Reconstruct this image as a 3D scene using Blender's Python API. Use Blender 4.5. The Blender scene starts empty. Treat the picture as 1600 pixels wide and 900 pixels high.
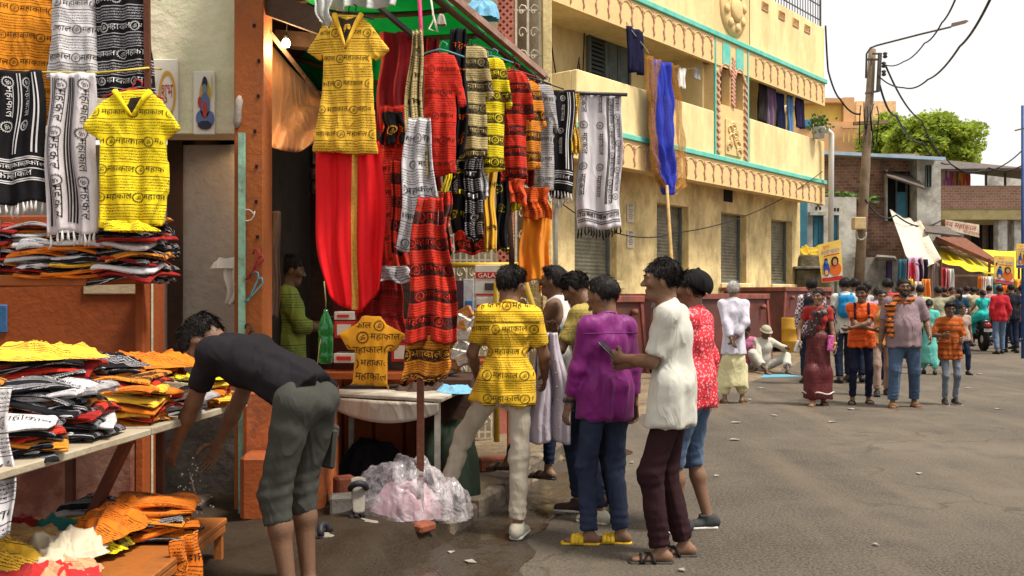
import bpy, bmesh, math, random
import numpy as np
from mathutils import Vector, Matrix
from mathutils.bvhtree import BVHTree
R = math.radians
sc = bpy.context.scene
COL = sc.collection
random.seed(7)
rng = np.random.default_rng(11)

# ---------------------------------------------------------------- camera, sky, sun, exposure
F, H0, HZ = 1500.0, 1.42, 462.0          # focal length in photo pixels, eye height, horizon row
cam = bpy.data.cameras.new('camera'); camo = bpy.data.objects.new('camera', cam); COL.objects.link(camo)
cam.sensor_width = 36; cam.lens = F / 1600 * 36; cam.shift_y = (HZ - 450) / 1600
cam.clip_start = .05; cam.clip_end = 3000
camo.location = (0, 0, H0); camo.rotation_euler = (R(90), 0, 0); sc.camera = camo
SUN_EL, SUN_AZ = R(63), R(116)           # azimuth clockwise from +Y (the view direction)
wd = bpy.data.worlds.new('World'); sc.world = wd; wd.use_nodes = True
wn, wl = wd.node_tree.nodes, wd.node_tree.links
sky = wn.new('ShaderNodeTexSky'); sky.sky_type = 'NISHITA'; sky.sun_disc = False
sky.sun_elevation = SUN_EL; sky.sun_rotation = SUN_AZ; sky.dust_density = 6; sky.air_density = 1.4; sky.ozone_density = 1
hs = wn.new('ShaderNodeHueSaturation'); hs.inputs['Saturation'].default_value = .25
cl = wn.new('ShaderNodeMixRGB'); cl.inputs[0].default_value = .72; cl.inputs[2].default_value = (12.6, 12.5, 12.3, 1)   # even cloud cover
wl.new(sky.outputs[0], hs.inputs['Color']); wl.new(hs.outputs[0], cl.inputs[1]); wl.new(cl.outputs[0], wn['Background'].inputs[0])
wn['Background'].inputs[1].default_value = .078
sl = bpy.data.lights.new('sun', 'SUN'); sl.energy = 4.2; sl.angle = R(12); sl.color = (1, .94, .84)
so = bpy.data.objects.new('sun', sl); COL.objects.link(so)
sd = Vector((math.sin(SUN_AZ) * math.cos(SUN_EL), math.cos(SUN_AZ) * math.cos(SUN_EL), math.sin(SUN_EL)))
so.rotation_euler = sd.to_track_quat('Z', 'Y').to_euler(); so.location = (0, 0, 20)
vs = sc.view_settings; vs.view_transform = 'Standard'; vs.look = 'None'; vs.exposure = .42; vs.gamma = 1; vs.use_curve_mapping = False
sc.render.engine = 'CYCLES'
sc.cycles.max_bounces = 6; sc.cycles.diffuse_bounces = 2; sc.cycles.glossy_bounces = 3; sc.cycles.transparent_max_bounces = 10; sc.cycles.transmission_bounces = 5
try:
    sc.cycles.use_denoising = True
except Exception: pass

def P(px, py, Y): return Vector(((px - 800) / F * Y, Y, H0 + (HZ - py) / F * Y))
def G(px, py, z=0.0):
    Y = (H0 - z) * F / (py - HZ); return Vector(((px - 800) / F * Y, Y, z))
def lin(*c):                              # sRGB 0..255 to linear
    return tuple(((v / 255) / 12.92 if v <= 10 else (((v / 255) + .055) / 1.055) ** 2.4) for v in c)

# ---------------------------------------------------------------- materials
MC = {}
def nd(nt, t, **kw):
    n = nt.nodes.new(t)
    for k, v in kw.items():
        if k.startswith('i_'): n.inputs[k[2:].replace('_', ' ')].default_value = v
        else: setattr(n, k, v)
    return n
def math_(nt, op, a, b=None, c=None):
    n = nt.nodes.new('ShaderNodeMath'); n.operation = op
    for i, v in enumerate((a, b, c)):
        if v is None: continue
        if isinstance(v, (int, float)): n.inputs[i].default_value = v
        else: nt.links.new(v, n.inputs[i])
    return n.outputs[0]
def mixc(nt, f, a, b, mode='MIX'):
    n = nt.nodes.new('ShaderNodeMixRGB'); n.blend_type = mode
    for i, v in enumerate((f, a, b)):
        if hasattr(v, 'node'): nt.links.new(v, n.inputs[i])
        elif isinstance(v, (int, float)): n.inputs[i].default_value = v
        else: n.inputs[i].default_value = (*v[:3], 1)
    return n.outputs[0]
def rampn(nt, f, stops, interp='LINEAR'):
    n = nt.nodes.new('ShaderNodeValToRGB'); cr = n.color_ramp; cr.interpolation = interp
    while len(cr.elements) > 1: cr.elements.remove(cr.elements[-1])
    cr.elements[0].position = stops[0][0]; cr.elements[0].color = (*[stops[0][1]] * 3, 1) if isinstance(stops[0][1], (int, float)) else (*stops[0][1], 1)
    for p, v in stops[1:]:
        e = cr.elements.new(p); e.color = (*[v] * 3, 1) if isinstance(v, (int, float)) else (*v, 1)
    nt.links.new(f, n.inputs[0]); return n.outputs[0]
def noise(nt, vec, scale, detail=4, rough=.55):
    n = nt.nodes.new('ShaderNodeTexNoise'); n.inputs['Scale'].default_value = scale; n.inputs['Detail'].default_value = detail; n.inputs['Roughness'].default_value = rough
    nt.links.new(vec, n.inputs['Vector']); return n.outputs['Fac']
def newmat(key):
    m = bpy.data.materials.new(key); m.use_nodes = True; MC[key] = m
    nt = m.node_tree; return m, nt, nt.nodes['Principled BSDF']
def rcoord(nt, rnd=True, kind='Object'):
    tc = nt.nodes.new('ShaderNodeTexCoord'); o = tc.outputs[kind]
    if not rnd: return o
    oi = nt.nodes.new('ShaderNodeObjectInfo'); a = nt.nodes.new('ShaderNodeVectorMath'); a.operation = 'ADD'
    s = math_(nt, 'MULTIPLY', oi.outputs['Random'], 37.0); nt.links.new(o, a.inputs[0]); nt.links.new(s, a.inputs[1]); return a.outputs[0]
def bump(nt, b, h, dist, strength=1.0):
    n = nt.nodes.new('ShaderNodeBump'); n.inputs['Distance'].default_value = dist; n.inputs['Strength'].default_value = strength
    nt.links.new(h, n.inputs['Height']); nt.links.new(n.outputs[0], b.inputs['Normal'])
def M(key, col=(.5, .5, .5), rough=.8, var=.25, scale=6, bd=.004, bscale=40, spec=.25, metal=0, stain=None, samt=.5, sscale=3, alpha=1, trans=0, kind='Object', sheen=0, zs=1.):
    """plain surface: colour with uneven tone, optional stains of another colour, fine relief"""
    if key in MC: return MC[key]
    m, nt, b = newmat(key); v = rcoord(nt, True, kind)
    n1 = noise(nt, v, scale, 6, .65)
    c = mixc(nt, rampn(nt, n1, [(.3, 0.), (.7, 1.)]), tuple(x * (1 - var) for x in col), tuple(min(.95, x * (1 + var)) for x in col))
    if stain is not None:
        sv = v
        if zs != 1.: mz = nt.nodes.new('ShaderNodeMapping'); mz.inputs['Scale'].default_value = (1, 1, zs); nt.links.new(v, mz.inputs[0]); sv = mz.outputs[0]
        s = rampn(nt, noise(nt, sv, sscale, 8, .7), [(.5 - .12 * samt, 0.), (.62, 1.)])
        c = mixc(nt, math_(nt, 'MULTIPLY', s, samt), c, stain)
    nt.links.new(c, b.inputs['Base Color'])
    b.inputs['Roughness'].default_value = rough; b.inputs['Specular IOR Level'].default_value = spec; b.inputs['Metallic'].default_value = metal
    if sheen: b.inputs['Sheen Weight'].default_value = sheen
    if trans: b.inputs['Transmission Weight'].default_value = trans
    if alpha < 1: b.inputs['Alpha'].default_value = alpha
    if bd: bump(nt, b, noise(nt, v, bscale, 5, .6), bd)
    return m
def creases(nt, v, s=6.0, zs=.55):
    mp = nt.nodes.new('ShaderNodeMapping'); mp.inputs['Scale'].default_value = (1, 1, zs); nt.links.new(v, mp.inputs[0]); out = None
    for sc_, w, r in ((s * .5, 1., (.3, .2, .4)), (s * 1.25, .3, (.5, .3, 2.))):
        m2 = nt.nodes.new('ShaderNodeMapping'); m2.inputs['Rotation'].default_value = r; nt.links.new(mp.outputs[0], m2.inputs[0])
        n = nt.nodes.new('ShaderNodeTexNoise'); n.inputs['Scale'].default_value = sc_; n.inputs['Detail'].default_value = 2; n.inputs['Distortion'].default_value = 1.1; nt.links.new(m2.outputs[0], n.inputs['Vector'])
        q = math_(nt, 'ABSOLUTE', math_(nt, 'SUBTRACT', n.outputs['Fac'], .5)); q = math_(nt, 'POWER', math_(nt, 'SUBTRACT', 1., math_(nt, 'MINIMUM', math_(nt, 'MULTIPLY', q, 4.), 1.)), 1.25); q = math_(nt, 'MULTIPLY', q, w)
        out = q if out is None else math_(nt, 'ADD', out, q)
    return out
def CL(key, col, **k):                    # plain cloth: creases, weave, small tone changes
    if key in MC: return MC[key]
    m, nt, b = newmat(key); v = rcoord(nt); sc_ = k.get('crease', 9)
    n1 = noise(nt, v, 5, 4); var = k.get('var', .18)
    c = mixc(nt, n1, tuple(x * (1 - var) for x in col), tuple(min(.9, x * (1 + var)) for x in col))
    nt.links.new(c, b.inputs['Base Color']); b.inputs['Roughness'].default_value = k.get('rough', .85); b.inputs['Specular IOR Level'].default_value = k.get('spec', .2 if max(col) > .05 else .06)
    b.inputs['Sheen Weight'].default_value = k.get('sheen', .1 if max(col) > .12 else 0)
    h = math_(nt, 'ADD', creases(nt, v, k.get('cs', 6.), k.get('zs', .42)), math_(nt, 'MULTIPLY', noise(nt, v, 60, 3), .06))
    bump(nt, b, h, k.get('bd', .013))
    return m
def PR(key, base, ink, period=.145, bands=None, ramp_v=True, rough=.85, zone=0.0, fine=True):
    """printed cloth: rows of fine lettering and lines across the cloth (uv in metres); zone>0: word band in ink colour"""
    if key in MC: return MC[key]
    m, nt, b = newmat(key)
    uv = nt.nodes.new('ShaderNodeUVMap').outputs[0]; sx = nt.nodes.new('ShaderNodeSeparateXYZ'); nt.links.new(uv, sx.inputs[0])
    u, v = sx.outputs[0], sx.outputs[1]
    if not ramp_v: u, v = v, u
    t = math_(nt, 'FRACT', math_(nt, 'DIVIDE', v, period))
    z = .43
    line = [(0., 1. if zone else 0.), (z, 0.), (z + .02, 1.), (z + .045, 0.), (.57, 0.)]
    line += [(.92, 0.), (.955, 1.), (.985, 1. if zone else 0.)]
    ln = rampn(nt, t, line, 'CONSTANT')
    tx = rampn(nt, t, [(0., 0.), (.53, 1.), (.585, 0.), (.63, 1.), (.685, 0.), (.73, 1.), (.785, 0.), (.83, 1.), (.885, 0.)], 'CONSTANT')
    cx = nt.nodes.new('ShaderNodeCombineXYZ'); nt.links.new(u, cx.inputs[0]); nt.links.new(v, cx.inputs[1])
    sg = noise(nt, cx.outputs[0], 260, 1)
    gm = math_(nt, 'MULTIPLY', tx, math_(nt, 'GREATER_THAN', sg, .5))
    f = math_(nt, 'MAXIMUM', ln, gm) if fine else ln
    ov = rcoord(nt)
    f = math_(nt, 'MULTIPLY', f, rampn(nt, noise(nt, ov, 60, 3), [(.3, .75), (.6, 1.)]))
    n1 = noise(nt, ov, 5, 4)
    bc = mixc(nt, n1, tuple(x * .84 for x in base), tuple(min(.9, x * 1.14) for x in base))
    nt.links.new(mixc(nt, f, bc, ink), b.inputs['Base Color'])
    b.inputs['Roughness'].default_value = rough; b.inputs['Specular IOR Level'].default_value = .15 if max(base) > .05 else .06; b.inputs['Sheen Weight'].default_value = .05 if max(base) > .1 else 0
    bump(nt, b, math_(nt, 'ADD', creases(nt, ov, 6., .5), math_(nt, 'MULTIPLY', noise(nt, ov, 60, 3), .06)), .016)
    return m

# ---------------------------------------------------------------- objects
def tag(o, label=None, cat=None, group=None, kind=None):
    if label: o['label'] = label
    if cat: o['category'] = cat
    if group: o['group'] = group
    if kind: o['kind'] = kind
    return o
def thing(name, label, cat, loc=(0, 0, 0), rz=0.0, group=None, mw=None):
    o = bpy.data.objects.new(name, None); o.empty_display_size = .1; COL.objects.link(o)
    if mw is not None: o.matrix_world = mw
    else: o.location = loc; o.rotation_euler = (0, 0, rz)
    return tag(o, label, cat, group)
def setmat(me, mat):
    for x in (mat if isinstance(mat, (list, tuple)) else [mat]): me.materials.append(x)
def obj(name, me, parent=None, mw=None):
    o = bpy.data.objects.new(name, me); COL.objects.link(o)
    if mw is not None: o.matrix_world = mw
    if parent is not None: o.parent = parent
    return o
def mesh_np(name, V, Fc, mat, smooth=True, uv=None):
    """V (n,3), Fc (m,3|4) int array -> mesh"""
    me = bpy.data.meshes.new(name); V = np.asarray(V, np.float32); Fc = np.asarray(Fc, np.int32); k = Fc.shape[1]
    me.vertices.add(len(V)); me.vertices.foreach_set('co', V.ravel())
    me.loops.add(Fc.size); me.loops.foreach_set('vertex_index', Fc.ravel())
    me.polygons.add(len(Fc)); me.polygons.foreach_set('loop_start', np.arange(0, Fc.size, k, dtype=np.int32))
    if smooth: me.polygons.foreach_set('use_smooth', np.ones(len(Fc), bool))
    if uv is not None:
        l = me.uv_layers.new(name='UVMap'); l.data.foreach_set('uv', np.asarray(uv, np.float32)[Fc.ravel()].ravel())
    me.update(calc_edges=True); me.validate(); setmat(me, mat); return me
class MB:
    """collects simple shapes; build() links them as one mesh object"""
    def __init__(s): s.v = []; s.f = []; s.sm = []
    def raw(s, vs, fs, smooth=False):
        n = len(s.v); s.v += [tuple(v) for v in vs]; s.f += [tuple(i + n for i in f) for f in fs]; s.sm += [smooth] * len(fs); return s
    def box(s, a, b):
        x0, y0, z0 = a; x1, y1, z1 = b
        return s.raw([(x0, y0, z0), (x1, y0, z0), (x1, y1, z0), (x0, y1, z0), (x0, y0, z1), (x1, y0, z1), (x1, y1, z1), (x0, y1, z1)],
                     [(0, 3, 2, 1), (4, 5, 6, 7), (0, 1, 5, 4), (1, 2, 6, 5), (2, 3, 7, 6), (3, 0, 4, 7)])
    def obox(s, c, size, rot=None):
        m = rot or Matrix.Identity(3); h = Vector(size) / 2; c = Vector(c)
        pts = [c + m @ Vector((h.x * i, h.y * j, h.z * k)) for k in (-1, 1) for (i, j) in ((-1, -1), (1, -1), (1, 1), (-1, 1))]
        return s.raw(pts, [(0, 3, 2, 1), (4, 5, 6, 7), (0, 1, 5, 4), (1, 2, 6, 5), (2, 3, 7, 6), (3, 0, 4, 7)])
    def bar(s, a, b, w, d=None, up=(0, 0, 1)):
        a, b = Vector(a), Vector(b); z = (b - a).normalized(); u = Vector(up)
        if abs(z.dot(u)) > .97: u = Vector((0, 1, 0))
        x = u.cross(z).normalized(); y = z.cross(x); m = Matrix((x, y, z)).transposed()
        return s.obox((a + b) / 2, (w, d or w, (b - a).length), m)
    def tube(s, pts, r, n=8, cap=True):
        pts = [Vector(p) for p in pts]; k = len(pts); rs = r if isinstance(r, (list, tuple)) else [r] * k
        vs = []; px = None
        for i, p in enumerate(pts):
            z = (pts[min(i + 1, k - 1)] - pts[max(i - 1, 0)]).normalized()
            x = (px - z * px.dot(z)) if px is not None else z.orthogonal()
            x = x.normalized() if x.length > 1e-6 else z.orthogonal().normalized(); px = x; y = z.cross(x)
            vs += [p + (x * math.cos(2 * math.pi * j / n) + y * math.sin(2 * math.pi * j / n)) * rs[i] for j in range(n)]
        fs = [(i * n + j, i * n + (j + 1) % n, (i + 1) * n + (j + 1) % n, (i + 1) * n + j) for i in range(k - 1) for j in range(n)]
        if cap: fs += [tuple(range(n - 1, -1, -1)), tuple((k - 1) * n + j for j in range(n))]
        return s.raw(vs, fs, True)
    def prism(s, poly, vec):
        """planar polygon (3D points, ccw seen from -vec side) swept along vec"""
        n = len(poly); poly = [Vector(p) for p in poly]; vec = Vector(vec)
        return s.raw(poly + [p + vec for p in poly], [tuple(range(n - 1, -1, -1)), tuple(range(n, 2 * n))] + [(i, (i + 1) % n, n + (i + 1) % n, n + i) for i in range(n)])
    def lathe(s, c, prof, n=12, axis=None):
        m = axis or Matrix.Identity(3); c = Vector(c); k = len(prof)
        vs = [c + m @ Vector((r * math.cos(2 * math.pi * j / n), r * math.sin(2 * math.pi * j / n), z)) for r, z in prof for j in range(n)]
        fs = [(i * n + j, i * n + (j + 1) % n, (i + 1) * n + (j + 1) % n, (i + 1) * n + j) for i in range(k - 1) for j in range(n)]
        fs += [tuple(range(n - 1, -1, -1)), tuple((k - 1) * n + j for j in range(n))]
        return s.raw(vs, fs, True)
    def grid(s, fn, nu, nv, smooth=True):
        vs = [fn(i / nu, j / nv) for j in range(nv + 1) for i in range(nu + 1)]
        return s.raw(vs, [(j * (nu + 1) + i, j * (nu + 1) + i + 1, (j + 1) * (nu + 1) + i + 1, (j + 1) * (nu + 1) + i) for j in range(nv) for i in range(nu)], smooth)
    def mesh(s, name, mat, xf=None, bevel=0):
        me = bpy.data.meshes.new(name); me.from_pydata([xf @ Vector(v) for v in s.v] if xf is not None else s.v, [], s.f)
        me.polygons.foreach_set('use_smooth', s.sm); setmat(me, mat)
        bm = bmesh.new(); bm.from_mesh(me); bmesh.ops.recalc_face_normals(bm, faces=bm.faces)
        if bevel: bmesh.ops.bevel(bm, geom=[e for e in bm.edges if e.is_manifold and e.calc_face_angle(0) > .6], offset=bevel, segments=1, affect='EDGES', clamp_overlap=True)
        bm.to_mesh(me); bm.free(); me.update(); return me
    def build(s, name, mat, parent=None, xf=None, bevel=0, mw=None):
        return obj(name, s.mesh(name, mat, xf, bevel), parent, mw)
def sheet(name, fn, nu, nv, mat, parent=None, th=.006, uvs=(1, 1), mw=None):
    """cloth sheet of real thickness from a point function fn(u,v), u,v in 0..1; uv in metres"""
    u, v = np.meshgrid(np.linspace(0, 1, nu + 1), np.linspace(0, 1, nv + 1))
    Pn = np.stack(fn(u, v), -1); du = np.gradient(Pn, axis=1); dv = np.gradient(Pn, axis=0)
    N = np.cross(du, dv); N /= np.linalg.norm(N, axis=-1, keepdims=True) + 1e-9
    A = (Pn + N * th / 2).reshape(-1, 3); B = (Pn - N * th / 2).reshape(-1, 3); n = len(A)
    i, j = np.meshgrid(np.arange(nu), np.arange(nv)); a = (j * (nu + 1) + i).ravel(); q = np.stack([a, a + 1, a + nu + 2, a + nu + 1], 1)
    rim = list(range(nu + 1)) + [(r + 1) * (nu + 1) - 1 for r in range(1, nv + 1)] + [nv * (nu + 1) + c for c in range(nu - 1, -1, -1)] + [r * (nu + 1) for r in range(nv - 1, 0, -1)]
    rim = np.array(rim); r2 = np.roll(rim, -1)
    Fc = np.concatenate([q, q[:, ::-1] + n, np.stack([rim, rim + n, r2 + n, r2], 1)])
    uv = np.stack([u * uvs[0], v * uvs[1]], -1).reshape(-1, 2)
    return obj(name, mesh_np(name, np.concatenate([A, B]), Fc, mat, True, np.concatenate([uv, uv])), parent, mw)
def copy_tree(o, parent=None):
    c = o.copy(); COL.objects.link(c); c.parent = parent
    for ch in o.children: copy_tree(ch, c)
    return c

# ---------------------------------------------------------------- implicit surfaces
def snet(f, lo, h):
    nx, ny, nz = f.shape; s = f < 0
    cnt = np.zeros((nx - 1, ny - 1, nz - 1), np.int8)
    for i in (0, 1):
        for j in (0, 1):
            for k in (0, 1): cnt += s[i:nx - 1 + i, j:ny - 1 + j, k:nz - 1 + k]
    act = (cnt > 0) & (cnt < 8); ii, jj, kk = np.nonzero(act); n = len(ii)
    idx = -np.ones(act.shape, np.int32); idx[act] = np.arange(n)
    acc = np.zeros((n, 3)); num = np.zeros(n)
    cs = [(i, j, k) for i in (0, 1) for j in (0, 1) for k in (0, 1)]
    fv = {c: f[ii + c[0], jj + c[1], kk + c[2]] for c in cs}
    for a in cs:
        for ax in range(3):
            if a[ax]: continue
            b = tuple(1 if q == ax else a[q] for q in range(3)); fa, fb = fv[a], fv[b]; m = (fa < 0) != (fb < 0)
            t = fa[m] / (fa[m] - fb[m]); p = np.tile(np.array(a, float), (len(t), 1)); p[:, ax] = t; acc[m] += p; num[m] += 1
    V = (acc / num[:, None] + np.stack([ii, jj, kk], 1)) * h + np.asarray(lo)
    Q = []
    for ax in range(3):
        o1, o2 = [(1, 2), (2, 0), (0, 1)][ax]
        sl0 = [slice(1, -1)] * 3; sl1 = [slice(1, -1)] * 3; sl0[ax] = slice(0, -1); sl1[ax] = slice(1, None)
        e = s[tuple(sl0)] != s[tuple(sl1)]; w = np.stack(np.nonzero(e), 1)
        if not len(w): continue
        w[:, o1] += 1; w[:, o2] += 1
        def cell(d1, d2):
            c = w.copy(); c[:, o1] -= d1; c[:, o2] -= d2; return idx[c[:, 0], c[:, 1], c[:, 2]]
        q = np.stack([cell(1, 1), cell(0, 1), cell(0, 0), cell(1, 0)], 1)
        ins = s[w[:, 0], w[:, 1], w[:, 2]]; q[~ins] = q[~ins][:, ::-1]; Q.append(q)
    Q = np.concatenate(Q); return V, Q[(Q >= 0).all(1)]
class Field:
    def __init__(s, lo, hi, h):
        s.h = h; s.lo = np.asarray(lo, float) - 2 * h; s.n = np.ceil((np.asarray(hi, float) + 2 * h - s.lo) / h).astype(int) + 1
        s.f = np.full(s.n, .5, np.float32)
    def sub(s, a, b):
        i0 = np.clip(np.floor((a - s.lo) / s.h).astype(int), 0, s.n); i1 = np.clip(np.ceil((b - s.lo) / s.h).astype(int) + 1, 0, s.n)
        if (i1 <= i0).any(): return None
        ax = [s.lo[k] + s.h * np.arange(i0[k], i1[k]) for k in range(3)]
        return tuple(slice(i0[k], i1[k]) for k in range(3)), (ax[0][:, None, None], ax[1][None, :, None], ax[2][None, None, :])
    def seg(s, a, b, ra, rb=None, side=None, k=.03, cut=None, cut2=None, mode='add'):
        """tapered, optionally elliptical capsule; ra/rb = r or (r_side, r_front); cut=(point, dir) keeps dot<0"""
        a = np.asarray(a, float); b = np.asarray(b, float); rb = ra if rb is None else rb
        ra = ra if isinstance(ra, tuple) else (ra, ra); rb = rb if isinstance(rb, tuple) else (rb, rb)
        m = max(*ra, *rb) + k + 2.5 * s.h; r = s.sub(np.minimum(a, b) - m, np.maximum(a, b) + m)
        if r is None: return s
        sl, (X, Y, Z) = r; ab = b - a; L2 = max(ab @ ab, 1e-12)
        t = np.clip(((X - a[0]) * ab[0] + (Y - a[1]) * ab[1] + (Z - a[2]) * ab[2]) / L2, 0, 1)
        qx, qy, qz = X - a[0] - t * ab[0], Y - a[1] - t * ab[1], Z - a[2] - t * ab[2]
        if ra[0] == ra[1] and rb[0] == rb[1]:
            d = np.sqrt(qx * qx + qy * qy + qz * qz) - (ra[0] + t * (rb[0] - ra[0]))
        else:
            sd_ = np.asarray(side if side is not None else (1, 0, 0), float); sd_ = sd_ / np.linalg.norm(sd_)
            rx = ra[0] + t * (rb[0] - ra[0]); ry = ra[1] + t * (rb[1] - ra[1])
            u = qx * sd_[0] + qy * sd_[1] + qz * sd_[2]; q2 = np.maximum(qx * qx + qy * qy + qz * qz - u * u, 0)
            d = (np.sqrt((u / rx) ** 2 + q2 / ry ** 2) - 1) * np.minimum(rx, ry)
        for c in (cut, cut2):
            if c is not None:
                p, n = np.asarray(c[0], float), np.asarray(c[1], float); n = n / np.linalg.norm(n)
                d = np.maximum(d, (X - p[0]) * n[0] + (Y - p[1]) * n[1] + (Z - p[2]) * n[2])
        return s.put(sl, d, k, mode)
    def put(s, sl, d, k, mode='add'):
        c = s.f[sl]
        if mode == 'sub': d = -d; h = np.maximum(k - np.abs(c - d), 0) / k; s.f[sl] = np.maximum(c, d) + h * h * k / 4
        else: h = np.maximum(k - np.abs(c - d), 0) / k; s.f[sl] = np.minimum(c, d) - h * h * k / 4
        return s
    def ell(s, c, r, k=.02, mode='add', rot=None):
        c = np.asarray(c, float); m = max(r) + k + 2.5 * s.h; q = s.sub(c - m, c + m)
        if q is None: return s
        sl, (X, Y, Z) = q; X, Y, Z = X - c[0], Y - c[1], Z - c[2]
        if rot is not None: X, Y, Z = [rot[0][i] * X + rot[1][i] * Y + rot[2][i] * Z for i in range(3)]
        return s.put(sl, (np.sqrt((X / r[0]) ** 2 + (Y / r[1]) ** 2 + (Z / r[2]) ** 2) - 1) * min(r), k, mode)
    def xyz(s): return (s.lo[0] + s.h * np.arange(s.n[0]))[:, None, None], (s.lo[1] + s.h * np.arange(s.n[1]))[None, :, None], (s.lo[2] + s.h * np.arange(s.n[2]))[None, None, :]
    def wav(s, amp, lam, seed, stretch=(1, 1, .45)):
        r = np.random.default_rng(seed); X, Y, Z = s.xyz(); w = 0
        for _ in range(4):
            d = r.normal(size=3) * np.array(stretch); d *= 2 * math.pi / lam / np.linalg.norm(d) * r.uniform(.6, 1.5); e = r.normal(size=3) * 6
            w = w + np.sin(d[0] * X + d[1] * Y + d[2] * Z + 1.6 * np.sin(e[0] * X + e[1] * Y + e[2] * Z + r.uniform(0, 6)) + r.uniform(0, 6))
        s.f += (amp * .5 * w).astype(np.float32); return s
    def mesh(s): return snet(s.f, s.lo, s.h)
# ---------------------------------------------------------------- lettering
TC = {}
def tmpl(s):
    """flat triangle template of a piece of lettering, 1 unit = 1 em, centred"""
    if s in TC: return TC[s]
    if s == '(om)':
        v, t = tmpl('ॐ'); v = v * .62; n = 18; V = [v]; T = [t]; o = len(v)
        a = np.arange(n) * 2 * math.pi / n
        for r0, r1 in ((.43, .5),):
            V += [np.stack([np.cos(a), np.sin(a)], 1) * r0, np.stack([np.cos(a), np.sin(a)], 1) * r1]
            i = np.arange(n); j = (i + 1) % n
            T += [np.stack([o + i, o + n + i, o + n + j], 1), np.stack([o + i, o + n + j, o + j], 1)]; o += 2 * n
        for k in range(n):                       # petals round the ring
            c = a[k] + math.pi / n; d = .11
            V.append(np.array([[math.cos(c - d) * .52, math.sin(c - d) * .52], [math.cos(c + d) * .52, math.sin(c + d) * .52], [math.cos(c) * .6, math.sin(c) * .6]])); T.append(np.array([[o, o + 1, o + 2]])); o += 3
        TC[s] = (np.concatenate(V), np.concatenate(T)); return TC[s]
    c = bpy.data.curves.new('t', 'FONT'); c.body = s; c.resolution_u = 2; o = bpy.data.objects.new('t', c); COL.objects.link(o)
    m = bpy.data.meshes.new_from_object(o.evaluated_get(bpy.context.evaluated_depsgraph_get()))
    m.calc_loop_triangles(); v = np.array([x.co[:2] for x in m.vertices]); t = np.array([l.vertices[:] for l in m.loop_triangles])
    bpy.data.objects.remove(o); bpy.data.curves.remove(c); bpy.data.meshes.remove(m)
    v = v - (v.max(0) + v.min(0)) / 2; TC[s] = (v, t); return TC[s]
def decal(items, mapper, mat, parent, name='print', mw=None, squash=1.0):
    """items (text, u, v, size, rot) laid on a surface by mapper(u,v)->(xyz, ok); joined: too small to pick apart"""
    V = []; T = []; n = 0
    for s, cu, cv, sz, rot in items:
        v, t = tmpl(s) if isinstance(s, str) else s
        c, q = math.cos(rot), math.sin(rot); u = cu + sz * (v[:, 0] * c - v[:, 1] * q) * squash; w = cv + sz * (v[:, 0] * q + v[:, 1] * c)
        p, ok = mapper(u, w); t = t[ok[t].all(1)]
        if len(t): V.append(p); T.append(t + n); n += len(p)
    if not V: return None
    o = obj(name, mesh_np(name, np.concatenate(V), np.concatenate(T), mat, False), parent, mw)
    return tag(o, kind='stuff')
QUAD = (np.array([[-.5, -.5], [.5, -.5], [.5, .5], [-.5, .5]]), np.array([[0, 1, 2], [0, 2, 3]]))
def strip(n=24):                              # unit strip cut into n pieces so that it follows folds
    v = np.array([[i / n - .5, s] for i in range(n + 1) for s in (-.5, .5)]); t = []
    for i in range(n): a = 2 * i; t += [[a, a + 2, a + 3], [a, a + 3, a + 1]]
    return v, np.array(t)
WORD = 'महाकाल'
def rows(u0, u1, v0, v1, period=.145, size=.05, step=.115, seed=0, word=WORD):
    r = random.Random(seed); it = []; k0 = math.floor(v0 / period); k = k0
    while k * period < v1:
        cv = k * period + period * .21 + r.uniform(-.004, .004); u = u0 + r.uniform(0, step); i = r.randint(0, 1)
        while u < u1:
            if i % 2: it.append((word, u, cv, size * r.uniform(.88, 1.05), r.uniform(-.05, .05))); u += size * 2.15
            else: it.append(('(om)', u, cv, size * r.uniform(.95, 1.15), r.uniform(-.2, .2))); u += size * 2.15
            i += 1
        k += 1
    return it
def poly_sdf(poly, X, Z):
    d = np.full(np.broadcast(X, Z).shape, 1e9); s = np.ones(d.shape); n = len(poly); j = n - 1
    for i in range(n):
        (ax, az), (bx_, bz) = poly[i], poly[j]; ex, ez = bx_ - ax, bz - az; wx, wz = X - ax, Z - az
        t = np.clip((wx * ex + wz * ez) / (ex * ex + ez * ez + 1e-12), 0, 1); d = np.minimum(d, (wx - ex * t) ** 2 + (wz - ez * t) ** 2)
        c1 = Z >= az; c2 = Z < bz; c3 = ex * wz > ez * wx; a = (c1 & c2 & c3) | (~c1 & ~c2 & ~c3); s = np.where(a, -s, s); j = i
    return s * np.sqrt(d)

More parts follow.
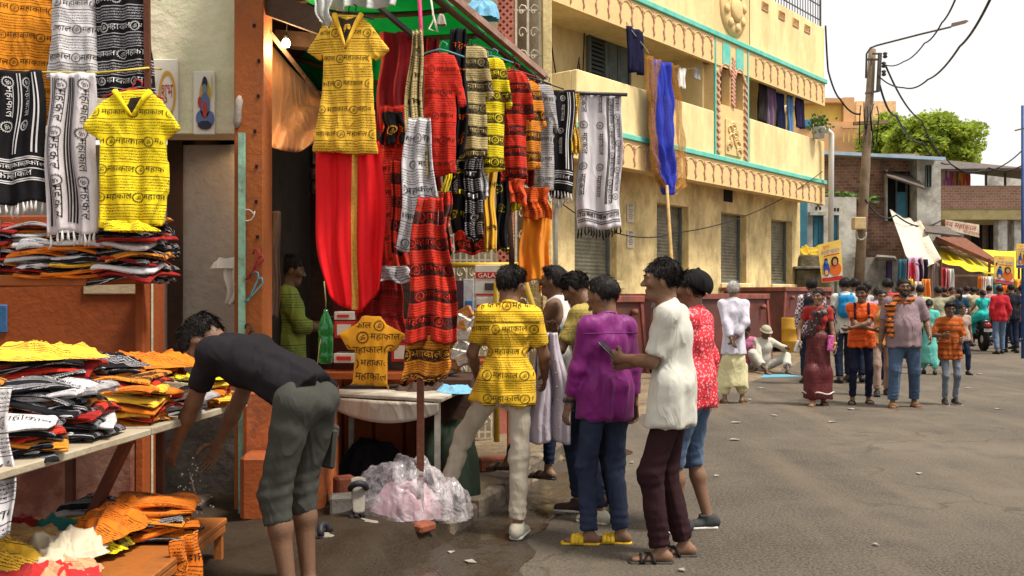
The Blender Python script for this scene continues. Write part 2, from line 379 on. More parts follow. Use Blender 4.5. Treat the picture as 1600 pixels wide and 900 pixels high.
# ---------------------------------------------------------------- garments that hang
def kurta_poly(w=.22, L=.82, sl=.2, sw=.11, flare=.03, drop=.75, neck=.07):
    """outline of a short sleeved kurta, collar at the origin, hem below"""
    dx, dz = math.cos(drop), -math.sin(drop); sx, sz = w - .03, -.05
    ox, oz = sx + dx * sl, sz + dz * sl; ix, iz = ox + dz * sw, oz - dx * sw
    right = [(neck, 0), (sx, sz), (ox, oz), (ix, iz), (w - .02, sz - .16), (w - .01, -.45), (w + flare, -L)]
    return [(-x, z) for x, z in right] + right[::-1]
INK = {}
def ink(col):
    k = 'ink_%d_%d_%d' % tuple(int(255 * x) for x in col)
    return M(k, col, .8, .1, 30, 0)
def garment(name, label, cat, poly, mw, mat, inkc, group=None, h=.014, th=.022, amp=.016, lam=.14, seed=0, words=(.145, .05, .115), vneck=None, hook=None, word=WORD, dark=None, wrow=True):
    r = np.random.default_rng(seed); ph = r.uniform(0, 6, 6); P2 = np.array(poly); L = -P2[:, 1].min()
    def fold(u, v):
        k = .25 + .9 * np.clip(-v / L, 0, 1.2)
        return amp * k * (np.sin(2 * math.pi * u / lam + ph[0] + .9 * np.sin(4 * v + ph[1])) + .6 * np.sin(2 * math.pi * u / (lam * .53) + ph[2] + 1.3 * np.sin(3 * v + ph[3]))) + amp * .5 * np.sin(9 * v + 14 * u + ph[4])
    def thick(d): return .007 + th * np.sqrt(np.clip(-d / .07, 0, 1))
    lo = np.array([P2[:, 0].min(), -th - 2.2 * amp, P2[:, 1].min()]); hi = np.array([P2[:, 0].max(), th + 2.2 * amp, P2[:, 1].max()])
    fd = Field(lo, hi, h); X, Y, Z = fd.xyz(); X2, Z2 = X[:, :, :], Z
    d2 = poly_sdf(poly, X2 + .006 * np.sin(9 * Z2 + ph[5]), Z2 + .008 * np.sin(13 * X2 + ph[4])); fo = fold(X2, Z2)
    fd.f = np.maximum(d2, np.abs(Y - fo) - thick(d2)).astype(np.float32)
    V, Q = fd.mesh()
    root = obj(name, mesh_np(name, V, Q, mat, True, V[:, [0, 2]] + np.array([.3, 0])), None, mw); tag(root, label, cat, group)
    def mapper(u, v):
        d = poly_sdf(poly, u, v); return np.stack([u, fold(u, v) - thick(d) - .0035, v], 1), d < -.008
    if wrow and words: decal(rows(P2[:, 0].min(), P2[:, 0].max(), P2[:, 1].min(), 0, *words, seed=seed, word=word), mapper, ink(inkc), root)
    if vneck:
        wv, dv = vneck; a = np.linspace(0, 1, 7); up = np.concatenate([np.stack([-wv * (1 - a), -dv * a], 1), np.stack([wv * (1 - a[:-1]), -dv * a[:-1]], 1)[::-1]])
        up[:, 1] -= .012; n = len(up); c = np.array([[0, -.03 - .012]]); t = np.array([[n, i, i + 1] for i in range(n - 1)])
        decal([((np.concatenate([up, c]), t), 0, 0, 1, 0)], mapper, dark or M('neck_inside', (.03, .02, .01), .9), root, 'neck_opening')
        for sgn in (-1, 1):
            ys = np.linspace(0, 1, 6); pts, _ = mapper(sgn * wv * (1 - ys) * 1.05, -dv * ys - .004)
            MB().tube([tuple(p) for p in pts], [.017, .016, .014, .012, .01, .006], 6).build('collar', mat, root)
    if hook:
        MB().tube([(0, 0, -.015), (0, 0, .035), (.02, 0, .06), (.045, 0, .045), (.04, 0, .02)], .004, 6).tube([(-.15, 0, -.035), (-.05, 0, .0), (0, 0, .012), (.05, 0, 0), (.15, 0, -.035)], .005, 6).build('hanger', hook, root)
    return root
def drape(name, label, cat, mw, W, L, mat, inkc=None, group=None, amp=.03, nf=3, gather=.0, seed=0, items=None, fringe=None, th=.006, taper=0, nu=36, nv=40, bell=0, rnd=0.):
    """cloth hung from its top edge: local x across, z down from 0; gather squeezes the top; bell bulges it"""
    r = np.random.default_rng(seed); ph = r.uniform(0, 6, 6)
    def fn(u, v):                      # v: 0 top .. 1 bottom
        wid = W * (1 - gather * (1 - v) ** 1.5) * (1 - taper * v) * (1 + bell * np.sin(math.pi * np.clip(v, 0, 1)))
        k = .45 + .55 * v; a = amp * (1 + gather * 1.2 * (1 - v))
        y = a * k * (np.sin(2 * math.pi * nf * u + ph[0] + 1.1 * np.sin(2.5 * v + ph[1])) + .5 * np.sin(2 * math.pi * nf * 2.1 * u + ph[2] + np.sin(4 * v))) + .01 * np.sin(7 * v * L + 5 * u + ph[3])
        x = (u - .5) * wid + .02 * np.sin(3 * v + ph[4]) * v + .008 * np.sin(9 * v + ph[3])
        z = -v * L + .012 * np.sin(2 * math.pi * u * nf * .7 + ph[5]) * v + rnd * (2 * u - 1) ** 2 * np.clip(v, 0, 1) ** 3
        return x, y, z
    root = sheet(name, fn, nu, nv, mat, None, th, (W, -L), mw); tag(root, label, cat, group)
    def mapper(u, v):
        uu, vv = u / W, -v / L; e = 1e-3; p = np.stack(fn(uu, vv), 1); du = np.stack(fn(uu + e, vv), 1) - p; dv = np.stack(fn(uu, vv + e), 1) - p
        n = np.cross(du, dv); n /= np.linalg.norm(n, axis=1, keepdims=True) + 1e-9; n *= np.where(n[:, 1:2] > 0, -1, 1)
        return p + n * (th / 2 + .003), (uu > .015) & (uu < .985) & (vv > .005) & (vv < .995)
    if items: decal(items, mapper, ink(inkc), root)
    if fringe:
        mb = MB(); rr = random.Random(seed)
        for i in range(int(W / .022)):
            u = (i + .5) / int(W / .022); x, y, z = fn(np.array(u), np.array(1.)); l = rr.uniform(.05, .075)
            mb.tube([(x, y, z + .004), (x + rr.uniform(-.008, .008), y, z - l * .6), (x + rr.uniform(-.01, .01), y + .004, z - l)], [.003, .008, .004], 5)
        tag(mb.build('fringe', fringe, root), kind='stuff')
    return root
def MW(loc, rz=0.0, tilt=0.0, roll=0.0, s=1.0):
    return Matrix.Translation(Vector(loc)) @ Matrix.Rotation(rz, 4, 'Z') @ Matrix.Rotation(tilt, 4, 'X') @ Matrix.Rotation(roll, 4, 'Y') @ Matrix.Scale(s, 4)

# folded cloth: soft slab with rounded fold edges and rumpled top
def folded_mesh(key, mat, sx, sy, t, seed, rump=.008, inkc=None):
    r = np.random.default_rng(seed); ph = r.uniform(0, 6, 8); e = .07
    us = np.concatenate([-1 + e * (1 - np.cos(np.linspace(0, math.pi / 2, 4))), np.linspace(-.8, .8, 9), 1 - e * (1 - np.cos(np.linspace(math.pi / 2, 0, 4)))]); vs_ = us[[0, 1, 2, 3, 4, 6, 8, 10, 12, 13, 14, 15, 16]]
    u, v = np.meshgrid(us, vs_); nu, nv = len(us) - 1, len(vs_) - 1
    ed = lambda q: np.sqrt(np.clip(1 - (np.clip(np.abs(q) - (1 - e), 0, e) / e) ** 2, 0, 1)); prof = np.minimum(ed(u), ed(v))
    x = u * sx / 2 * (1 + .035 * np.sin(3 * v + ph[0])) + .01 * np.sin(2 * v + ph[6]); y = v * sy / 2 * (1 + .04 * np.sin(2.5 * u + ph[1]))
    w = rump * (np.sin(2.4 * u + 1.6 * v + ph[2]) + .7 * np.sin(-1.7 * u + 3.5 * v + ph[3])); sag = -.01 * (np.abs(u) ** 3 + np.abs(v) ** 3)
    cr = .005 * (1 - np.abs(np.sin(3.1 * u + 2.2 * v + ph[4]))) ** 3 + .004 * (1 - np.abs(np.sin(-2.3 * u + 4.1 * v + ph[5]))) ** 3
    top = np.stack([x, y, w + sag + t / 2 * prof + cr * prof], -1).reshape(-1, 3); bot = np.stack([x, y, w + sag - t / 2 * prof], -1).reshape(-1, 3); n = len(top)
    i, j = np.meshgrid(np.arange(nu), np.arange(nv)); a = (j * (nu + 1) + i).ravel(); q = np.stack([a, a + 1, a + nu + 2, a + nu + 1], 1)
    uv = top[:, :2] * 1.7 + r.uniform(0, 1, 2); uvb = uv + .07
    V = np.concatenate([top, bot]); q = np.concatenate([q, q[:, ::-1] + n]); T = np.concatenate([q[:, [0, 1, 2]], q[:, [0, 2, 3]]]); U = np.concatenate([uv, uvb]); nb = len(T)
    for k in range(5 if inkc is not None else 0):          # printed words on the upper face
        v_, t_ = tmpl(WORD if (k + seed) % 2 else '(om)'); sz = .045; a_ = r.uniform(-.15, .15); c_, s_ = math.cos(a_), math.sin(a_)
        px = -.1 + .1 * (k % 3) + sz * (v_[:, 0] * c_ - v_[:, 1] * s_); py = -.07 + .09 * (k // 3) + .03 * (k % 2) + sz * (v_[:, 0] * s_ + v_[:, 1] * c_); uu, vv = 2 * px / sx, 2 * py / sy
        zz = rump * (np.sin(2.4 * uu + 1.6 * vv + ph[2]) + .7 * np.sin(-1.7 * uu + 3.5 * vv + ph[3])) - .01 * (np.abs(uu) ** 3 + np.abs(vv) ** 3) + t / 2 + .005 * (1 - np.abs(np.sin(3.1 * uu + 2.2 * vv + ph[4]))) ** 3 + .004 * (1 - np.abs(np.sin(-2.3 * uu + 4.1 * vv + ph[5]))) ** 3 + .0035
        T = np.concatenate([T, t_ + len(V)]); V = np.concatenate([V, np.stack([px, py, zz], 1)]); U = np.concatenate([U, np.zeros((len(px), 2))])
    me = mesh_np(key, V, T, [mat, ink(inkc)] if inkc is not None else mat, True, U)
    if inkc is not None and len(me.polygons) == len(T): me.polygons.foreach_set('material_index', np.concatenate([np.zeros(nb, np.int32), np.ones(len(T) - nb, np.int32)]))
    return me
def narrow_poly(w, L): return [(-.035, 0), (-w * .95, -.03), (-w * 1.2, -.12), (-w * 1.5, -.3), (-w * 1.0, -.33), (-w * .9, -.22), (-w * .95, -L), (w * 1.0, -L * .97), (w * .85, -.25), (w * 1.05, -.36), (w * 1.45, -.33), (w * 1.15, -.12), (w * .9, -.03), (.035, 0)][::-1]
# ---------------------------------------------------------------- people
def vnp(v): return np.array(v, float)
def rotz(a): c, s = math.cos(a), math.sin(a); return np.array([[c, -s, 0], [s, c, 0], [0, 0, 1]])
def rotx(a): c, s = math.cos(a), math.sin(a); return np.array([[1, 0, 0], [0, c, -s], [0, s, c]])
def roty(a): c, s = math.cos(a), math.sin(a); return np.array([[c, 0, s], [0, 1, 0], [-s, 0, c]])
def unit(v): v = np.asarray(v, float); return v / (np.linalg.norm(v) + 1e-9)
def ik(a, b, l1, l2, hint):
    d = b - a; L = np.linalg.norm(d)
    if L > (l1 + l2) * .999: b = a + d / L * (l1 + l2) * .999; d = b - a; L = np.linalg.norm(d)
    x = (L * L + l1 * l1 - l2 * l2) / (2 * L); y = math.sqrt(max(l1 * l1 - x * x, 0)); e = d / L
    h = unit(np.asarray(hint, float) - e * (np.asarray(hint, float) @ e)); return a + e * x + h * y, b
def merge(parts):
    V = []; Q = []; n = 0
    for v, q in parts: V.append(v); Q.append(q + n); n += len(v)
    return np.concatenate(V), np.concatenate(Q)
SKIN = {}
def skin(tone):
    k = 'skin_%d' % int(tone * 100)
    if k not in SKIN:
        c = (.36 * tone, .185 * tone, .105 * tone); m, nt, b = newmat(k); v = rcoord(nt)
        cc = mixc(nt, noise(nt, v, 14, 4), tuple(x * .8 for x in c), tuple(x * 1.2 for x in c)); nt.links.new(cc, b.inputs['Base Color'])
        b.inputs['Roughness'].default_value = .52; b.inputs['Specular IOR Level'].default_value = .35
        b.inputs['Subsurface Weight'].default_value = .06; b.inputs['Subsurface Radius'].default_value = (.01, .004, .002)
        bump(nt, b, noise(nt, v, 90, 3), .0015); SKIN[k] = m
    return SKIN[k]
def hairmat(col=(.012, .009, .008)):
    k = 'hair_%d' % int(col[0] * 1000)
    if k in MC: return MC[k]
    m, nt, b = newmat(k); v = rcoord(nt)
    mp = nt.nodes.new('ShaderNodeMapping'); mp.inputs['Scale'].default_value = (1, 1, .25); nt.links.new(v, mp.inputs[0])
    n1 = noise(nt, mp.outputs[0], 150, 3); nt.links.new(mixc(nt, n1, tuple(x * .5 for x in col), tuple(x * 1.7 for x in col)), b.inputs['Base Color'])
    b.inputs['Roughness'].default_value = .55; b.inputs['Specular IOR Level'].default_value = .18; bump(nt, b, n1, .004); return m

def head_parts(h, female=False, beard=0, hair='short', age=0, hl=None, seed=0):
    """head in its own frame (y forward, z up, origin mid-head): skin verts/quads, hair verts/quads, face hair"""
    f = Field((-.1, -.13, -.2), (.1, .135, .13), h)
    f.ell((0, -.012, .032), (.074, .095, .083), .02); f.seg((0, .025, .0), (0, .038, -.07), (.06, .06), (.037, .045), (1, 0, 0), .03)
    f.ell((0, .062, -.09), (.024, .02, .02), .025)
    f.seg((0, .086, .022), (0, .109, -.018), .008, .0125, k=.012)
    for s in (-1, 1):
        f.ell((s * .013, .096, -.022), (.009, .01, .008), .01); f.ell((s * .043, .062, -.012), (.025, .024, .024), .02)
        f.ell((s * .078, -.008, -.004), (.009, .02, .031), .012, rot=rotz(s * -.35)); f.ell((s * .031, .098, .016), (.018, .014, .011), .014, 'sub')
        f.ell((s * .031, .077, .015), (.013, .0125, .012), .006)
        f.seg((s * .05, .075, .03), (s * .014, .088, .03), .011, k=.014)
    f.seg((-.016, .0865, -.05), (.016, .0865, -.05), .0065, k=.01); f.seg((-.014, .0845, -.061), (.014, .0845, -.061), .0068, k=.01)
    f.seg((0, -.022, -.03), (0, -.03, -.19), (.056, .058), (.057, .056), (1, 0, 0), .03)
    V, Q = f.mesh(); keep = (V[:, 2] > -.185)[Q].all(1); Q = Q[keep]
    g = Field((-.12, -.16, -.2), (.12, .14, .16), h); up = .009
    if hair != 'none':
        g.ell((0, -.014, .036), (.079 + up * .5, .098 + up * .45, .088 + up), .02)
        if hair in ('top', 'quiff'): g.ell((0, .035, .098), (.058, .058, .026), .03)
        X, Y, Z = g.xyz()
        if hl is None: hl = ([-.12, -.05, -.02, .02, .05, .075, .11], [-.075, -.06, .002, .018, .045, .062, .07])
        line = np.interp(Y, hl[0], hl[1]) + .006 * np.sin(60 * X + 40 * Y)
        g.f = np.maximum(g.f, (line - Z).astype(np.float32)); g.wav(.0028, .05, seed, (1, 1, .6)); g.wav(.0016, .02, seed + 5, (1, .4, .6))
        if hair == 'bun': g.ell((0, -.12, .0), (.045, .035, .04), .02)
        if hair == 'long': g.seg((0, -.07, .0), (0, -.085, -.19), (.06, .04), (.04, .03), (1, 0, 0), .02)
        H = g.mesh()
    else: H = None
    b = Field((-.1, .0, -.13), (.1, .13, .06), max(h * .8, .004)); bt = max(h * .8, .0045)
    for s in (-1, 1): b.seg((s * .05, .083, .036), (s * .016, .0985, .0345), bt * 1.1, bt, k=.002)
    if beard >= 1: b.seg((-.024, .094, -.037), (0, .1035, -.034), bt * 1.2, k=.004); b.seg((.024, .094, -.037), (0, .1035, -.034), bt * 1.2, k=.004)
    if beard >= 2: b.seg((0, .074, -.09), (0, .078, -.098), .026, k=.01); [b.seg((s * .068, .02, -.02), (s * .03, .066, -.085), .014, .018, k=.01) for s in (-1, 1)]
    return (V, Q), H, b.mesh()
HEADC = {}
def hand_parts(h, sgn, curl=.5, spread=.25):
    """right hand (sgn 1): wrist at origin, fingers +y, palm faces -z, thumb at -x*sgn"""
    f = Field((-.075, -.04, -.09), (.075, .2, .04), h); r = max(.0082, h * 1.15)
    f.seg((0, -.03, 0), (0, .01, 0), (.026, .02), (.028, .017), (1, 0, 0), .01)
    f.seg((0, .01, 0), (0, .075, 0), (.03, .014), (.037, .013), (1, 0, 0), .012)
    for i, (x, l) in enumerate(((-.029, .068), (-.0095, .078), (.0105, .072), (.029, .056))):
        x *= sgn; b = vnp((x, .082, 0)); a = 0.; c = curl * (1 + .08 * i); sp = x * spread * 4
        for q, fr in enumerate((.45, .32, .23)):
            a += c * (.7 if q == 0 else .9); e = b + l * fr * vnp((sp * .3, math.cos(a), -math.sin(a))); f.seg(b, e, r * (1.05 - .1 * q), r * (.95 - .1 * q), k=.004); b = e
    b = vnp((-.026 * sgn, .02, -.004)); a = .75
    for l in (.035, .03, .024):
        e = b + l * vnp((-math.sin(a) * sgn, math.cos(a), -.35 - curl * .2)); f.seg(b, e, r * 1.25, r * 1.1, k=.008); b = e; a -= .35 + .3 * curl
    return f.mesh()
def frame(y, zhint):
    y = unit(y); z = unit(np.asarray(zhint, float) - y * (np.asarray(zhint, float) @ y)); x = np.cross(y, z); return np.stack([x, y, z], 1)

def person(loc, yaw, label, H=1.68, tone=.7, res=.014, group=None, pel=(0, 0, .93), lean=(0, 0), turn=0, head=(0, 0, 0), hR=None, hL=None, eR=None, eL=None,
           fR=(.1, 0, .08), fL=(-.1, 0, .08), kR=None, kL=None, hand=('relaxed', 'relaxed'), palmR=None, palmL=None, fdR=None, fdL=None, footyaw=(-.15, .15), top=None, bottom=None, shoes=None,
           hair='short', haircol=(.012, .009, .008), hl=None, beard=0, fat=0, seed=0, female=False, cat='person', neckfwd=.0, cap=None, sitting=False, fine=True, sleeve2=None, curl=(.5, .5), extra=None, ll=(.42, .42)):
    """a clothed figure. local frame: x to its right, y forward, z up, built for 1.70 m and scaled by H/1.70; yaw 0 faces +Y (away from the camera), clockwise"""
    s = H / 1.70; root = thing('person', label, cat, loc, -yaw, group); root.scale = (s, s, s); fold_k = 1.; res = res / s
    pel = vnp(pel); sp = rotz(0) @ roty(R(lean[0])) @ rotx(-R(lean[1])) @ vnp((0, 0, 1)); tw = rotz(-R(turn))
    Rt = roty(R(lean[0])) @ rotx(-R(lean[1])) @ tw; side = Rt @ vnp((1, 0, 0)); fwd = Rt @ vnp((0, 1, 0))
    chest = pel + sp * .36; neck = pel + sp * .52 + fwd * neckfwd
    hR_ = pel + vnp((.088, 0, -.03)); hL_ = pel + vnp((-.088, 0, -.03))
    shR = chest + sp * .1 + side * (.15 + fat * .04) - fwd * .015; shL = chest + sp * .1 - side * (.15 + fat * .04) - fwd * .015
    Rh = (Rt if abs(lean[1]) < 45 else roty(R(lean[0])) @ rotx(-R(lean[1] * .75))) @ rotz(-R(head[0])) @ rotx(R(head[1])) @ roty(R(head[2]))
    hd = neck + unit(sp * .6 + (Rh @ vnp((0, 0, 1))) * .6) * .135 + fwd * .022
    wR = vnp(hR) if hR is not None else shR + vnp((.07, .04, -.50)); wL = vnp(hL) if hL is not None else shL + vnp((-.07, .04, -.50))
    elR, wR = ik(shR, wR, .275, .25, eR if eR is not None else (.5, -1, -.2)); elL, wL = ik(shL, wL, .275, .25, eL if eL is not None else (-.5, -1, -.2))
    aR, aL = vnp(fR), vnp(fL); knR, aR = ik(hR_, aR, ll[0], ll[1], kR if kR is not None else (.1, 1, .15)); knL, aL = ik(hL_, aL, ll[0], ll[1], kL if kL is not None else (-.1, 1, .15))
    J = dict(pel=pel, chest=chest, neck=neck, shR=shR, shL=shL, elR=elR, elL=elL, wR=wR, wL=wL, hR=hR_, hL=hL_, knR=knR, knL=knL, aR=aR, aL=aL, hd=hd, Rh=Rh, side=side, fwd=fwd, sp=sp)
    pts = np.stack([pel, chest, neck, shR, shL, elR, elL, wR, wL, knR, knL, aR, aL, hd]); lo, hi = pts.min(0) - .2, pts.max(0) + .2
    lo[2] = max(lo[2], -.02)
    bf = .85 if female else 1.
    # --- body
    f = Field(lo, hi, res); ts = .8 if top and not top.get('vest') else 1.; skt = bottom and bottom.get('kind') == 'skirt'; lt_ = .6 if skt else .8 if bottom else 1.; lc = .6 if skt else .8 if bottom and bottom.get('end', .96) > .8 or bottom and bottom.get('kind') == 'skirt' else 1.
    f.seg(pel, chest, ((.125 + fat * .05) * ts, (.095 + fat * .06) * ts), ((.14 * bf + fat * .04) * ts, (.1 + fat * .03) * ts), side, .05); f.seg(chest, chest + sp * .1, (.14 * bf * ts, .095 * ts), (.11 * ts, .07 * ts), side, .05)
    f.seg(shL, shR, .05, k=.05); f.seg(chest + sp * .1, neck + sp * .05, .06, .05, k=.04); f.seg(neck, hd - sp * .04, .05, .047, k=.02)
    ar = .9 if female else 1 + fat * .25
    for a, e, w in ((shR, elR, wR), (shL, elL, wL)):
        f.seg(a, e, .047 * ar, .037 * ar, k=.03); f.seg(e, e + (w - e) * .35, .036 * ar, .038 * ar, k=.02); f.seg(e + (w - e) * .35, w, .037 * ar, .0245 * ar, k=.02)
    for hp, k_, a, fy in ((hR_, knR, aR, footyaw[0]), (hL_, knL, aL, footyaw[1])):
        f.seg(hp, k_, (.078 + fat * .02) * lt_, .05 * max(lt_, lc) * (.82 if lc < 1 else 1), k=.05 * lt_); f.seg(k_, k_ + (a - k_) * .35 + vnp((0, -.012, 0)) * lc, .048 * lc * (.86 if lc < 1 else 1), .05 * lc, k=.03); f.seg(k_ + (a - k_) * .35, a, .05 * lc, .033, k=.03)
        d = rotz(fy) @ vnp((0, 1, 0)); g = vnp((a[0], a[1], a[2]))
        f.seg(g + d * -.045 + vnp((0, 0, -.05)), g + vnp((0, 0, -.02)), .03, .032, k=.02); f.seg(g + d * -.03 + vnp((0, 0, -.045)), g + d * .15 + vnp((0, 0, -.062)), (.032, .03), (.043, .017), np.cross(d, (0, 0, 1)), .02)
    parts = [f.mesh()]
    # --- head and hands at finer resolution
    hh = max(.0055, res * .45); ck = (round(hh, 4), female, beard, hair, seed % 5 if fine else 0, str(hl))
    if ck not in HEADC: HEADC[ck] = head_parts(hh, female, beard, hair, seed=seed, hl=hl)
    (hv, hq), HH, BB = HEADC[ck]; tr = lambda V: V @ Rh.T + hd
    parts.append((tr(hv), hq))
    for i, (e, w, sg, pn, fdir) in enumerate(((elR, wR, 1, palmR, fdR), (elL, wL, -1, palmL, fdL))):
        y = unit(fdir) if fdir is not None else unit(w - e); z = pn if pn is not None else (-side * sg * -1)
        fr = frame(y, z if np.linalg.norm(np.cross(y, z)) > .1 else fwd); hv2, hq2 = hand_parts(max(.0048, res * .42), sg, curl[i]); parts.append((hv2 @ fr.T + w, hq2 if np.linalg.det(fr) > 0 else hq2[:, ::-1]))
        J['fr' + 'RL'[i]] = fr
    V, Q = merge(parts); obj('body', mesh_np('body', V, Q, skin(tone)), root)
    hm = hairmat(haircol)
    if HH is not None:
        ho = obj('hair', mesh_np('hair', tr(HH[0]), HH[1], hm), root)
        if res < .0215:                          # strands that break up the outline
            g_ = np.random.default_rng(seed); ns = 5000 if res < .0155 else 1300; hv3, hq3 = HH; fc = hq3[g_.integers(0, len(hq3), ns)]; lg = 1 + .4 * (g_.random(ns) < .15); c4 = hv3[fc]; p0 = c4.mean(1) + g_.normal(size=(ns, 3)) * .002; nn = np.cross(c4[:, 2] - c4[:, 0], c4[:, 3] - c4[:, 1]); nn /= np.linalg.norm(nn, axis=1)[:, None] + 1e-9
            comb = np.stack([p0[:, 0] * 3, -(p0[:, 1] + .01) * 1.5 - .1 + .4 * (p0[:, 1] > .05), np.full(ns, -.5) + (p0[:, 2] > .09) * .4], 1) + g_.normal(size=(ns, 3)) * .14; comb -= nn * (comb * nn).sum(1)[:, None]; comb /= np.linalg.norm(comb, axis=1)[:, None] + 1e-9
            dr_ = comb + nn * (g_.uniform(.04, .26, ns) * lg)[:, None]; ln = (g_.uniform(.014, .034, ns) * lg)[:, None]; wd2 = np.cross(dr_, nn); wd2 /= np.linalg.norm(wd2, axis=1)[:, None] + 1e-9; ww = .0012
            SV = np.stack([p0 - wd2 * ww - nn * .002, p0 + wd2 * ww - nn * .002, p0 + dr_ * ln * .6 + wd2 * ww * .7, p0 + dr_ * ln - nn * .003], 1).reshape(-1, 3); tag(obj('strands', mesh_np('strands', tr(SV), np.arange(4 * ns).reshape(ns, 4), hm), ho), kind='stuff')
    tag(obj('eyebrows' if not beard else 'facial_hair', mesh_np('face', tr(BB[0]), BB[1], hm), root), kind='stuff')
    if res < .03:
        for sg in (-1, 1):
            e = MB().lathe((0, 0, 0), [(.0088 * math.sin(t), .0088 * math.cos(t)) for t in np.linspace(.1, 3.0, 7)], 8, Matrix(Rh.tolist()) @ Matrix.Rotation(R(-90), 3, 'X'))
            c = tr(np.array([[sg * .031, .0825, .0135]]))[0]; eo = e.build('eye', M('eye_white', (.55, .5, .45), .3, .1, 8, 0, spec=.5), root, Matrix.Translation(Vector(c)))
            c2 = tr(np.array([[sg * .031, .0906, .0135]]))[0]; MB().lathe((0, 0, 0), [(.0066 * math.sin(t), .003 * math.cos(t)) for t in np.linspace(.1, 3., 5)], 8, Matrix(Rh.tolist()) @ Matrix.Rotation(R(-90), 3, 'X')).build('iris', M('iris', (.01, .006, .004), .2, .1, 8, 0, spec=.5), eo, Matrix.Translation(Vector(c2)))
    # --- clothes
    phs = np.random.default_rng(seed + 77).uniform(0, 6, 6)
    def cloth(name, fld, mat, fold=.006, lam=.11, st=(1, 1, .5)):
        X, Y, Z = fld.xyz()
        if name in ('shirt', 'vest'):                  # cloth hanging from the shoulders: folds that deepen towards the hem
            rx, ry, rz_ = X - pel[0], Y - pel[1], Z - pel[2]; tt = (rx * sp[0] + ry * sp[1] + rz_ * sp[2]) / .4; an = np.arctan2(rx * side[0] + ry * side[1] + rz_ * side[2], rx * fwd[0] + ry * fwd[1] + rz_ * fwd[2])
            near = np.clip(1.5 - np.abs(rx * side[0] + ry * side[1] + rz_ * side[2]) / .16, 0, 1)
            fld.f += (near * (.0065 * np.clip(1.05 - tt, 0, 1) * (np.sin(7 * an + phs[0] + 1.2 * np.sin(4 * tt + phs[1])) + .6 * np.sin(12 * an + phs[2] - 2 * tt)) + .004 * np.exp(-((tt - .25) / .3) ** 2) * np.sin(14 * tt + 2.2 * np.sin(2 * an + phs[3])))).astype(np.float32)
        elif name == 'trousers':                       # bunching at the ankles, knees and hips
            fld.f += (.005 * np.exp(-((Z - .17) / .09) ** 2) * np.sin(2 * math.pi * Z / .05 + 14 * X + 9 * Y + phs[0]) + .0035 * np.exp(-((Z - .5) / .1) ** 2) * np.sin(2 * math.pi * Z / .06 - 20 * X + 8 * Y + phs[1]) + .003 * np.exp(-((Z - .82) / .1) ** 2) * np.sin(40 * X + 55 * Z + phs[2])).astype(np.float32)
        fld.wav(fold * .42, lam * 1.5, seed + len(name), st); fld.wav(fold * .16, lam * .6, seed + 2, (1, 1, 1.3))
        v, q = fld.mesh(); o = obj(name, mesh_np(name, v, q, mat, True, v[:, [0, 2]]), root); return o
    if top:
        t = dict(dict(sleeve=.62, hem=-.06, loose=.0, mat=None, name='shirt', fold=.007, flare=0, collar=1), **top); lz = t['loose'] * .55
        g = Field(lo, hi, res); hem = pel + sp * t['hem']
        hc = (hem, -sp)
        wr = .118 * bf + fat * .075 + lz; wf = .095 + fat * .105 + lz
        g.seg(hem - sp * .05, pel + sp * .12, (wr + .012 + t['flare'], wf + .01 + t['flare']), (wr, wf), side, .05, cut=hc)
        if fat: g.ell(pel + sp * .16 + fwd * .08 * fat, (.15, .12, .15), .08)
        g.seg(pel + sp * .1, chest, (wr, wf), (.136 * bf + lz * .7 + fat * .042, .104 + lz * .6 + fat * .034), side, .05, cut=hc)
        g.seg(chest, chest + sp * .105, (.136 * bf + lz * .7, .104 + lz * .5), (.105, .07), side, .06)
        g.seg(shL + sp * -.004, shR + sp * -.004, .058, k=.05); g.seg(chest + sp * .08, neck - sp * .015, .085, .062, k=.03, cut=(neck - sp * .012 + fwd * .0, sp * .9 + fwd * .45))
        if female and t.get('bust', 1):
            for sg in (-1, 1): g.ell(chest + side * .065 * sg + fwd * .085 - sp * .02, (.06, .05, .06), .04)
        for q in (shR, shL): g.seg(neck - sp * .02, q + sp * .0, .052, .05, k=.05, cut=(neck - sp * .012, sp * .9 + fwd * .45))
        pl_ = (bottom or {}).get('loose', 0.)
        if not (bottom and bottom.get('kind') == 'skirt') and abs(lean[1]) < 40 and pel[2] > .5:
            for hp, k_ in ((hR_, knR), (hL_, knL)): g.seg(hp + sp * .08, hp + (k_ - hp) * .45, .093 + pl_ + lz * .3, .096 + pl_ + lz * .3, k=.06, cut=hc)
        for a, e, w in ((shR, elR, wR), (shL, elL, wL)):
            L = t['sleeve']
            if L <= 0: continue
            r0, r1 = .055 + lz * .35 + fat * .02, .053 + lz * .35 + fat * .015
            if L <= 1.0: c = a + (e - a) * L; g.seg(a, c + (e - a) * .1, r0, r1, k=.04, cut=(c, e - a))
            else:
                c = e + (w - e) * (L - 1); g.seg(a, e, r0, r1 * .95, k=.04); g.seg(e, c + (w - e) * .06, r1 * .95, r1 * .78, k=.03, cut=(c, w - e))
        if t.get('vest'):                          # sleeveless: cut wide arm holes
            for q in (shR, shL): g.ell(q + sp * -.0, (.075, .11, .1), .02, 'sub')
        so_ = cloth(t['name'], g, t['mat'], t['fold'] * 1.0, t.get('lam', .11)); J['shirt'] = so_
        if t.get('collar', 1):
            c0 = neck - sp * .012; mb = MB(); n = 14; pr = []
            for i in range(n + 1):
                a = 2 * math.pi * i / n; pr.append(c0 + side * .066 * math.sin(a) + fwd * (.062 * math.cos(a) + .006) + sp * (.012 - .03 * math.cos(a)))
            mb.tube([tuple(p) for p in pr], .013 if t['collar'] == 1 else .007, 6, False).build('collar', t['mat'], so_)
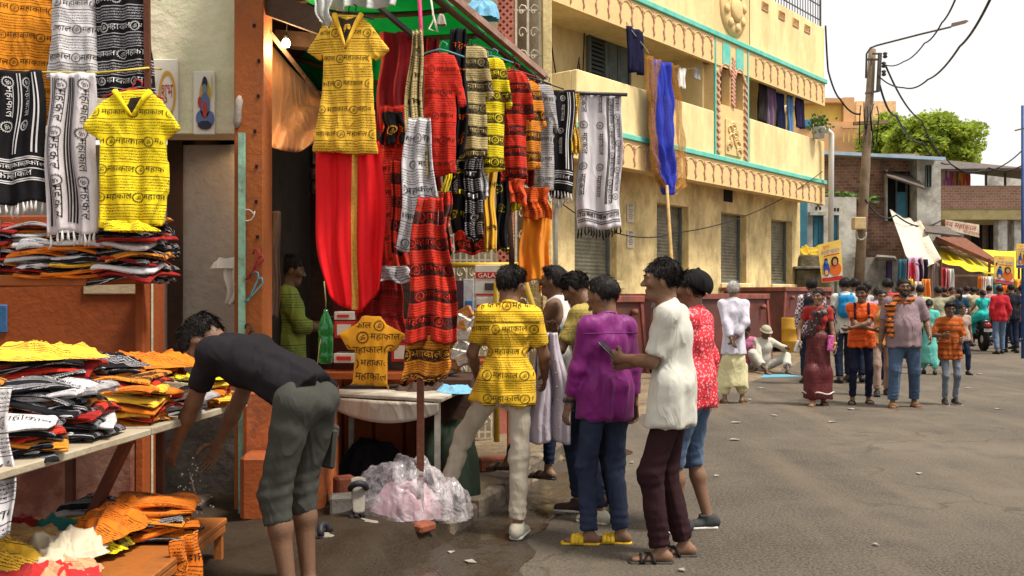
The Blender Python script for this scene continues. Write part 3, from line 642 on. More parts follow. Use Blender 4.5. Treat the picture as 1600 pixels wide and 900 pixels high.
    if bottom:
        t = dict(dict(kind='trousers', end=.96, loose=0., mat=None, fold=.007), **bottom); lz = t['loose']; g = Field(lo, hi, res)
        if t['kind'] == 'skirt':
            ez = t['end']; c = (aR + aL + hR_ + hL_) / 4; bt = vnp((c[0], c[1], ez)); w0 = t.get('w', .2)
            g.seg(pel + vnp((0, 0, .06)), vnp((pel[0] * .4 + c[0] * .6, pel[1] * .4 + c[1] * .6, ez + .35)), (.135 + lz, .11 + lz), (w0, w0 * .8), side, .05); g.seg(vnp((pel[0] * .4 + c[0] * .6, pel[1] * .4 + c[1] * .6, ez + .35)), bt - vnp((0, 0, .05)), (w0, w0 * .8), (w0 * 1.2, w0 * 1.0), side, .06, cut=(bt, (0, 0, -1)))
            [g.seg(k_ + (vnp(e_) - k_) * .0, vnp(e_) * .75 + k_ * .25, .075, .07, k=.08) for k_, e_ in ((knR, aR), (knL, aL))]
            cloth('skirt', g, t['mat'], .016, .07, (1, 1, .12))
        else:
            g.seg(pel + sp * .03, pel - vnp((0, 0, .04)), (.112 + fat * .05 + lz * .5, .088 + fat * .05 + lz * .5), (.118 + fat * .03 + lz * .5, .092 + fat * .03 + lz * .5), side, .05)
            for hp, k_, a in ((hR_, knR, aR), (hL_, knL, aL)):
                r0, r1, r2 = (.07 if abs(lean[1]) < 40 else .078) + lz + fat * .028, .056 + lz, .047 + lz * t.get('flare', 1.)
                if t['end'] <= .5: c = hp + (k_ - hp) * t['end'] * 2; g.seg(hp, c + (k_ - hp) * .1, r0, r1 + .012, k=.04, cut=(c, k_ - hp))
                else: c = k_ + (a - k_) * (t['end'] - .5) * 2; g.seg(hp, k_, r0, r1, k=.04); g.seg(k_, c + (a - k_) * .05, r1, r1 + (r2 - r1) * (t['end'] - .5) * 2, k=.04, cut=(c, a - k_))
            cloth(t['kind'], g, t['mat'], t['fold'], t.get('lam', .09), (1, 1, 1.1))
    for (a, fy), sgn in (((aR, footyaw[0]), 1), ((aL, footyaw[1]), -1)):
        if not shoes: break
        t = shoes; d = rotz(fy) @ vnp((0, 1, 0)); sdv = np.cross(d, (0, 0, 1)); g0 = a; hs_ = max(.008, res * .6)
        if t['kind'] == 'shoe':
            g = Field(g0 - .2, g0 + .25, hs_); g.seg(g0 + d * -.045 + vnp((0, 0, -.04)), g0 + d * .155 + vnp((0, 0, -.055)), (.04, .042), (.048, .026), sdv, .03, cut=(g0 + vnp((0, 0, -.08)), (0, 0, -1)))
            g.seg(g0 + d * -.02 + vnp((0, 0, -.02)), g0 + d * .02 + vnp((0, 0, .02)), .046, .042, k=.03, cut=(g0 + vnp((0, 0, .015)), (0, 0, 1)))
            v, q = g.mesh(); sh = obj('shoe', mesh_np('shoe', v, q, t['mat']), root)
            g = Field(g0 - .2, g0 + .25, hs_); g.seg(g0 + d * -.05 + vnp((0, 0, -.07)), g0 + d * .16 + vnp((0, 0, -.07)), (.045, .02), (.052, .018), sdv, .01, cut=(g0 + vnp((0, 0, -.055)), (0, 0, 1)), cut2=(g0 + vnp((0, 0, -.084)), (0, 0, -1)))
            v, q = g.mesh(); obj('sole', mesh_np('sole', v, q, t.get('sole', t['mat'])), sh)
        else:
            g = Field(g0 - .2, g0 + .25, hs_); g.seg(g0 + d * -.055 + vnp((0, 0, -.075)), g0 + d * .165 + vnp((0, 0, -.075)), (.042, .022), (.052, .02), sdv, .01, cut=(g0 + vnp((0, 0, -.068)), (0, 0, 1)), cut2=(g0 + vnp((0, 0, -.086)), (0, 0, -1)))
            v, q = g.mesh(); sh = obj('sandal', mesh_np('sandal', v, q, t.get('sole', t['mat'])), root)
            mb = MB()
            for y0, y1, hgt in t.get('straps', ((.06, .1, .0),)):
                pr = [g0 + sdv * .05 * math.cos(q) + d * (y0 + (y1 - y0) * q / math.pi) + vnp((0, 0, -.075 + .045 * math.sin(q) + hgt * math.sin(q))) for q in np.linspace(0, math.pi, 9)]
                mb.tube([tuple(p) for p in pr], t.get('sr', .012), 6)
            tag(mb.build('strap', t['mat'], sh), kind='stuff')
    return root, J
def seams(root, J, mat, z0=None, yoke=None):
    """stitched hem and yoke seams: thin raised lines lying on the shirt"""
    o = J['shirt']; me = o.data; bv = BVHTree.FromPolygons([v.co for v in me.vertices], [p.vertices[:] for p in me.polygons]); hz = min(v.co.z for v in me.vertices)
    for z, a0, a1 in ((hz + .022, 0, 2 * math.pi), (yoke, math.pi * 1.08, math.pi * 1.92)):
        if z is None: continue
        pts = []
        for a in np.linspace(a0, a1, 60):
            c = Vector((J['pel'][0] + (J['chest'][0] - J['pel'][0]) * (z - J['pel'][2]) / .36, J['pel'][1] + (J['chest'][1] - J['pel'][1]) * (z - J['pel'][2]) / .36, z)); d = Vector((math.cos(a), math.sin(a), 0)); h, n, _, _ = bv.ray_cast(c + d * .5, -d, .5)
            if h is not None and (h - c).length < .24: pts.append(h + n * .0005)
        if len(pts) > 8: MB().tube(pts, .0028, 4, False).build('seam', mat, o)
def project_print(root, J, items, col, yaw_dir, base, mat_name='print'):
    """lettering laid on a worn shirt: rays along yaw_dir (local) meet the cloth"""
    o = J['shirt']; me = o.data; bv = BVHTree.FromPolygons([v.co for v in me.vertices], [p.vertices[:] for p in me.polygons])
    d = Vector(unit(yaw_dir)); right = Vector((d.y, -d.x, 0)).normalized() if abs(d.z) < .9 else Vector((1, 0, 0)); up = right.cross(d).normalized(); b = Vector(base)
    def mapper(u, v):
        out = np.zeros((len(u), 3)); ok = np.zeros(len(u), bool)
        for i in range(len(u)):
            h, n, _, _ = bv.ray_cast(b + right * u[i] + up * v[i] - d * .8, d, 1.6)
            if h is not None and n.dot(d) < -.3: q = h + n * .004; out[i] = q; ok[i] = True
        return out, ok
    return decal(items, mapper, ink(col), o)
# ================================================================ the setting
def road_mat():
    m, nt, b = newmat('asphalt'); v = rcoord(nt, False)
    big = noise(nt, v, .35, 6, .6); mid = noise(nt, v, 2.3, 6, .7); fine = noise(nt, v, 55, 3, .7); grit = noise(nt, v, 190, 2, .6)
    c = mixc(nt, rampn(nt, fine, [(.35, 0.), (.65, 1.)]), (.028, .0225, .017), (.18, .145, .109))
    c = mixc(nt, rampn(nt, grit, [(.55, 0.), (.75, .8)]), c, (.24, .2, .155))
    c = mixc(nt, rampn(nt, big, [(.42, 0.), (.66, .6)]), c, (.23, .185, .135))          # dust
    c = mixc(nt, rampn(nt, mid, [(.5, 0.), (.72, .42)]), c, (.03, .024, .019))          # damp and oil patches
    ck = nt.nodes.new('ShaderNodeTexVoronoi'); ck.feature = 'DISTANCE_TO_EDGE'; ck.inputs['Scale'].default_value = .55; dv = nt.nodes.new('ShaderNodeVectorMath'); dv.operation = 'ADD'; nz = nt.nodes.new('ShaderNodeTexNoise'); nz.inputs['Scale'].default_value = 1.7; nz.inputs['Detail'].default_value = 6; nt.links.new(v, nz.inputs['Vector']); nt.links.new(v, dv.inputs[0]); nt.links.new(nz.outputs['Color'], dv.inputs[1]); nt.links.new(dv.outputs[0], ck.inputs['Vector'])
    crk = math_(nt, 'MULTIPLY', rampn(nt, ck.outputs['Distance'], [(.004, 1.), (.014, 0.)]), rampn(nt, big, [(.45, 0.), (.55, 1.)])); c = mixc(nt, math_(nt, 'MULTIPLY', crk, .35), c, (.012, .01, .008))
    mp = nt.nodes.new('ShaderNodeMapping'); mp.inputs['Rotation'].default_value = (0, 0, R(28)); mp.inputs['Scale'].default_value = (1.6, .12, 1); nt.links.new(v, mp.inputs[0]); c = mixc(nt, rampn(nt, noise(nt, mp.outputs[0], 1.3, 5), [(.5, 0.), (.68, .45)]), c, (.22, .17, .115))
    nt.links.new(c, b.inputs['Base Color'])
    nt.links.new(rampn(nt, mid, [(.4, .88), (.75, .62)]), b.inputs['Roughness'])
    b.inputs['Specular IOR Level'].default_value = .25; bump(nt, b, math_(nt, 'ADD', math_(nt, 'MULTIPLY', fine, .6), grit), .014, 1.); return m
def pave_mat():
    m, nt, b = newmat('packed_earth'); v = rcoord(nt, False)
    a = noise(nt, v, 1.1, 7, .65); c2 = noise(nt, v, 9, 7, .75); g = noise(nt, v, 70, 3, .7)
    c = mixc(nt, rampn(nt, c2, [(.3, 0.), (.7, 1.)]), (.075, .05, .03), (.24, .17, .1))
    c = mixc(nt, rampn(nt, a, [(.4, 0.), (.65, .7)]), c, (.3, .23, .15)); c = mixc(nt, rampn(nt, g, [(.5, 0.), (.8, .6)]), c, (.04, .028, .02))
    sp = nt.nodes.new('ShaderNodeSeparateXYZ'); nt.links.new(v, sp.inputs[0])
    wet = math_(nt, 'ADD', rampn(nt, math_(nt, 'DIVIDE', sp.outputs[1], 12.), [(.45, 1.), (.66, 0.)]), math_(nt, 'MULTIPLY', math_(nt, 'SUBTRACT', a, .5), .8))   # spilled wash water near the tap
    wet = rampn(nt, wet, [(.3, 0.), (.75, 1.)])
    nt.links.new(mixc(nt, math_(nt, 'MULTIPLY', wet, .88), c, (.02, .012, .007)), b.inputs['Base Color'])
    nt.links.new(rampn(nt, wet, [(0., .9), (1., .62)]), b.inputs['Roughness'])
    b.inputs['Specular IOR Level'].default_value = .16; bump(nt, b, math_(nt, 'ADD', c2, math_(nt, 'MULTIPLY', g, .4)), .03, .9); return m
rd = MB().raw([(-700, -60, 0), (700, -60, 0), (700, 1600, 0), (-700, 1600, 0)], [(0, 1, 2, 3)]).build('road', road_mat()); tag(rd, kind='structure')
EDGE = ([-2, 3.6, 5.02, 5.42, 5.92, 6.65, 9.34, 11.0, 13.1, 20, 31, 60], [-2.2, -.95, -.52, -.42, -.30, -.05, .65, 1.36, 2.5, 6.0, 10.6, 24])
def edge_x(y): return np.interp(y, *EDGE)
def pave_z(x, y):
    t = edge_x(y) + .05 * np.sin(7 * y) + .03 * np.sin(19 * y) - x; h = np.interp(y, [0, 9, 12, 60], [.13, .13, .03, .03])
    k = np.clip(t / .12, 0, 1); k = k * k * (3 - 2 * k)
    rough = np.interp(y, [0, 5.8, 7, 60], [.022, .022, .01, .006])
    return (h * k - .01 * (k < .02) + k * rough * (np.sin(5.1 * x + 2.3 * y) + np.sin(11 * x - 7 * y) * .6 + np.sin(23 * y + 17 * x) * .35) + .05 * k * np.exp(-((x + .75) ** 2 + (y - 5.0) ** 2) / .12))
ys = np.concatenate([np.linspace(1, 12, 200), np.linspace(12.3, 60, 60)]); ts = np.concatenate([np.linspace(-.14, .3, 16), np.linspace(.36, 3, 40), np.linspace(3.4, 26, 20)])
YY, TT = np.meshgrid(ys, ts, indexing='ij'); XX = edge_x(YY) - TT; ZZ = pave_z(XX, YY)
nI, nJ = YY.shape; i_, j_ = np.meshgrid(np.arange(nI - 1), np.arange(nJ - 1), indexing='ij'); a_ = (i_ * nJ + j_).ravel()
pv = obj('pavement', mesh_np('pavement', np.stack([XX, YY, ZZ], -1).reshape(-1, 3), np.stack([a_, a_ + nJ, a_ + nJ + 1, a_ + 1], 1)[:, ::-1], pave_mat())); tag(pv, kind='structure')
kb = M('kerb_concrete', (.19, .15, .105), .9, .35, 7, .012, 30, stain=(.05, .035, .025), samt=.8, sscale=5)
y = 5.6; rr = random.Random(3)
while y < 9.6:
    L = rr.uniform(.45, .75); ya, yb = y + .02, y + L; xa, xb = edge_x(ya) - .02, edge_x(yb) - .02
    d = Vector((xb - xa, yb - ya, 0)).normalized(); nl = Vector((-d.y, d.x, 0)); z1 = (.14 if y > 5.8 else .1) + rr.uniform(-.015, .02); w = rr.uniform(.17, .22)
    MB().obox(Vector(((xa + xb) / 2, (ya + yb) / 2, z1 / 2 - .02)) + nl * .05, (w, L - .02, z1 + .04), Matrix((-nl, d, (0, 0, 1))).transposed() @ Matrix.Rotation(rr.uniform(-.05, .05), 3, 'Z') @ Matrix.Rotation(rr.uniform(-.06, .06), 3, 'Y')).build('kerb_stone', kb, pv, bevel=.02); y += L
def wet_mat():
    m, nt, b = newmat('wet_gutter'); v = rcoord(nt, False); a = noise(nt, v, 2.2, 6, .7); g = noise(nt, v, 38, 4, .7)
    nt.links.new(mixc(nt, g, (.012, .009, .006), (.075, .055, .038)), b.inputs['Base Color']); pd = rampn(nt, a, [(.44, .5), (.54, .05)])
    nt.links.new(pd, b.inputs['Roughness']); b.inputs['Specular IOR Level'].default_value = .6
    bump(nt, b, math_(nt, 'MULTIPLY', g, pd), .02, .8); return m
gy = np.linspace(3, 10.2, 60); gl = [(edge_x(v) - .16, v, .005) for v in gy]; gr = [(edge_x(v) + (.56 + .07 * math.sin(3 * v) + .04 * math.sin(11 * v)) * (1 if v < 8.6 else max(.1, (10.3 - v) / 1.7)), v, .005) for v in gy]
gt = MB().raw(gl + gr, [(i, 60 + i, 61 + i, i + 1) for i in range(59)]).build('gutter_water', wet_mat()); tag(gt, kind='structure')

# ---------------------------------------------------------------- the yellow building
BO = Vector((9.91, 30.4, 0)); BD = Vector((.6402, .7682, 0)); BN = Vector((-.7682, .6402, 0))
BMW = Matrix(((BD.x, BN.x, 0, BO.x), (BD.y, BN.y, 0, BO.y), (0, 0, 1, 0), (0, 0, 0, 1)))
def bl(px, py, yy=0.0):
    o = BO + BN * yy; q = (px - 800) / F; x = (o.y * q - o.x) / (BD.x - BD.y * q); Yw = o.y + BD.y * x; return x, H0 + (HZ - py) / F * Yw
yel = M('yellow_plaster', (.83, .66, .34), .9, .08, 1.3, .006, 25, stain=(.52, .36, .15), samt=.5, sscale=1.5, zs=.4)
yel2 = M('yellow_plaster_grimy', (.8, .62, .3), .9, .12, 1.6, .008, 25, stain=(.24, .17, .08), samt=.6, sscale=1.9, zs=.6)
yel3 = M('pale_yellow_trim', (.76, .54, .25), .85, .12, 3, .004, 30, stain=(.4, .26, .12), samt=.4)
teal = M('teal_paint', (.12, .52, .42), .7, .2, 3, .003, 40, stain=(.3, .4, .3), samt=.4)
pink = M('pink_ornament', (.56, .3, .21), .85, .2, 9, .003, 40)
dark = M('dark_void', (.012, .011, .011), .9, .2, 3, 0)
gwood = M('grey_blue_wood', (.13, .16, .165), .7, .3, 6, .004, 50, stain=(.05, .05, .05))
shut = M('shutter_metal', (.24, .225, .165), .55, .2, 2.5, .003, 30, .4, .3, stain=(.09, .07, .05), samt=.6)
B = thing('yellow_building', 'two storey yellow plastered house with teal cornices, balconies and roller shutters', 'building', mw=BMW)
WY = .9; XL = -15.2; xr = bl(1250, 300, WY)[0]
doors = [(bl(884, 300, WY + .25)[0], bl(950, 300, WY + .25)[0]), (bl(1013, 300, WY + .25)[0], bl(1063, 300, WY + .25)[0]), (bl(1114, 300, WY + .25)[0], bl(1154, 300, WY + .25)[0]), (bl(1193, 300, WY + .25)[0], bl(1226, 300, WY + .25)[0])]
ZT, ZB = 3.78, 1.78
mb = MB(); xs = [XL] + [v for d_ in doors for v in d_] + [xr]
for i in range(0, len(xs), 2): mb.box((xs[i], WY, 0), (xs[i + 1], WY + .5, 4.75))
for a, b_ in doors: mb.box((a, WY + .002, ZT), (b_, WY + .5, 4.748)); mb.box((a, WY - .05, 0), (b_, WY + .5, ZB))
mb.box((xr - .4, WY + .5, 0), (xr, WY + 9, 9.5)); mb.build('wall', yel2, B)
for a, b_ in doors:
    n = 44; prof = []
    for i in range(n + 1):
        z = ZB + (ZT - ZB) * i / n; prof.append((WY + .27 + (.018 if i % 2 else 0), z))
    s_ = MB(); s_.raw([(a - .03, y_, z) for y_, z in prof] + [(b_ + .03, y_, z) for y_, z in prof], [(i, n + 1 + i, n + 2 + i, i + 1) for i in range(n)]); so2 = s_.build('roller_shutter', shut, B)
    MB().box((a, WY + .2, ZB), (a + .05, WY + .268, ZT)).build('guide_rail', gwood, so2); MB().box((b_ - .05, WY + .2, ZB), (b_, WY + .268, ZT)).build('guide_rail', gwood, so2); MB().box((a + .05, WY + .22, ZB), (b_ - .05, WY + .266, ZB + .09)).build('bottom_bar', gwood, so2)
    MB().box((a - .15, WY - .12, ZB - .2), (b_ + .2, WY - .052, ZB)).build('sill', yel2, B, bevel=.02)
# plinth of stone blocks at the far end (those that can be told apart)
rr = random.Random(5)
stonem = M('painted_stone', (.62, .42, .17), .92, .3, 4, .02, 14, stain=(.14, .09, .05), samt=.7, sscale=3)
for row in range(5):
    x = bl(1195, 300, WY)[0] + (row % 2) * .25
    while x < xr - .12:
        L = min(rr.uniform(.5, .8), xr + .02 - x); MB().box((x + .015, WY - .13 + rr.uniform(-.02, .02), .02 + row * .33), (x + L - .015, WY - .056, .02 + row * .33 + .31)).build('stone', stonem, B, bevel=.03); x += L
# first floor slab, fascia, soffit
MB().box((XL, .04, 4.42), (0, 4, 4.60)).build('balcony_slab', yel, B)
MB().box((XL, 0, 4.30), (0, .12, 4.93)).build('fascia', yel3, B)
MB().box((XL, -.06, 4.934), (.05, .1, 5.06)).build('cornice', teal, B, bevel=.015)
def ornaments(z0, z1, x0, x1, step):
    x = x0
    om = MB()
    om.tube([(0.02 * math.sin(i * 1.7), -.012, z0 + (z1 - z0) * i / 8) for i in range(9)], [.018, .03, .013, .03, .013, .03, .013, .03, .018], 6); me = om.mesh('ornament', pink)
    ar = MB().tube([(step * .5 + step * .38 * math.cos(a), -.004, z1 - .12 + .13 * math.sin(a)) for a in np.linspace(.1, 3.04, 8)], .018, 5).mesh('arch_trim', yel3)
    while x < x1:
        o = obj('ornament', me, B); o.location.x = x
        if x + step < x1: o = obj('arch_trim', ar, B); o.location.x = x
        x += step
ornaments(4.36, 4.84, XL + .3, -.1, .47)
MB().box((xr - .3, -.003, 4.28), (0, .2, 4.299)).build('edge_strip', yel3, B)
# parapets (low wall of the balconies)
xa, zpa = bl(902, 110); xb, zpb = bl(1112, 170); xc, _ = bl(1117, 100); xd, _ = bl(1172, 100)
zp = (zpa + zpb) / 2; zr = bl(1230, 203)[1]
MB().box((xa, .01, 5.06), (xc - .02, .16, zp)).box((xa, .16, 5.06), (xa + .16, 1.6, zp)).build('parapet', yel, B, bevel=.02)
MB().box((XL, .012, 5.06), (xa - .5, .16, zp - .9)).build('parapet', yel, B)
MB().box((xd + .02, .01, 5.06), (-.01, .16, zr)).box((-.16, .16, 5.06), (-.01, 5, zr)).build('parapet', yel, B, bevel=.02)
# recessed wall with door-windows
RY = 1.45
MB().box((XL, RY, 4.6), (xc + .2, RY + .3, 7.9)).box((xd - .2, RY + .1, 4.6), (-.6, RY + .4, 7.9)).box((xc - .1, .3, 4.6), (xc + .05, RY, 7.9)).box((xd - .05, .3, 4.6), (xd + .1, RY, 7.9)).build('inner_wall', yel, B)
def shutter_window(px0, px1, py0, py1):
    x0, z1 = bl(px0, py0, RY); x1, _ = bl(px1, py0, RY); z0 = bl((px0 + px1) / 2, py1 + 22, RY)[1]; z1 = bl((px0 + px1) / 2, (py0 + py1) / 2 - (py1 - py0) * .5 + 8, RY)[1]
    w = MB().box((x0 - .02, RY - .03, z0), (x1 + .02, RY - .004, z1)).build('window', dark, B); fr = MB(); wd_ = x1 - x0
    for a in (x0 - .06, x0 + wd_ * .36, x1 - .02): fr.box((a, RY - .12, z0), (a + .08, RY - .031, z1))
    zt = z0 + (z1 - z0) * .66; fr.box((x0 + .02, RY - .11, z1 - .08), (x1, RY - .032, z1)); fr.box((x0 + .02, RY - .11, zt), (x1, RY - .032, zt + .07)); fr.build('frame', gwood, w)
    lv = MB(); n = 12
    for i in range(n): zz = z0 + (zt - z0) * (i + .5) / n; lv.obox((x0 + .02 + wd_ * .17, RY - .07, zz), (wd_ * .32, .012, (zt - z0) / n * 1.05), Matrix.Rotation(-.7, 3, 'X'))
    tag(lv.build('louvre', gwood, w), kind='stuff')
    for k in range(2):
        a = x0 + wd_ * .36 + .1 + k * wd_ * .28; lf = MB().box((a, RY - .1, z0), (a + wd_ * .26, RY - .05, zt)).build('shutter_leaf', gwood, w, bevel=.008)
        for q in range(2): MB().box((a + .08, RY - .115, z0 + .1 + q * (zt - z0) * .48), (a + wd_ * .26 - .08, RY - .101, z0 + (zt - z0) * (.42 + q * .48))).build('panel', gwood, lf, bevel=.01)
shutter_window(917, 978, 18, 128); shutter_window(1038, 1096, 58, 172)
for px, py in ((901, 17), (1027, 62)):
    x, z = bl(px, py, RY); v = MB().box((x - .35, RY - .02, z - .3), (x + .35, RY - .003, z + .3)).build('vent', dark, B); gr_ = MB()
    for i in range(6): gr_.obox((x, RY - .035, z - .25 + i * .1), (.66, .01, .07), Matrix.Rotation(.6, 3, 'X'))
    tag(gr_.build('slat', pink, v), kind='stuff')
x, z = bl(1137, 300, WY); MB().box((x - .25, WY - .03, z - .28), (x + .25, WY - .003, z + .28)).build('vent', dark, B)
# upper slab, fascia, cornice, second storey
zu = 8.22
MB().box((XL, .05, 7.62), (0, 5, 7.9)).build('upper_slab', yel, B); MB().box((XL, 0, 7.42), (0, .12, zu - .1)).build('fascia', yel3, B); MB().box((XL, -.06, zu - .096), (.06, .1, zu + .04)).build('cornice', teal, B, bevel=.015)
ornaments(7.5, 8.04, XL + .2, xc - .1, .47); ornaments(7.5, 8.04, xd + .35, -.15, .47)
MB().box((XL, .02, zu + .04), (xc - .02, .2, 11.5)).build('upper_wall', yel, B)
zq = bl(1285, 42)[1]; mb = MB(); slots = []
for px in (1196, 1222, 1244, 1262): slots.append(bl(px, 0)[0])
x0 = xd + .04; zs0, zs1 = zq - .42, zq - .2
mb.box((x0, .02, zu + .04), (-.02, .2, zs0)); mb.box((x0, .02, zs1), (-.02, .2, zq)); prev = x0
for xsl in slots: mb.box((prev, .02, zs0), (xsl - .2, .2, zs1)); prev = xsl + .2
mb.box((prev, .02, zs0), (-.02, .2, zs1)); mb.box((-.2, .2, zu + .04), (-.02, 6, zq)); mb.build('upper_parapet', yel, B)
for xsl in slots: MB().tube([(xsl + .2 * sx, .012, zs0 if sz < 0 else zs1) for sx, sz in ((-1, -1), (1, -1), (1, 1), (-1, 1), (-1, -1))], .02, 5, False).build('slot_trim', pink, B)
# railing on the roof terrace
gm = M('rusty_grille', (.09, .075, .06), .8, .4, 8, .003, 40)
rl = MB(); xa2 = bl(1180, 0)[0]
for i in range(26): xx = xa2 + (-.1 - xa2) * i / 25; rl.bar((xx, .11, zq), (xx, .11, zq + (1.1 if i < 12 else 1.5)), .02)
for zz in (.25, .7, 1.05): rl.bar((xa2, .11, zq + zz), (-.1, .11, zq + zz), .03)
rl.bar((-.1, .11, zq), (-.1, .11, zq + 1.6), .05); tag(rl.build('terrace_grille', gm, B), kind='stuff')
# the bay between the balconies: pilasters, niches, relief panel, emblem
bw = xd - xc
bayw = MB(); zb0, zb1 = 5.06, 7.42; n1, n2 = xc + bw * .16, xc + bw * .44; n3, n4 = xc + bw * .58, xc + bw * .82; nz0 = bl(1137, 165)[1]; nz1 = bl(1137, 100)[1]
bayw.box((xc, .03, zb0), (xd, .3, nz0)); bayw.box((xc, .03, nz1), (xd, .3, zb1))
for a, b_ in ((xc, n1), (n2, n3), (n4, xd)): bayw.box((a, .03, nz0), (b_, .3, nz1))
bayw.box((xc, .03, zu + .04), (xd, .26, 11.5)); bayw.build('bay', yel3, B)
for a, b_ in ((n1, n2), (n3, n4)):
    c, r_ = (a + b_) / 2, (b_ - a) / 2; ni = MB().box((a, .27, nz0), (b_, .295, nz1)).build('niche', dark if a == n3 else M('niche_brown', (.2, .13, .06), .9), B)
    ac = MB(); pts = [(c + r_ * math.cos(t), nz1 - .3 + .28 * math.sin(t)) for t in np.linspace(0, math.pi, 9)]
    ac.prism([(a, .02, nz1 + .01)] + [(p[0], .02, p[1]) for p in pts[::-1]] + [(b_, .02, nz1 + .01)], (0, .1, 0)); ac.build('arch', yel3, B)
    MB().tube([(p[0], .015, p[1]) for p in pts], .035, 6).build('arch_moulding', pink, B)
for a in (xc + .02, xd - .14): MB().box((a - .03, -.02, zb0 + .01), (a + .03, .029, zu - .1)).build('teal_edge', teal, B)
for c in (xc + bw * .1, xc + bw * .51, xc + bw * .88):
    tw_ = MB()
    for k in range(12): zz = (5.1 if c != xc + bw * .51 else nz0) + k * (2.2 if c != xc + bw * .51 else 1.3) / 12; tw_.obox((c, .01, zz + .08), (.2, .06, .07), Matrix.Rotation(.5, 3, 'Y'))
    tag(tw_.build('twisted_pilaster', pink, B), kind='stuff')
for a, b_ in ((.2, .42), (.58, .8)): MB().box((xc + bw * a, -.012, 7.5), (xc + bw * b_, -.002, 8.06)).build('teal_square', teal, B)
pn = MB().box((xc + bw * .3, -.005, 5.15), (xc + bw * .75, .028, nz0 - .35)).build('relief_panel', yel3, B, bevel=.01); rr = random.Random(2)
for k in range(14): cx, cz = xc + bw * (.37 + .31 * rr.random()), 5.25 + (nz0 - .35 - 5.35) * k / 14; MB().tube([(cx + .13 * math.cos(t), -.015, cz + .1 * math.sin(t)) for t in np.linspace(0, 4.5, 8)], [.035, .03, .03, .03, .025, .02, .02, .015], 5).build('relief', yel3, pn)
ez = bl(1146, 14)[1]; ec = xc + bw * .52; em = MB().lathe((ec, .03, ez), [(.75, 0), (.72, .05), (.55, .09), (.3, .1), (.1, .1)], 20, Matrix.Rotation(R(90), 3, 'X')).build('emblem', yel3, B)
MB().lathe((ec, -.07, ez - .05), [(.33, 0), (.3, .05), (.2, .08), (.05, .09)], 12, Matrix.Rotation(R(90), 3, 'X')).build('emblem_boss', yel3, em)
for k in range(8): a = k * math.pi / 4 + .2; MB().lathe((ec + .5 * math.cos(a), -.05, ez + .5 * math.sin(a)), [(.13, 0), (.12, .04), (.03, .06)], 8, Matrix.Rotation(R(90), 3, 'X')).build('emblem_leaf', yel3, em)
# notices on the wall
for px, py, w, h in ((984, 333, .15, .23), (984, 374, .15, .21)):
    x, z = bl(px, py, WY); nb = MB().box((x - w, WY - .03, z - h), (x + w, WY - .004, z + h)).build('notice_plate', M('paper', (.62, .55, .42), .8, .12, 8, .001), B)
    it = [('सूचना', x, z + h * .72, .09, 0)] + [(QUAD, x + .02 * math.sin(i), z + h * .45 - i * h * .2, 1, 0) for i in range(0)]
    lines = [((QUAD[0] * np.array([w * (1.5 - .3 * (i % 3)), .012]), QUAD[1]), x, z + h * .4 - i * h * .2, 1, 0) for i in range(6)]
    decal(it + lines, lambda u, v: (np.stack([u, np.full_like(u, WY - .034), v], 1), np.ones(len(u), bool)), ink((.06, .05, .05)), nb)
# laundry on the balconies
def hangcloth(px, py, W, L, col, name, label, yy=.3, amp=.03, group='laundry on the balconies', seed=0, nf=2, tap=.15):
    x, z = bl(px, py, yy); p = BO + BD * x + BN * yy; o = drape(name, label, 'laundry', MW((p.x, p.y, z), math.atan2(BD.y, BD.x)), W, L, CL('lc_%s' % label[:18], col), None, group, amp, nf, .1, seed, None, None, .012, tap, 14, 12); return o
hangcloth(993, 45, .75, 1.0, (.012, .012, .035), 'hanging_cloth', 'navy cloth hung on the line in front of the shuttered window', -.1, .06, seed=1)
hangcloth(1066, 106, .42, .5, (.7, .68, .62), 'hanging_vest', 'small white vest drying beside the blue net', .2, .02, seed=2)
hangcloth(1089, 107, .34, .28, (.3, .29, .27), 'hanging_cloth', 'small grey rag beside the white vest on the balcony line', .2, .02, seed=3)
for k, (px, py, W, L, c, lb) in enumerate(((1190, 118, .6, 1.35, (.03, .025, .025), 'black shirt at the left end of the right balcony line'), (1204, 132, .7, 1.4, (.12, .07, .13), 'faded purple shirt on the right balcony line'), (1219, 146, .65, 1.25, (.015, .018, .05), 'dark navy trousers on the right balcony line'),
        (1235, 150, .45, 1.2, (.08, .2, .42), 'light blue cloth on the right balcony line'), (1249, 152, .65, .95, (.04, .03, .09), 'violet shirt at the right end of the balcony line'))): hangcloth(px, py, W, L, c, 'hanging_shirt', lb, .3, .05, seed=5 + k)
lnm = M('line_rope', (.35, .3, .24), .9, .1, 5, 0)
def bw_(px, py, yy): x, z = bl(px, py, yy); p = BO + BD * x + BN * yy; return (p.x, p.y, z)
tag(MB().tube([bw_(974, 25, .1), bw_(984, 44, -.1), bw_(1008, 75, -.1), bw_(1014, 84, -.2)], .012, 5).build('washing_line', lnm), 'short washing line holding the navy cloth', 'rope')
tag(MB().tube([bw_(1052, 104, .2), bw_(1075, 108, .2), bw_(1103, 103, .2)], .012, 5).build('washing_line', lnm), 'washing line with the white vest and grey rag', 'rope')
tag(MB().tube([bw_(1180, 110, .3), bw_(1205, 133, .3), bw_(1235, 150, .3), bw_(1260, 152, .3)], .012, 5).build('washing_line', lnm), 'washing line across the right balcony', 'rope')
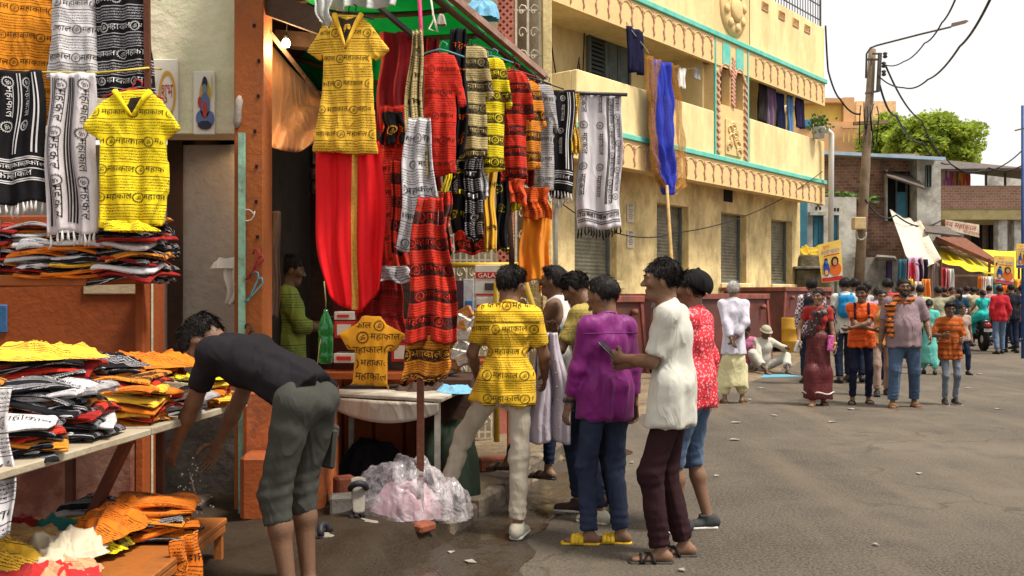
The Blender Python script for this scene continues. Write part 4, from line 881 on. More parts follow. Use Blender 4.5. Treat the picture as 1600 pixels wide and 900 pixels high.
# the long blue and orange net with its bamboo pole
def net_mat(key, col, al):
    m, nt, b = newmat(key); v = rcoord(nt, False); w = noise(nt, v, 26, 3, .7); nt.links.new(mixc(nt, w, tuple(c * .5 for c in col), tuple(min(.9, c * 1.5) for c in col)), b.inputs['Base Color'])
    nt.links.new(rampn(nt, noise(nt, v, 90, 2), [(.48, al), (.68, 1.)] if al < .5 else [(.42, al), (.62, 1.)]), b.inputs['Alpha']); b.inputs['Roughness'].default_value = .8; bump(nt, b, w, .02); return m
blue = net_mat('blue_net', (.012, .03, .42), .75); onet = net_mat('orange_net', (.55, .25, .04), .03)
x, z = bl(1016, 84, -.25); p = BO + BD * x + BN * -.25
nroot = thing('hanging_net', 'long ragged blue sheet with orange netting hanging from the balcony', 'net', (0, 0, 0))
def strippts(pl, pr):
    pl = [np.array(bw_(a, b_, -.3)) for a, b_ in pl]; pr = [np.array(bw_(a, b_, -.3)) for a, b_ in pr]; n = len(pl)
    def fn(u, v):
        k = np.clip(v * (n - 1), 0, n - 1.0001); i = k.astype(int); t = k - i; A = np.array(pl)[i] + (np.array(pl)[np.minimum(i + 1, n - 1)] - np.array(pl)[i]) * t[..., None]; C = np.array(pr)[i] + (np.array(pr)[np.minimum(i + 1, n - 1)] - np.array(pr)[i]) * t[..., None]
        q = A + (C - A) * u[..., None]; w = .07 * np.sin(14 * u + 2 * v) + .04 * np.sin(29 * u - 5 * v); q = q + np.array(BN)[None, None, :] * w[..., None]
        q[..., 0] += .018 * np.sin(31 * v + 9 * u); return q[..., 0], q[..., 1], q[..., 2]
    return fn
sheet('blue_sheet', strippts([(1018, 92), (1019, 160), (1020, 225), (1030, 275), (1042, 304)], [(1047, 100), (1056, 170), (1057, 230), (1060, 270), (1050, 304)]), 26, 40, blue, nroot, .01)
sheet('orange_netting', strippts([(1008, 84), (1018, 165), (1018, 240), (1022, 270), (1040, 296)], [(1030, 96), (1022, 165), (1024, 240), (1030, 272), (1044, 304)]), 10, 40, onet, nroot, .012)
sheet('orange_netting', strippts([(1044, 96), (1054, 160), (1054, 220), (1056, 268), (1050, 290)], [(1056, 104), (1064, 170), (1070, 230), (1074, 290), (1052, 306)]), 10, 40, onet, nroot, .012)
tag(MB().tube([bw_(1042, 290, -.4), bw_(1046, 360, -.6), bw_(1051, 440, -.9), bw_(1054, 520, -1.2)], [.035, .045, .05, .055], 8).build('bamboo_pole', M('bamboo', (.42, .27, .1), .6, .3, 4, .004, 30)), 'leaning bamboo pole below the blue net', 'pole')
# wires over the facade
wire = M('black_cable', (.015, .014, .013), .6, .2, 5, 0)
def cable(name, label, pts, r=.018, sag=0, n=16):
    pts = [Vector(p_) for p_ in pts]; out = []
    for a, b_ in zip(pts, pts[1:]):
        for i in range(n): t = i / n; q = a.lerp(b_, t); q.z -= sag * 4 * t * (1 - t); out.append(q)
    out.append(pts[-1]); return tag(MB().tube(out, r, 5).build(name, wire), label, 'cable')
cable('cable', 'thin cable slung along the shutters of the yellow house', [bw_(880, 320, WY - .2), bw_(1055, 364, WY - .3), bw_(1285, 268, -.15)], .014, .35)
cable('cable', 'looped wire on the wall left of the shuttered window', [bw_(862, 72, RY - .1), bw_(905, 90, RY - .1), bw_(914, 8, RY - .1)], .016, 1.2)
tag(MB().tube([bw_(868, 520, WY - .25), bw_(868, 330, WY - .25), bw_(876, 310, WY - .25), bw_(872, 250, WY - .25)], .05, 8).build('drain_pipe', M('grey_pipe', (.3, .28, .24), .6)), 'thin grey pipe up the yellow wall beside the orange dhoti', 'pipe')
# ================================================================ skips, far houses, pole, tree, far stalls
skipm = M('dark_red_paint', (.135, .03, .022), .6, .35, 3, .006, 20, .35, stain=(.07, .035, .025), samt=.8, sscale=2.2)
skipr = M('faded_red_rim', (.26, .07, .05), .65, .3, 4, .005, 25, stain=(.1, .05, .035), samt=.7)
def skip(label, c, L, H, yaw, W=1.7):
    """steel rubbish skip: sloping ends, rim, ribs"""
    t = thing('rubbish_skip', label, 'skip', c, yaw, 'dark red skips along the yellow house'); e = .22
    prof = [(-L / 2 - e, .12), (L / 2 + e, .12), (L / 2, H), (-L / 2, H)]
    MB().prism([(x, -W / 2, z) for x, z in prof], (0, W, 0)).build('tub', skipm, t, bevel=.02)
    MB().box((-L / 2 - .06, -W / 2 - .05, H - .09), (L / 2 + .06, -W / 2 + .06, H + .02)).box((-L / 2 - .06, W / 2 - .06, H - .09), (L / 2 + .06, W / 2 + .05, H + .02)).box((-L / 2 - .07, -W / 2 + .062, H - .088), (-L / 2 + .05, W / 2 - .062, H + .018)).box((L / 2 - .05, -W / 2 + .062, H - .088), (L / 2 + .07, W / 2 - .062, H + .018)).build('rim', skipr, t, bevel=.01)
    for s in (-1, 1):
        MB().bar((s * (L / 2 + e - .02), -W / 2 - .012, .12), (s * L / 2, -W / 2 - .012, H - .1), .09, .03, (0, 1, 0)).build('edge_rib', skipr, t)
        MB().tube([(s * (L / 2 - .3), -W / 2 - .03, H - .25), (s * (L / 2 - .3), -W / 2 - .12, H - .25)], .05, 8).build('lifting_lug', skipr, t)
        MB().box((s * L / 2 * .8 - .12, -W / 2, .0), (s * L / 2 * .8 + .12, W / 2, .119)).build('skid', skipm, t)
ya = math.atan2(BD.y, BD.x)
def skip_at(pxl, pxr, Yl, top, label):
    # left end at pixel pxl depth Yl, running along the facade to pixel pxr
    a = Vector(((pxl - 800) / F * Yl, Yl, 0)); q = (pxr - 800) / F; t = (a.y * q - a.x) / (BD.x - BD.y * q); c = a + BD * t / 2; skip(label, c + BN * .85, abs(t) - .2, top, ya)
skip_at(900, 1006, 14.6, 1.40, 'dark red steel skip behind the purple shirt')
skip_at(1050, 1201, 16.9, 1.44, 'long dark red steel skip behind the old man in white')
skip_at(1224, 1300, 24.0, 1.62, 'farthest dark red skip, behind the man in the checked shirt')
c = G(1239, 552); dm = thing('oil_drum', 'yellow dented drum beside the farthest skip', 'drum', c)
ym = M('drum_yellow', (.6, .33, .03), .6, .3, 3, .006, 14, .3, stain=(.25, .12, .03), samt=.6); MB().lathe((0, 0, 0), [(.27, 0), (.28, .01), (.275, .28), (.29, .3), (.275, .32), (.275, .58), (.29, .6), (.275, .62), (.28, .86), (.27, .88)], 18).build('shell', ym, dm); MB().lathe((0, 0, 0), [(.245, .862), (.245, .884)], 18).build('lid', M('rust', (.15, .06, .03), .9), dm)

brickm = None
def brick_mat(key, c1, c2, mort, scale=4.2, soot=.5):
    m, nt, b = newmat(key); v = rcoord(nt, False); mp = nt.nodes.new('ShaderNodeMapping'); mp.inputs['Rotation'].default_value = (R(90), 0, 0); nt.links.new(v, mp.inputs[0])
    bt = nt.nodes.new('ShaderNodeTexBrick'); bt.inputs['Scale'].default_value = scale; bt.inputs['Color1'].default_value = (*c1, 1); bt.inputs['Color2'].default_value = (*c2, 1); bt.inputs['Mortar'].default_value = (*mort, 1); bt.inputs['Mortar Size'].default_value = .03; nt.links.new(mp.outputs[0], bt.inputs[0])
    n = noise(nt, v, 1.2, 7, .7); c = mixc(nt, rampn(nt, n, [(.45, 0.), (.65, soot)]), bt.outputs[0], (.03, .026, .02)); c = mixc(nt, rampn(nt, noise(nt, v, 5, 5), [(.55, 0.), (.75, .5)]), c, (.42, .33, .26)); nt.links.new(c, b.inputs['Base Color']); b.inputs['Roughness'].default_value = .9
    bump(nt, b, math_(nt, 'ADD', math_(nt, 'MULTIPLY', bt.outputs['Fac'], -1.), math_(nt, 'MULTIPLY', noise(nt, v, 25, 4), .6)), .03); return m
bk = brick_mat('old_brick', (.34, .12, .07), (.5, .26, .16), (.42, .36, .3), 2.0, .6); bk2 = brick_mat('far_brick', (.36, .15, .09), (.46, .24, .16), (.45, .38, .3), 1.9, .2)
whitew = M('stained_whitewash', (.56, .54, .48), .9, .12, 1.2, .008, 20, stain=(.14, .12, .1), samt=.7, sscale=1.5); conc = M('weathered_concrete', (.38, .35, .3), .9, .25, 1.5, .012, 20, stain=(.07, .065, .05), samt=.8, sscale=1.2)
bdoor = M('blue_door_paint', (.05, .2, .3), .6, .2, 4, .003, 30); tin = M('dark_tin', (.1, .085, .075), .7, .4, 3, .006, 20, .3, .2, stain=(.16, .08, .05)); tinb = M('blue_tin', (.36, .48, .6), .5, .2, 3, .004, 20)
def fb(mb, px0, px1, py0, py1, Y0, dep, z0=None):
    a, b = P(px0, py1, Y0), P(px1, py0, Y0); mb.box((a.x, Y0, a.z if z0 is None else z0), (b.x, Y0 + dep, b.z)); return mb
# small white house with the blue door
wh = thing('white_house', 'small whitewashed house front with blue door behind the white pipe', 'building', (0, 0, 0))
mb = fb(MB(), 1262, 1270, 308, 500, 33, 3, 0); fb(mb, 1270, 1287, 308, 336, 33.002, 2.9); fb(mb, 1287, 1300, 308, 500, 33, 3, 0); fb(mb, 1300, 1311, 308, 336, 33.002, 2.9); fb(mb, 1311, 1338, 308, 500, 33, 3, 0); mb.build('wall', whitew, wh)
d1 = fb(MB(), 1270, 1287, 336, 400, 33.15, .08).build('door', bdoor, wh); fb(MB(), 1272, 1278, 345, 395, 33.12, .02).build('panel', bdoor, d1); fb(MB(), 1279.5, 1285.5, 345, 395, 33.12, .02).build('panel', bdoor, d1)
fb(MB(), 1270, 1311, 400, 500, 33.002, .5, 0).build('step_wall', whitew, wh); fb(MB(), 1300, 1311, 336, 400, 33.15, .08).build('door', bdoor, wh)
fb(MB(), 1266, 1292, 331, 336, 32.7, .3).build('lintel', whitew, wh)
for px, py in ((1274, 314), (1281, 314), (1274, 323), (1280, 323), (1303, 325), (1308, 325), (1277, 318)): fb(MB(), px, px + 3.2, py, py + 5, 32.99, .02).build('vent_hole', dark, wh)
fb(MB(), 1250, 1261, 310, 460, 32.6, .4).build('side_door', bdoor, wh)
# stepped stone ledge
ld = thing('stone_ledge', 'mossy stepped stone ledge below the blue door', 'ledge', (0, 0, 0)); mossy = M('mossy_stone', (.2, .16, .1), .95, .4, 3, .03, 12, stain=(.03, .035, .015), samt=.8, sscale=2)
fb(MB(), 1246, 1300, 420, 460, 30.6, 1.5, 0).build('lower_step', mossy, ld, bevel=.06); fb(MB(), 1250, 1296, 398, 418, 30.9, 1.2).build('upper_step', mossy, ld, bevel=.05); fb(MB(), 1243, 1304, 416, 420, 30.4, 1.7).build('slab', conc, ld, bevel=.02)
HEAP = [('crumpled yellow cloth on the mossy ledge', P(1266, 399, 31.3), (.45, .35, .35))]
tag(MB().tube([P(1283, 204, 30), P(1293, 204, 30), P(1299, 209, 30), P(1299, 230, 30), P(1298, 420, 30)], .085, 10).build('drain_pipe', M('white_pipe', (.62, .6, .56), .5, .1, 2, .001)), 'white plastic drain pipe beside the yellow house', 'pipe')
# brick house
bh = thing('brick_house', 'old brick house with blue edged tin roof and dark upper window', 'building', (0, 0, 0))
fb(MB(), 1285, 1436, 240, 500, 37, 8, 0).build('wall', bk, bh); fb(MB(), 1433, 1470, 246, 500, 36.2, 8.8, 0).build('white_wall', whitew, bh)
a, b_ = P(1283, 236, 36), P(1472, 243, 35.6); MB().raw([(a.x - .3, 35.8, a.z), (b_.x, 35.3, b_.z - .1), (b_.x, 46, b_.z + 1.2), (a.x - .3, 46, a.z + 1.2)] + [(a.x - .3, 35.8, a.z - .12), (b_.x, 35.3, b_.z - .22), (b_.x, 46, b_.z + 1.08), (a.x - .3, 46, a.z + 1.08)], [(0, 1, 2, 3), (7, 6, 5, 4), (0, 4, 5, 1), (1, 5, 6, 2), (2, 6, 7, 3), (3, 7, 4, 0)]).build('roof', tinb, bh)
win = fb(MB(), 1386, 1430, 268, 345, 36.9, .09).build('window', dark, bh); fb(MB(), 1384, 1387, 265, 345, 36.7, .19).build('frame', whitew, win); fb(MB(), 1400, 1402, 270, 345, 36.8, .09).build('frame', gwood, win); fb(MB(), 1416, 1418, 270, 345, 36.8, .09).build('frame', gwood, win); fb(MB(), 1402, 1416, 300, 345, 36.84, .05).build('shutter_leaf', bdoor, win)
w2 = fb(MB(), 1447, 1456, 258, 292, 36.15, .04).build('window', dark, bh)
for q in range(3): fb(MB(), 1447 + q * 4, 1448 + q * 4, 258, 292, 36.05, .09).build('frame', gwood, w2)
def slab(p4, th, name, mat, par):
    p4 = [Vector(p) for p in p4]; n = (p4[1] - p4[0]).cross(p4[3] - p4[0]).normalized() * th; return MB().raw(p4 + [p + n for p in p4], [(3, 2, 1, 0), (4, 5, 6, 7), (0, 1, 5, 4), (1, 2, 6, 5), (2, 3, 7, 6), (3, 0, 4, 7)]).build(name, mat, par)
slab([P(1380, 266, 36.9), P(1432, 275, 36.9), P(1446, 294, 35.2), P(1386, 274, 35.2)], .06, 'awning', tin, bh); slab([P(1290, 299, 36.9), P(1382, 310, 36.9), P(1372, 316, 35), P(1285, 304, 35)], .08, 'lean_to_roof', tin, bh)
rr = random.Random(4)
fol = M('weed_leaf', (.09, .15, .03), .8, .5, 9, 0)
wv = MB()
for k in range(260):
    px = rr.uniform(1288, 1372); py = 302 + (px - 1288) * .12 + rr.uniform(-5, 4); c = P(px, py, rr.uniform(35, 36.5)); wv.obox(c, (.16, .02, .1), Matrix.Rotation(rr.uniform(0, 6), 3, 'Z') @ Matrix.Rotation(rr.uniform(-1, 1), 3, 'X'))
tag(wv.build('weeds', fol), 'weeds growing on the lean-to roof of the brick house', 'weeds', kind='stuff')
# rough wall in front
cw = thing('concrete_wall', 'low streaked whitewashed wall behind the crowd', 'wall', (0, 0, 0)); fb(MB(), 1308, 1372, 402, 500, 32.2, .3, 0).build('wall', conc, cw); fb(MB(), 1372, 1412, 408, 500, 32.4, .3, 0).build('wall', whitew, cw)
fb(MB(), 1387, 1394, 408, 480, 32.2, .15, 0).build('purple_post', M('purple_paint', (.08, .05, .13), .7), cw); slab([P(1366, 403, 32.6), P(1402, 405, 32.6), P(1398, 400, 31.6), P(1370, 398, 31.6)], .06, 'cap', whitew, cw)
fb(MB(), 1316, 1338, 340, 410, 33.4, .4, 0).build('gate_post', conc, cw)
# far two storey brick house
fh = thing('far_brick_house', 'far house with brick parapet, open terrace and dark tin roof', 'building', (0, 0, 0))
fb(MB(), 1466, 1640, 290, 326, 48, .3).build('brick_parapet', bk2, fh); fb(MB(), 1466, 1640, 326, 343, 48.1, 9).build('floor_slab', M('ochre_plaster', (.45, .36, .16), .9, .25, 2, .005, stain=(.6, .5, .3)), fh)
for px in (1492, 1560, 1585, 1618): fb(MB(), px, px + 14, 343, 500, 48.4, .5, 0).build('column', whitew, fh)
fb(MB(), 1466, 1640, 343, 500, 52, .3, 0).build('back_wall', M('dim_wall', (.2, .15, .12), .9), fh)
for px in (1520, 1547, 1600): fb(MB(), px, px + 15, 350, 440, 51.8, .15).build('doorway', dark, fh)
for px in (1495, 1540, 1570): fb(MB(), px, px + 2.5, 262, 292, 48.6, .1).build('roof_post', gm, fh)
fb(MB(), 1543, 1640, 272, 292, 54, .3).build('terrace_wall', whitew, fh)
slab([P(1432, 242, 52), P(1640, 285, 52), P(1640, 262, 47), P(1452, 264, 47)], .12, 'tin_roof', tin, fh); fb(MB(), 1466, 1640, 400, 415, 48.2, .3).build('upper_rail', gm, fh)
for k, (px, W, c) in enumerate(((1474, .7, (.5, .4, .3)), (1484, .7, (.4, .1, .35)), (1499, .8, (.6, .25, .05)), (1508, .6, (.5, .06, .05)))):
    p = P(px, 266, 49); drape('hanging_cloth', ['pale cloth', 'magenta cloth', 'orange cloth', 'red cloth'][k] + ' drying on the far brick terrace', 'laundry', MW(p), W, .8, CL('fl%d' % k, c), None, 'laundry on the far terrace', .05, 2, .1, k, None, None, .02, .1, 10, 8)
sb = thing('sign_board', 'long cream sign with red lettering on the far house', 'sign', (0, 0, 0)); p0, p1 = P(1477, 345, 47.4), P(1531, 372, 47.4)
MB().raw([P(1477, 343, 47.4), P(1477, 358, 47.4), P(1530, 371, 47.4), P(1530, 351, 47.4)] + [P(1477, 343, 47.5), P(1477, 358, 47.5), P(1530, 371, 47.5), P(1530, 351, 47.5)], [(0, 1, 2, 3), (7, 6, 5, 4), (0, 4, 5, 1), (1, 5, 6, 2), (2, 6, 7, 3), (3, 7, 4, 0)]).build('board', M('cream_board', (.7, .58, .42), .7), sb)
def pxmap(Y):
    return lambda u, v: (np.stack([(u - 800) / F * Y, np.full_like(u, Y), H0 + (HZ - v) / F * Y], 1), np.ones(len(u), bool))
def px_items(txt, px, py, size, rot=0): v, t = tmpl(txt); return ((v * np.array([1, -1]), t), px, py, size, rot)
decal([px_items('जय महाकाल', 1500, 354, 11, .18), px_items('भोजनालय', 1518, 363, 7, .2)], pxmap(47.38), ink((.35, .03, .02)), sb, 'lettering')
# hillside orange house
oh = thing('orange_house', 'orange and yellow house on the rise behind the tin roof', 'building', (0, 0, 0)); org = M('orange_plaster', (.6, .34, .16), .9, .12, 1, .004); yl = M('lemon_plaster', (.75, .55, .14), .9, .12, 1, .004)
fb(MB(), 1240, 1410, 190, 500, 72, 9, 0).build('lower_wall', org, oh); fb(MB(), 1250, 1318, 160, 190, 73, 7).build('upper_wall', yl, oh); fb(MB(), 1318, 1335, 152, 190, 72.5, 7).build('tower', org, oh); fb(MB(), 1248, 1320, 153, 160, 72, 8.5).build('roof_slab', org, oh); fb(MB(), 1338, 1400, 158, 190, 75, 6).build('back_block', M('peach_plaster', (.7, .48, .25), .9), oh); fb(MB(), 1252, 1268, 187, 200, 71.9, .2).build('window', bdoor, oh)
for k in range(9): fb(MB(), 1318 + k * 8, 1319 + k * 8, 200, 222, 71.6, .1).build('baluster', yl, oh)
fb(MB(), 1316, 1392, 197, 200, 71.5, .3).build('rail', org, oh)
# tree
def make_tree(label, c, rx, rz, h0, seed, n):
    t = thing('tree', label, 'tree', (c[0], c[1], 0)); r = np.random.default_rng(seed)
    bark = M('bark', (.12, .08, .05), .95, .3, 6, .02, 15); MB().tube([(0, 0, 0), (.2, .1, h0 * .5), (-.1, 0, h0), (0, 0, c[2])], [.4, .34, .28, .15], 8).build('trunk', bark, t)
    mb = MB()
    for k in range(9): a = r.uniform(0, 6.28); e = Vector((math.cos(a) * rx * .7, math.sin(a) * rx * .6, c[2] + r.uniform(-.3, .6) * rz)); mb.tube([(0, 0, h0 + r.uniform(-1, .5)), e * .5 + Vector((0, 0, h0 * .5)), e], [.16, .1, .04], 5)
    tag(mb.build('branch', bark, t), kind='stuff')
    m, nt, b = newmat('leaf'); v = rcoord(nt, False); oi = noise(nt, v, .9, 3); nt.links.new(mixc(nt, rampn(nt, oi, [(.35, 0.), (.65, 1.)]), (.11, .19, .015), (.36, .42, .045)), b.inputs['Base Color']); b.inputs['Roughness'].default_value = .7; tl = nt.nodes.new('ShaderNodeBsdfTranslucent'); tl.inputs[0].default_value = (.4, .5, .05, 1); mx = nt.nodes.new('ShaderNodeMixShader'); mx.inputs[0].default_value = .4; nt.links.new(b.outputs[0], mx.inputs[1]); nt.links.new(tl.outputs[0], mx.inputs[2]); nt.links.new(mx.outputs[0], nt.nodes['Material Output'].inputs[0])
    cl_ = []
    for k in range(60):
        d = r.normal(size=3); d /= np.linalg.norm(d); q = r.uniform(.45, 1.) ** .6; cl_.append(d * np.array([rx, rx * .8, rz]) * q)
    cl_ = np.array(cl_); cs = r.uniform(.5, 1.05, 60); idx = r.integers(0, 60, n); d = r.normal(size=(n, 3)); d /= np.linalg.norm(d, axis=1)[:, None]
    p = cl_[idx] + d * (cs[idx] * r.uniform(.5, 1.05, n))[:, None] * np.array([1.15, 1, .7]); p[:, 2] += c[2]
    u = r.normal(size=(n, 3)); u[:, 2] *= .5; u /= np.linalg.norm(u, axis=1)[:, None]; w = np.cross(u, r.normal(size=(n, 3))); w /= np.linalg.norm(w, axis=1)[:, None]; s = r.uniform(.1, .24, n)[:, None]
    V = np.stack([p - u * s, p + w * s * .55, p + u * s, p - w * s * .55], 1).reshape(-1, 3); o = obj('crown', mesh_np('crown', V, np.arange(4 * n).reshape(n, 4), m, False), t); tag(o, kind='stuff')
cc = P(1452, 218, 60); make_tree('rounded bright green tree rising behind the tin roofs', cc - Vector((0, 0, .35)), 2.75, 1.8, 6.5, 3, 14000)
cc = P(1395, 222, 64); make_tree('smaller green tree left of the rounded tree, behind the pole', cc, 1.8, 1.5, 6.5, 6, 6000)
# potted plant on the balcony end
pp = thing('potted_plant', 'leafy plant in a painted tin on the balcony end', 'plant', P(1279, 216, 29.6)); MB().lathe((0, 0, 0), [(.17, 0), (.2, .3), (.21, .31), (.2, .33)], 12).build('pot', M('tin_pot', (.5, .5, .52), .5), pp)
mb = MB(); rr = random.Random(8)
for k in range(170): mb.obox((rr.gauss(0, .16), rr.gauss(0, .16), .45 + rr.gauss(0, .13)), (.09, .012, .05), Matrix.Rotation(rr.uniform(0, 6), 3, 'Z') @ Matrix.Rotation(rr.uniform(-1, 1), 3, 'Y'))
tag(mb.build('foliage', fol, pp), kind='stuff')
# utility pole with street lamp
up = thing('utility_pole', 'leaning concrete utility pole with meter box and crossarm', 'pole', (0, 0, 0)); pm = M('pole_brown', (.24, .17, .11), .85, .25, 2, .008, 20, stain=(.08, .06, .04)); PY = 31
b0 = Vector(((1337 - 800) / F * PY, PY, 0)); tp = P(1363, 77, PY); MB().tube([b0, b0.lerp(tp, .5), tp], [.175, .15, .115], 10).build('shaft', pm, up)
mbx = fb(MB(), 1335, 1353, 339, 358, PY - .5, .3).build('meter_box', M('meter_box', (.55, .4, .2), .7), up, bevel=.02); MB().tube([P(1338 + 15 * (.5 + .5 * math.cos(t)), 366 + 9 * math.sin(t), PY - .4) for t in np.linspace(-.3, 3.6, 12)], .035, 6).build('conduit_loop', M('grey_pipe', (.3, .28, .24), .6), mbx)
MB().bar(P(1334, 193, PY - .25), P(1388, 191, PY - .25), .16, .1).build('crossarm', pm, up); MB().bar(P(1355, 93, PY - .2), P(1371, 93, PY - .2), .06).bar(P(1375, 83, PY - .2), P(1372, 143, PY - .2), .1).bar(P(1363, 84, PY - .2), P(1376, 84, PY - .2), .05).bar(P(1352, 146, PY - .2), P(1374, 142, PY - .2), .06).build('bracket', gm, up)
for px, py in ((1383, 86), (1381, 101), (1381, 114)): MB().lathe(P(px, py, PY - .2), [(.04, -.1), (.08, -.06), (.05, 0), (.08, .05), (.04, .09)], 8).build('insulator', M('insulator', (.06, .04, .035), .3), up)
rr = random.Random(9)
for k in range(6): px = 1345 + k * 5; MB().tube([P(px, 160 + rr.uniform(0, 10), PY - .3), P(px + rr.uniform(-6, 6), 180, PY - .35), P(px + rr.uniform(-3, 3), 200 + rr.uniform(0, 30), PY - .3)], .02, 4).build('loose_wire', wire, up)
lp = MB().tube([P(1353, 122, PY - .25), P(1354, 84, PY - .25), P(1360, 75, PY - .25), P(1370, 71, PY - .3), P(1440, 53, PY - 1), P(1486, 42, PY - 1.5)], .03, 6).build('lamp_arm', gm, up); MB().raw([P(1485, 43, PY - 1.5), P(1487, 36, PY - 1.5), P(1510, 31, PY - 1.7), P(1514, 33, PY - 1.7), P(1508, 37, PY - 1.7), P(1485, 43, PY - 1.1), P(1487, 36, PY - 1.1), P(1510, 31, PY - 1.3), P(1514, 33, PY - 1.3), P(1508, 37, PY - 1.3)], [(0, 1, 2, 3, 4), (9, 8, 7, 6, 5), (0, 5, 6, 1), (1, 6, 7, 2), (2, 7, 8, 3), (3, 8, 9, 4), (4, 9, 5, 0)]).build('lamp_head', M('lamp_head', (.2, .13, .11), .5), lp)
cable('cable', 'thick twisted cable rising from the pole to the upper right corner', [P(1372, 118, PY - .2), P(1412, 137, 28), P(1450, 124, 24), P(1500, 72, 18), P(1556, -20, 13)], .022, .1)
cable('cable', 'upper cable curving from the insulators past the lamp arm', [P(1382, 101, PY - .2), P(1412, 96, 28), P(1445, 67, 24), P(1472, 35, 20), P(1500, -20, 16)], .019, .08)
cable('cable', 'straight cable dropping from the insulators to the far roof', [P(1384, 103, PY - .2), P(1440, 188, 38), P(1480, 250, 46), P(1530, 268, 47), P(1600, 232, 47)], .032, .3)
cable('cable', 'second cable running from the pole down to the far roof', [P(1374, 130, PY - .2), P(1400, 180, 34), P(1440, 222, 40), P(1485, 256, 45), P(1545, 262, 46), P(1610, 250, 46)], .036, .3)
cable('cable', 'black cable sagging from the yellow house to the pole', [bw_(1290, 40, .1), bw_(1294, 110, .1), P(1313, 155, 30.6), P(1345, 178, PY - .3)], .03, .15)
cable('cable', 'wire sagging from the pole below the meter box to the brick house', [P(1352, 312, PY - .3), P(1400, 336, 34), P(1470, 345, 36)], .03, .3)
bp = thing('blue_pole', 'dark blue pole at the right edge of the street', 'pole', (0, 0, 0)); bpm = M('blue_pole', (.02, .06, .2), .5); MB().tube([G(1598, 560), P(1598, 165, G(1598, 560).y)], .035, 8).build('shaft', bpm, bp); MB().bar(P(1586, 204, 21.6), P(1602, 200, 21.6), .03).build('bracket', gm, bp)
# festival posters (people drawn only as plain shapes)
def poster(label, quad, Y, bottom=(.45, .02, .02)):
    t = thing('poster', label, 'poster', (0, 0, 0)); q = [P(a, b, Y) for a, b in quad]; nn = (q[1] - q[0]).cross(q[3] - q[0]).normalized() * .03
    MB().raw(q + [p + nn for p in q], [(3, 2, 1, 0), (4, 5, 6, 7), (0, 1, 5, 4), (1, 2, 6, 5), (2, 3, 7, 6), (3, 0, 4, 7)]).build('sheet', M('poster_yellow', (.75, .5, .1), .6, .25, 1.2, .004), t)
    Q = [np.array(p) for p in q]; off = np.array(nn) * (.2 if nn.y < 0 else -.2); off = off if nn.y > 0 else np.array(nn) * 1.2
    def mp(u, v):            # u,v 0..1 from lower left
        p = (Q[0] * (1 - u)[:, None] + Q[3] * u[:, None]) * v[:, None] + (Q[1] * (1 - u)[:, None] + Q[2] * u[:, None]) * (1 - v)[:, None]; p[:, 1] -= .045 + .012 * lay[0]; return p, np.ones(len(u), bool)
    lay = [0]; n = 14; a = np.linspace(0, 2 * math.pi, n, endpoint=False)
    def disc(cx, cy, rx, ry): return ((np.concatenate([np.stack([cx + rx * np.cos(a), cy + ry * np.sin(a)], 1), [[cx, cy]]]), np.array([[n, i, (i + 1) % n] for i in range(n)])), 0, 0, 1, 0)
    def rect(x0, y0, x1, y1): return ((np.array([[x0, y0], [x1, y0], [x1, y1], [x0, y1]]), QUAD[1]), 0, 0, 1, 0)
    def word(s, cx, cy, sz, asp=1.): v, tt = tmpl(s); return ((v * np.array([sz, sz * asp]) + np.array([cx, cy]), tt), 0, 0, 1, 0)
    for L, c, its in ((0, bottom, [rect(.02, .02, .98, .12)]), (0, (.6, .55, .45), [rect(.02, .12, .98, .2)]), (1, (.6, .12, .02), [disc(.68, .3, .26, .17)]), (1, (.02, .06, .3), [disc(.26, .35, .14, .2)]), (2, (.03, .01, .01), [disc(.66, .5, .17, .12), disc(.27, .55, .08, .07)]), (3, (.45, .22, .12), [disc(.66, .48, .1, .085)]), (3, (.05, .15, .4), [disc(.27, .52, .06, .05)]), (3, (.7, .3, .03), [disc(.24, .25, .08, .07)]), (1, (.02, .1, .45), [word('जय श्री महाकाल', .5, .76, .13, 1.)]), (1, (.5, .03, .02), [word('स्वागत', .35, .88, .11), rect(.2, .66, .9, .685)])):
        lay[0] = L; decal(its, mp, ink(c), t, 'print')
poster('tilted yellow festival poster hanging by the pole', [(1277, 383), (1284, 442), (1317, 438), (1313, 374)], 29.5)
poster('festival poster hung on the yellow awning', [(1553, 399), (1553, 441), (1583, 446), (1584, 401)], 33, (.45, .05, .1))
poster('small colourful poster on the blue pole', [(1587, 381), (1587, 419), (1606, 419), (1606, 381)], 21.4, (.05, .05, .25))
# far stalls along the street
crm = CL('cream_tarp', (.55, .48, .38), crease=4); ytp = M('yellow_tarp', (.8, .62, .008), .45, .1, 3, .01, 6, .3); brn = M('brown_pole', (.17, .06, .03), .8, .3, 5)
def tarp(label, q, mat, sagv=.25, name='awning'):
    q = [np.array(P(*p)) for p in q]
    def fn(u, v):
        u_, v_ = u[..., None], v[..., None]; p = (q[0] * (1 - u_) + q[1] * u_) * (1 - v_) + (q[3] * (1 - u_) + q[2] * u_) * v_
        z = -sagv * 4 * u * (1 - u) * (.3 + .7 * v) + .03 * np.sin(13 * u + 4 * v) + .02 * np.sin(21 * u - 6 * v); return p[..., 0], p[..., 1] + .05 * np.sin(17 * u), p[..., 2] + z
    return tag(sheet(name, fn, 30, 14, mat, None, .02), label, 'awning')
tarp('cream cloth awning sloping from the brick house over a stall', [(1390, 327, 35.5), (1437, 346, 35.5), (1470, 404, 31), (1416, 400, 31)], crm, .3)
tarp('bright yellow tarpaulin awning nearest the cream one', [(1466, 386, 37), (1600, 400, 37), (1560, 430, 33), (1468, 408, 33)], ytp, .06)
tarp('long yellow tarpaulin band behind the festival poster', [(1500, 386, 40), (1640, 398, 40), (1640, 440, 36), (1540, 432, 36)], ytp, .05)
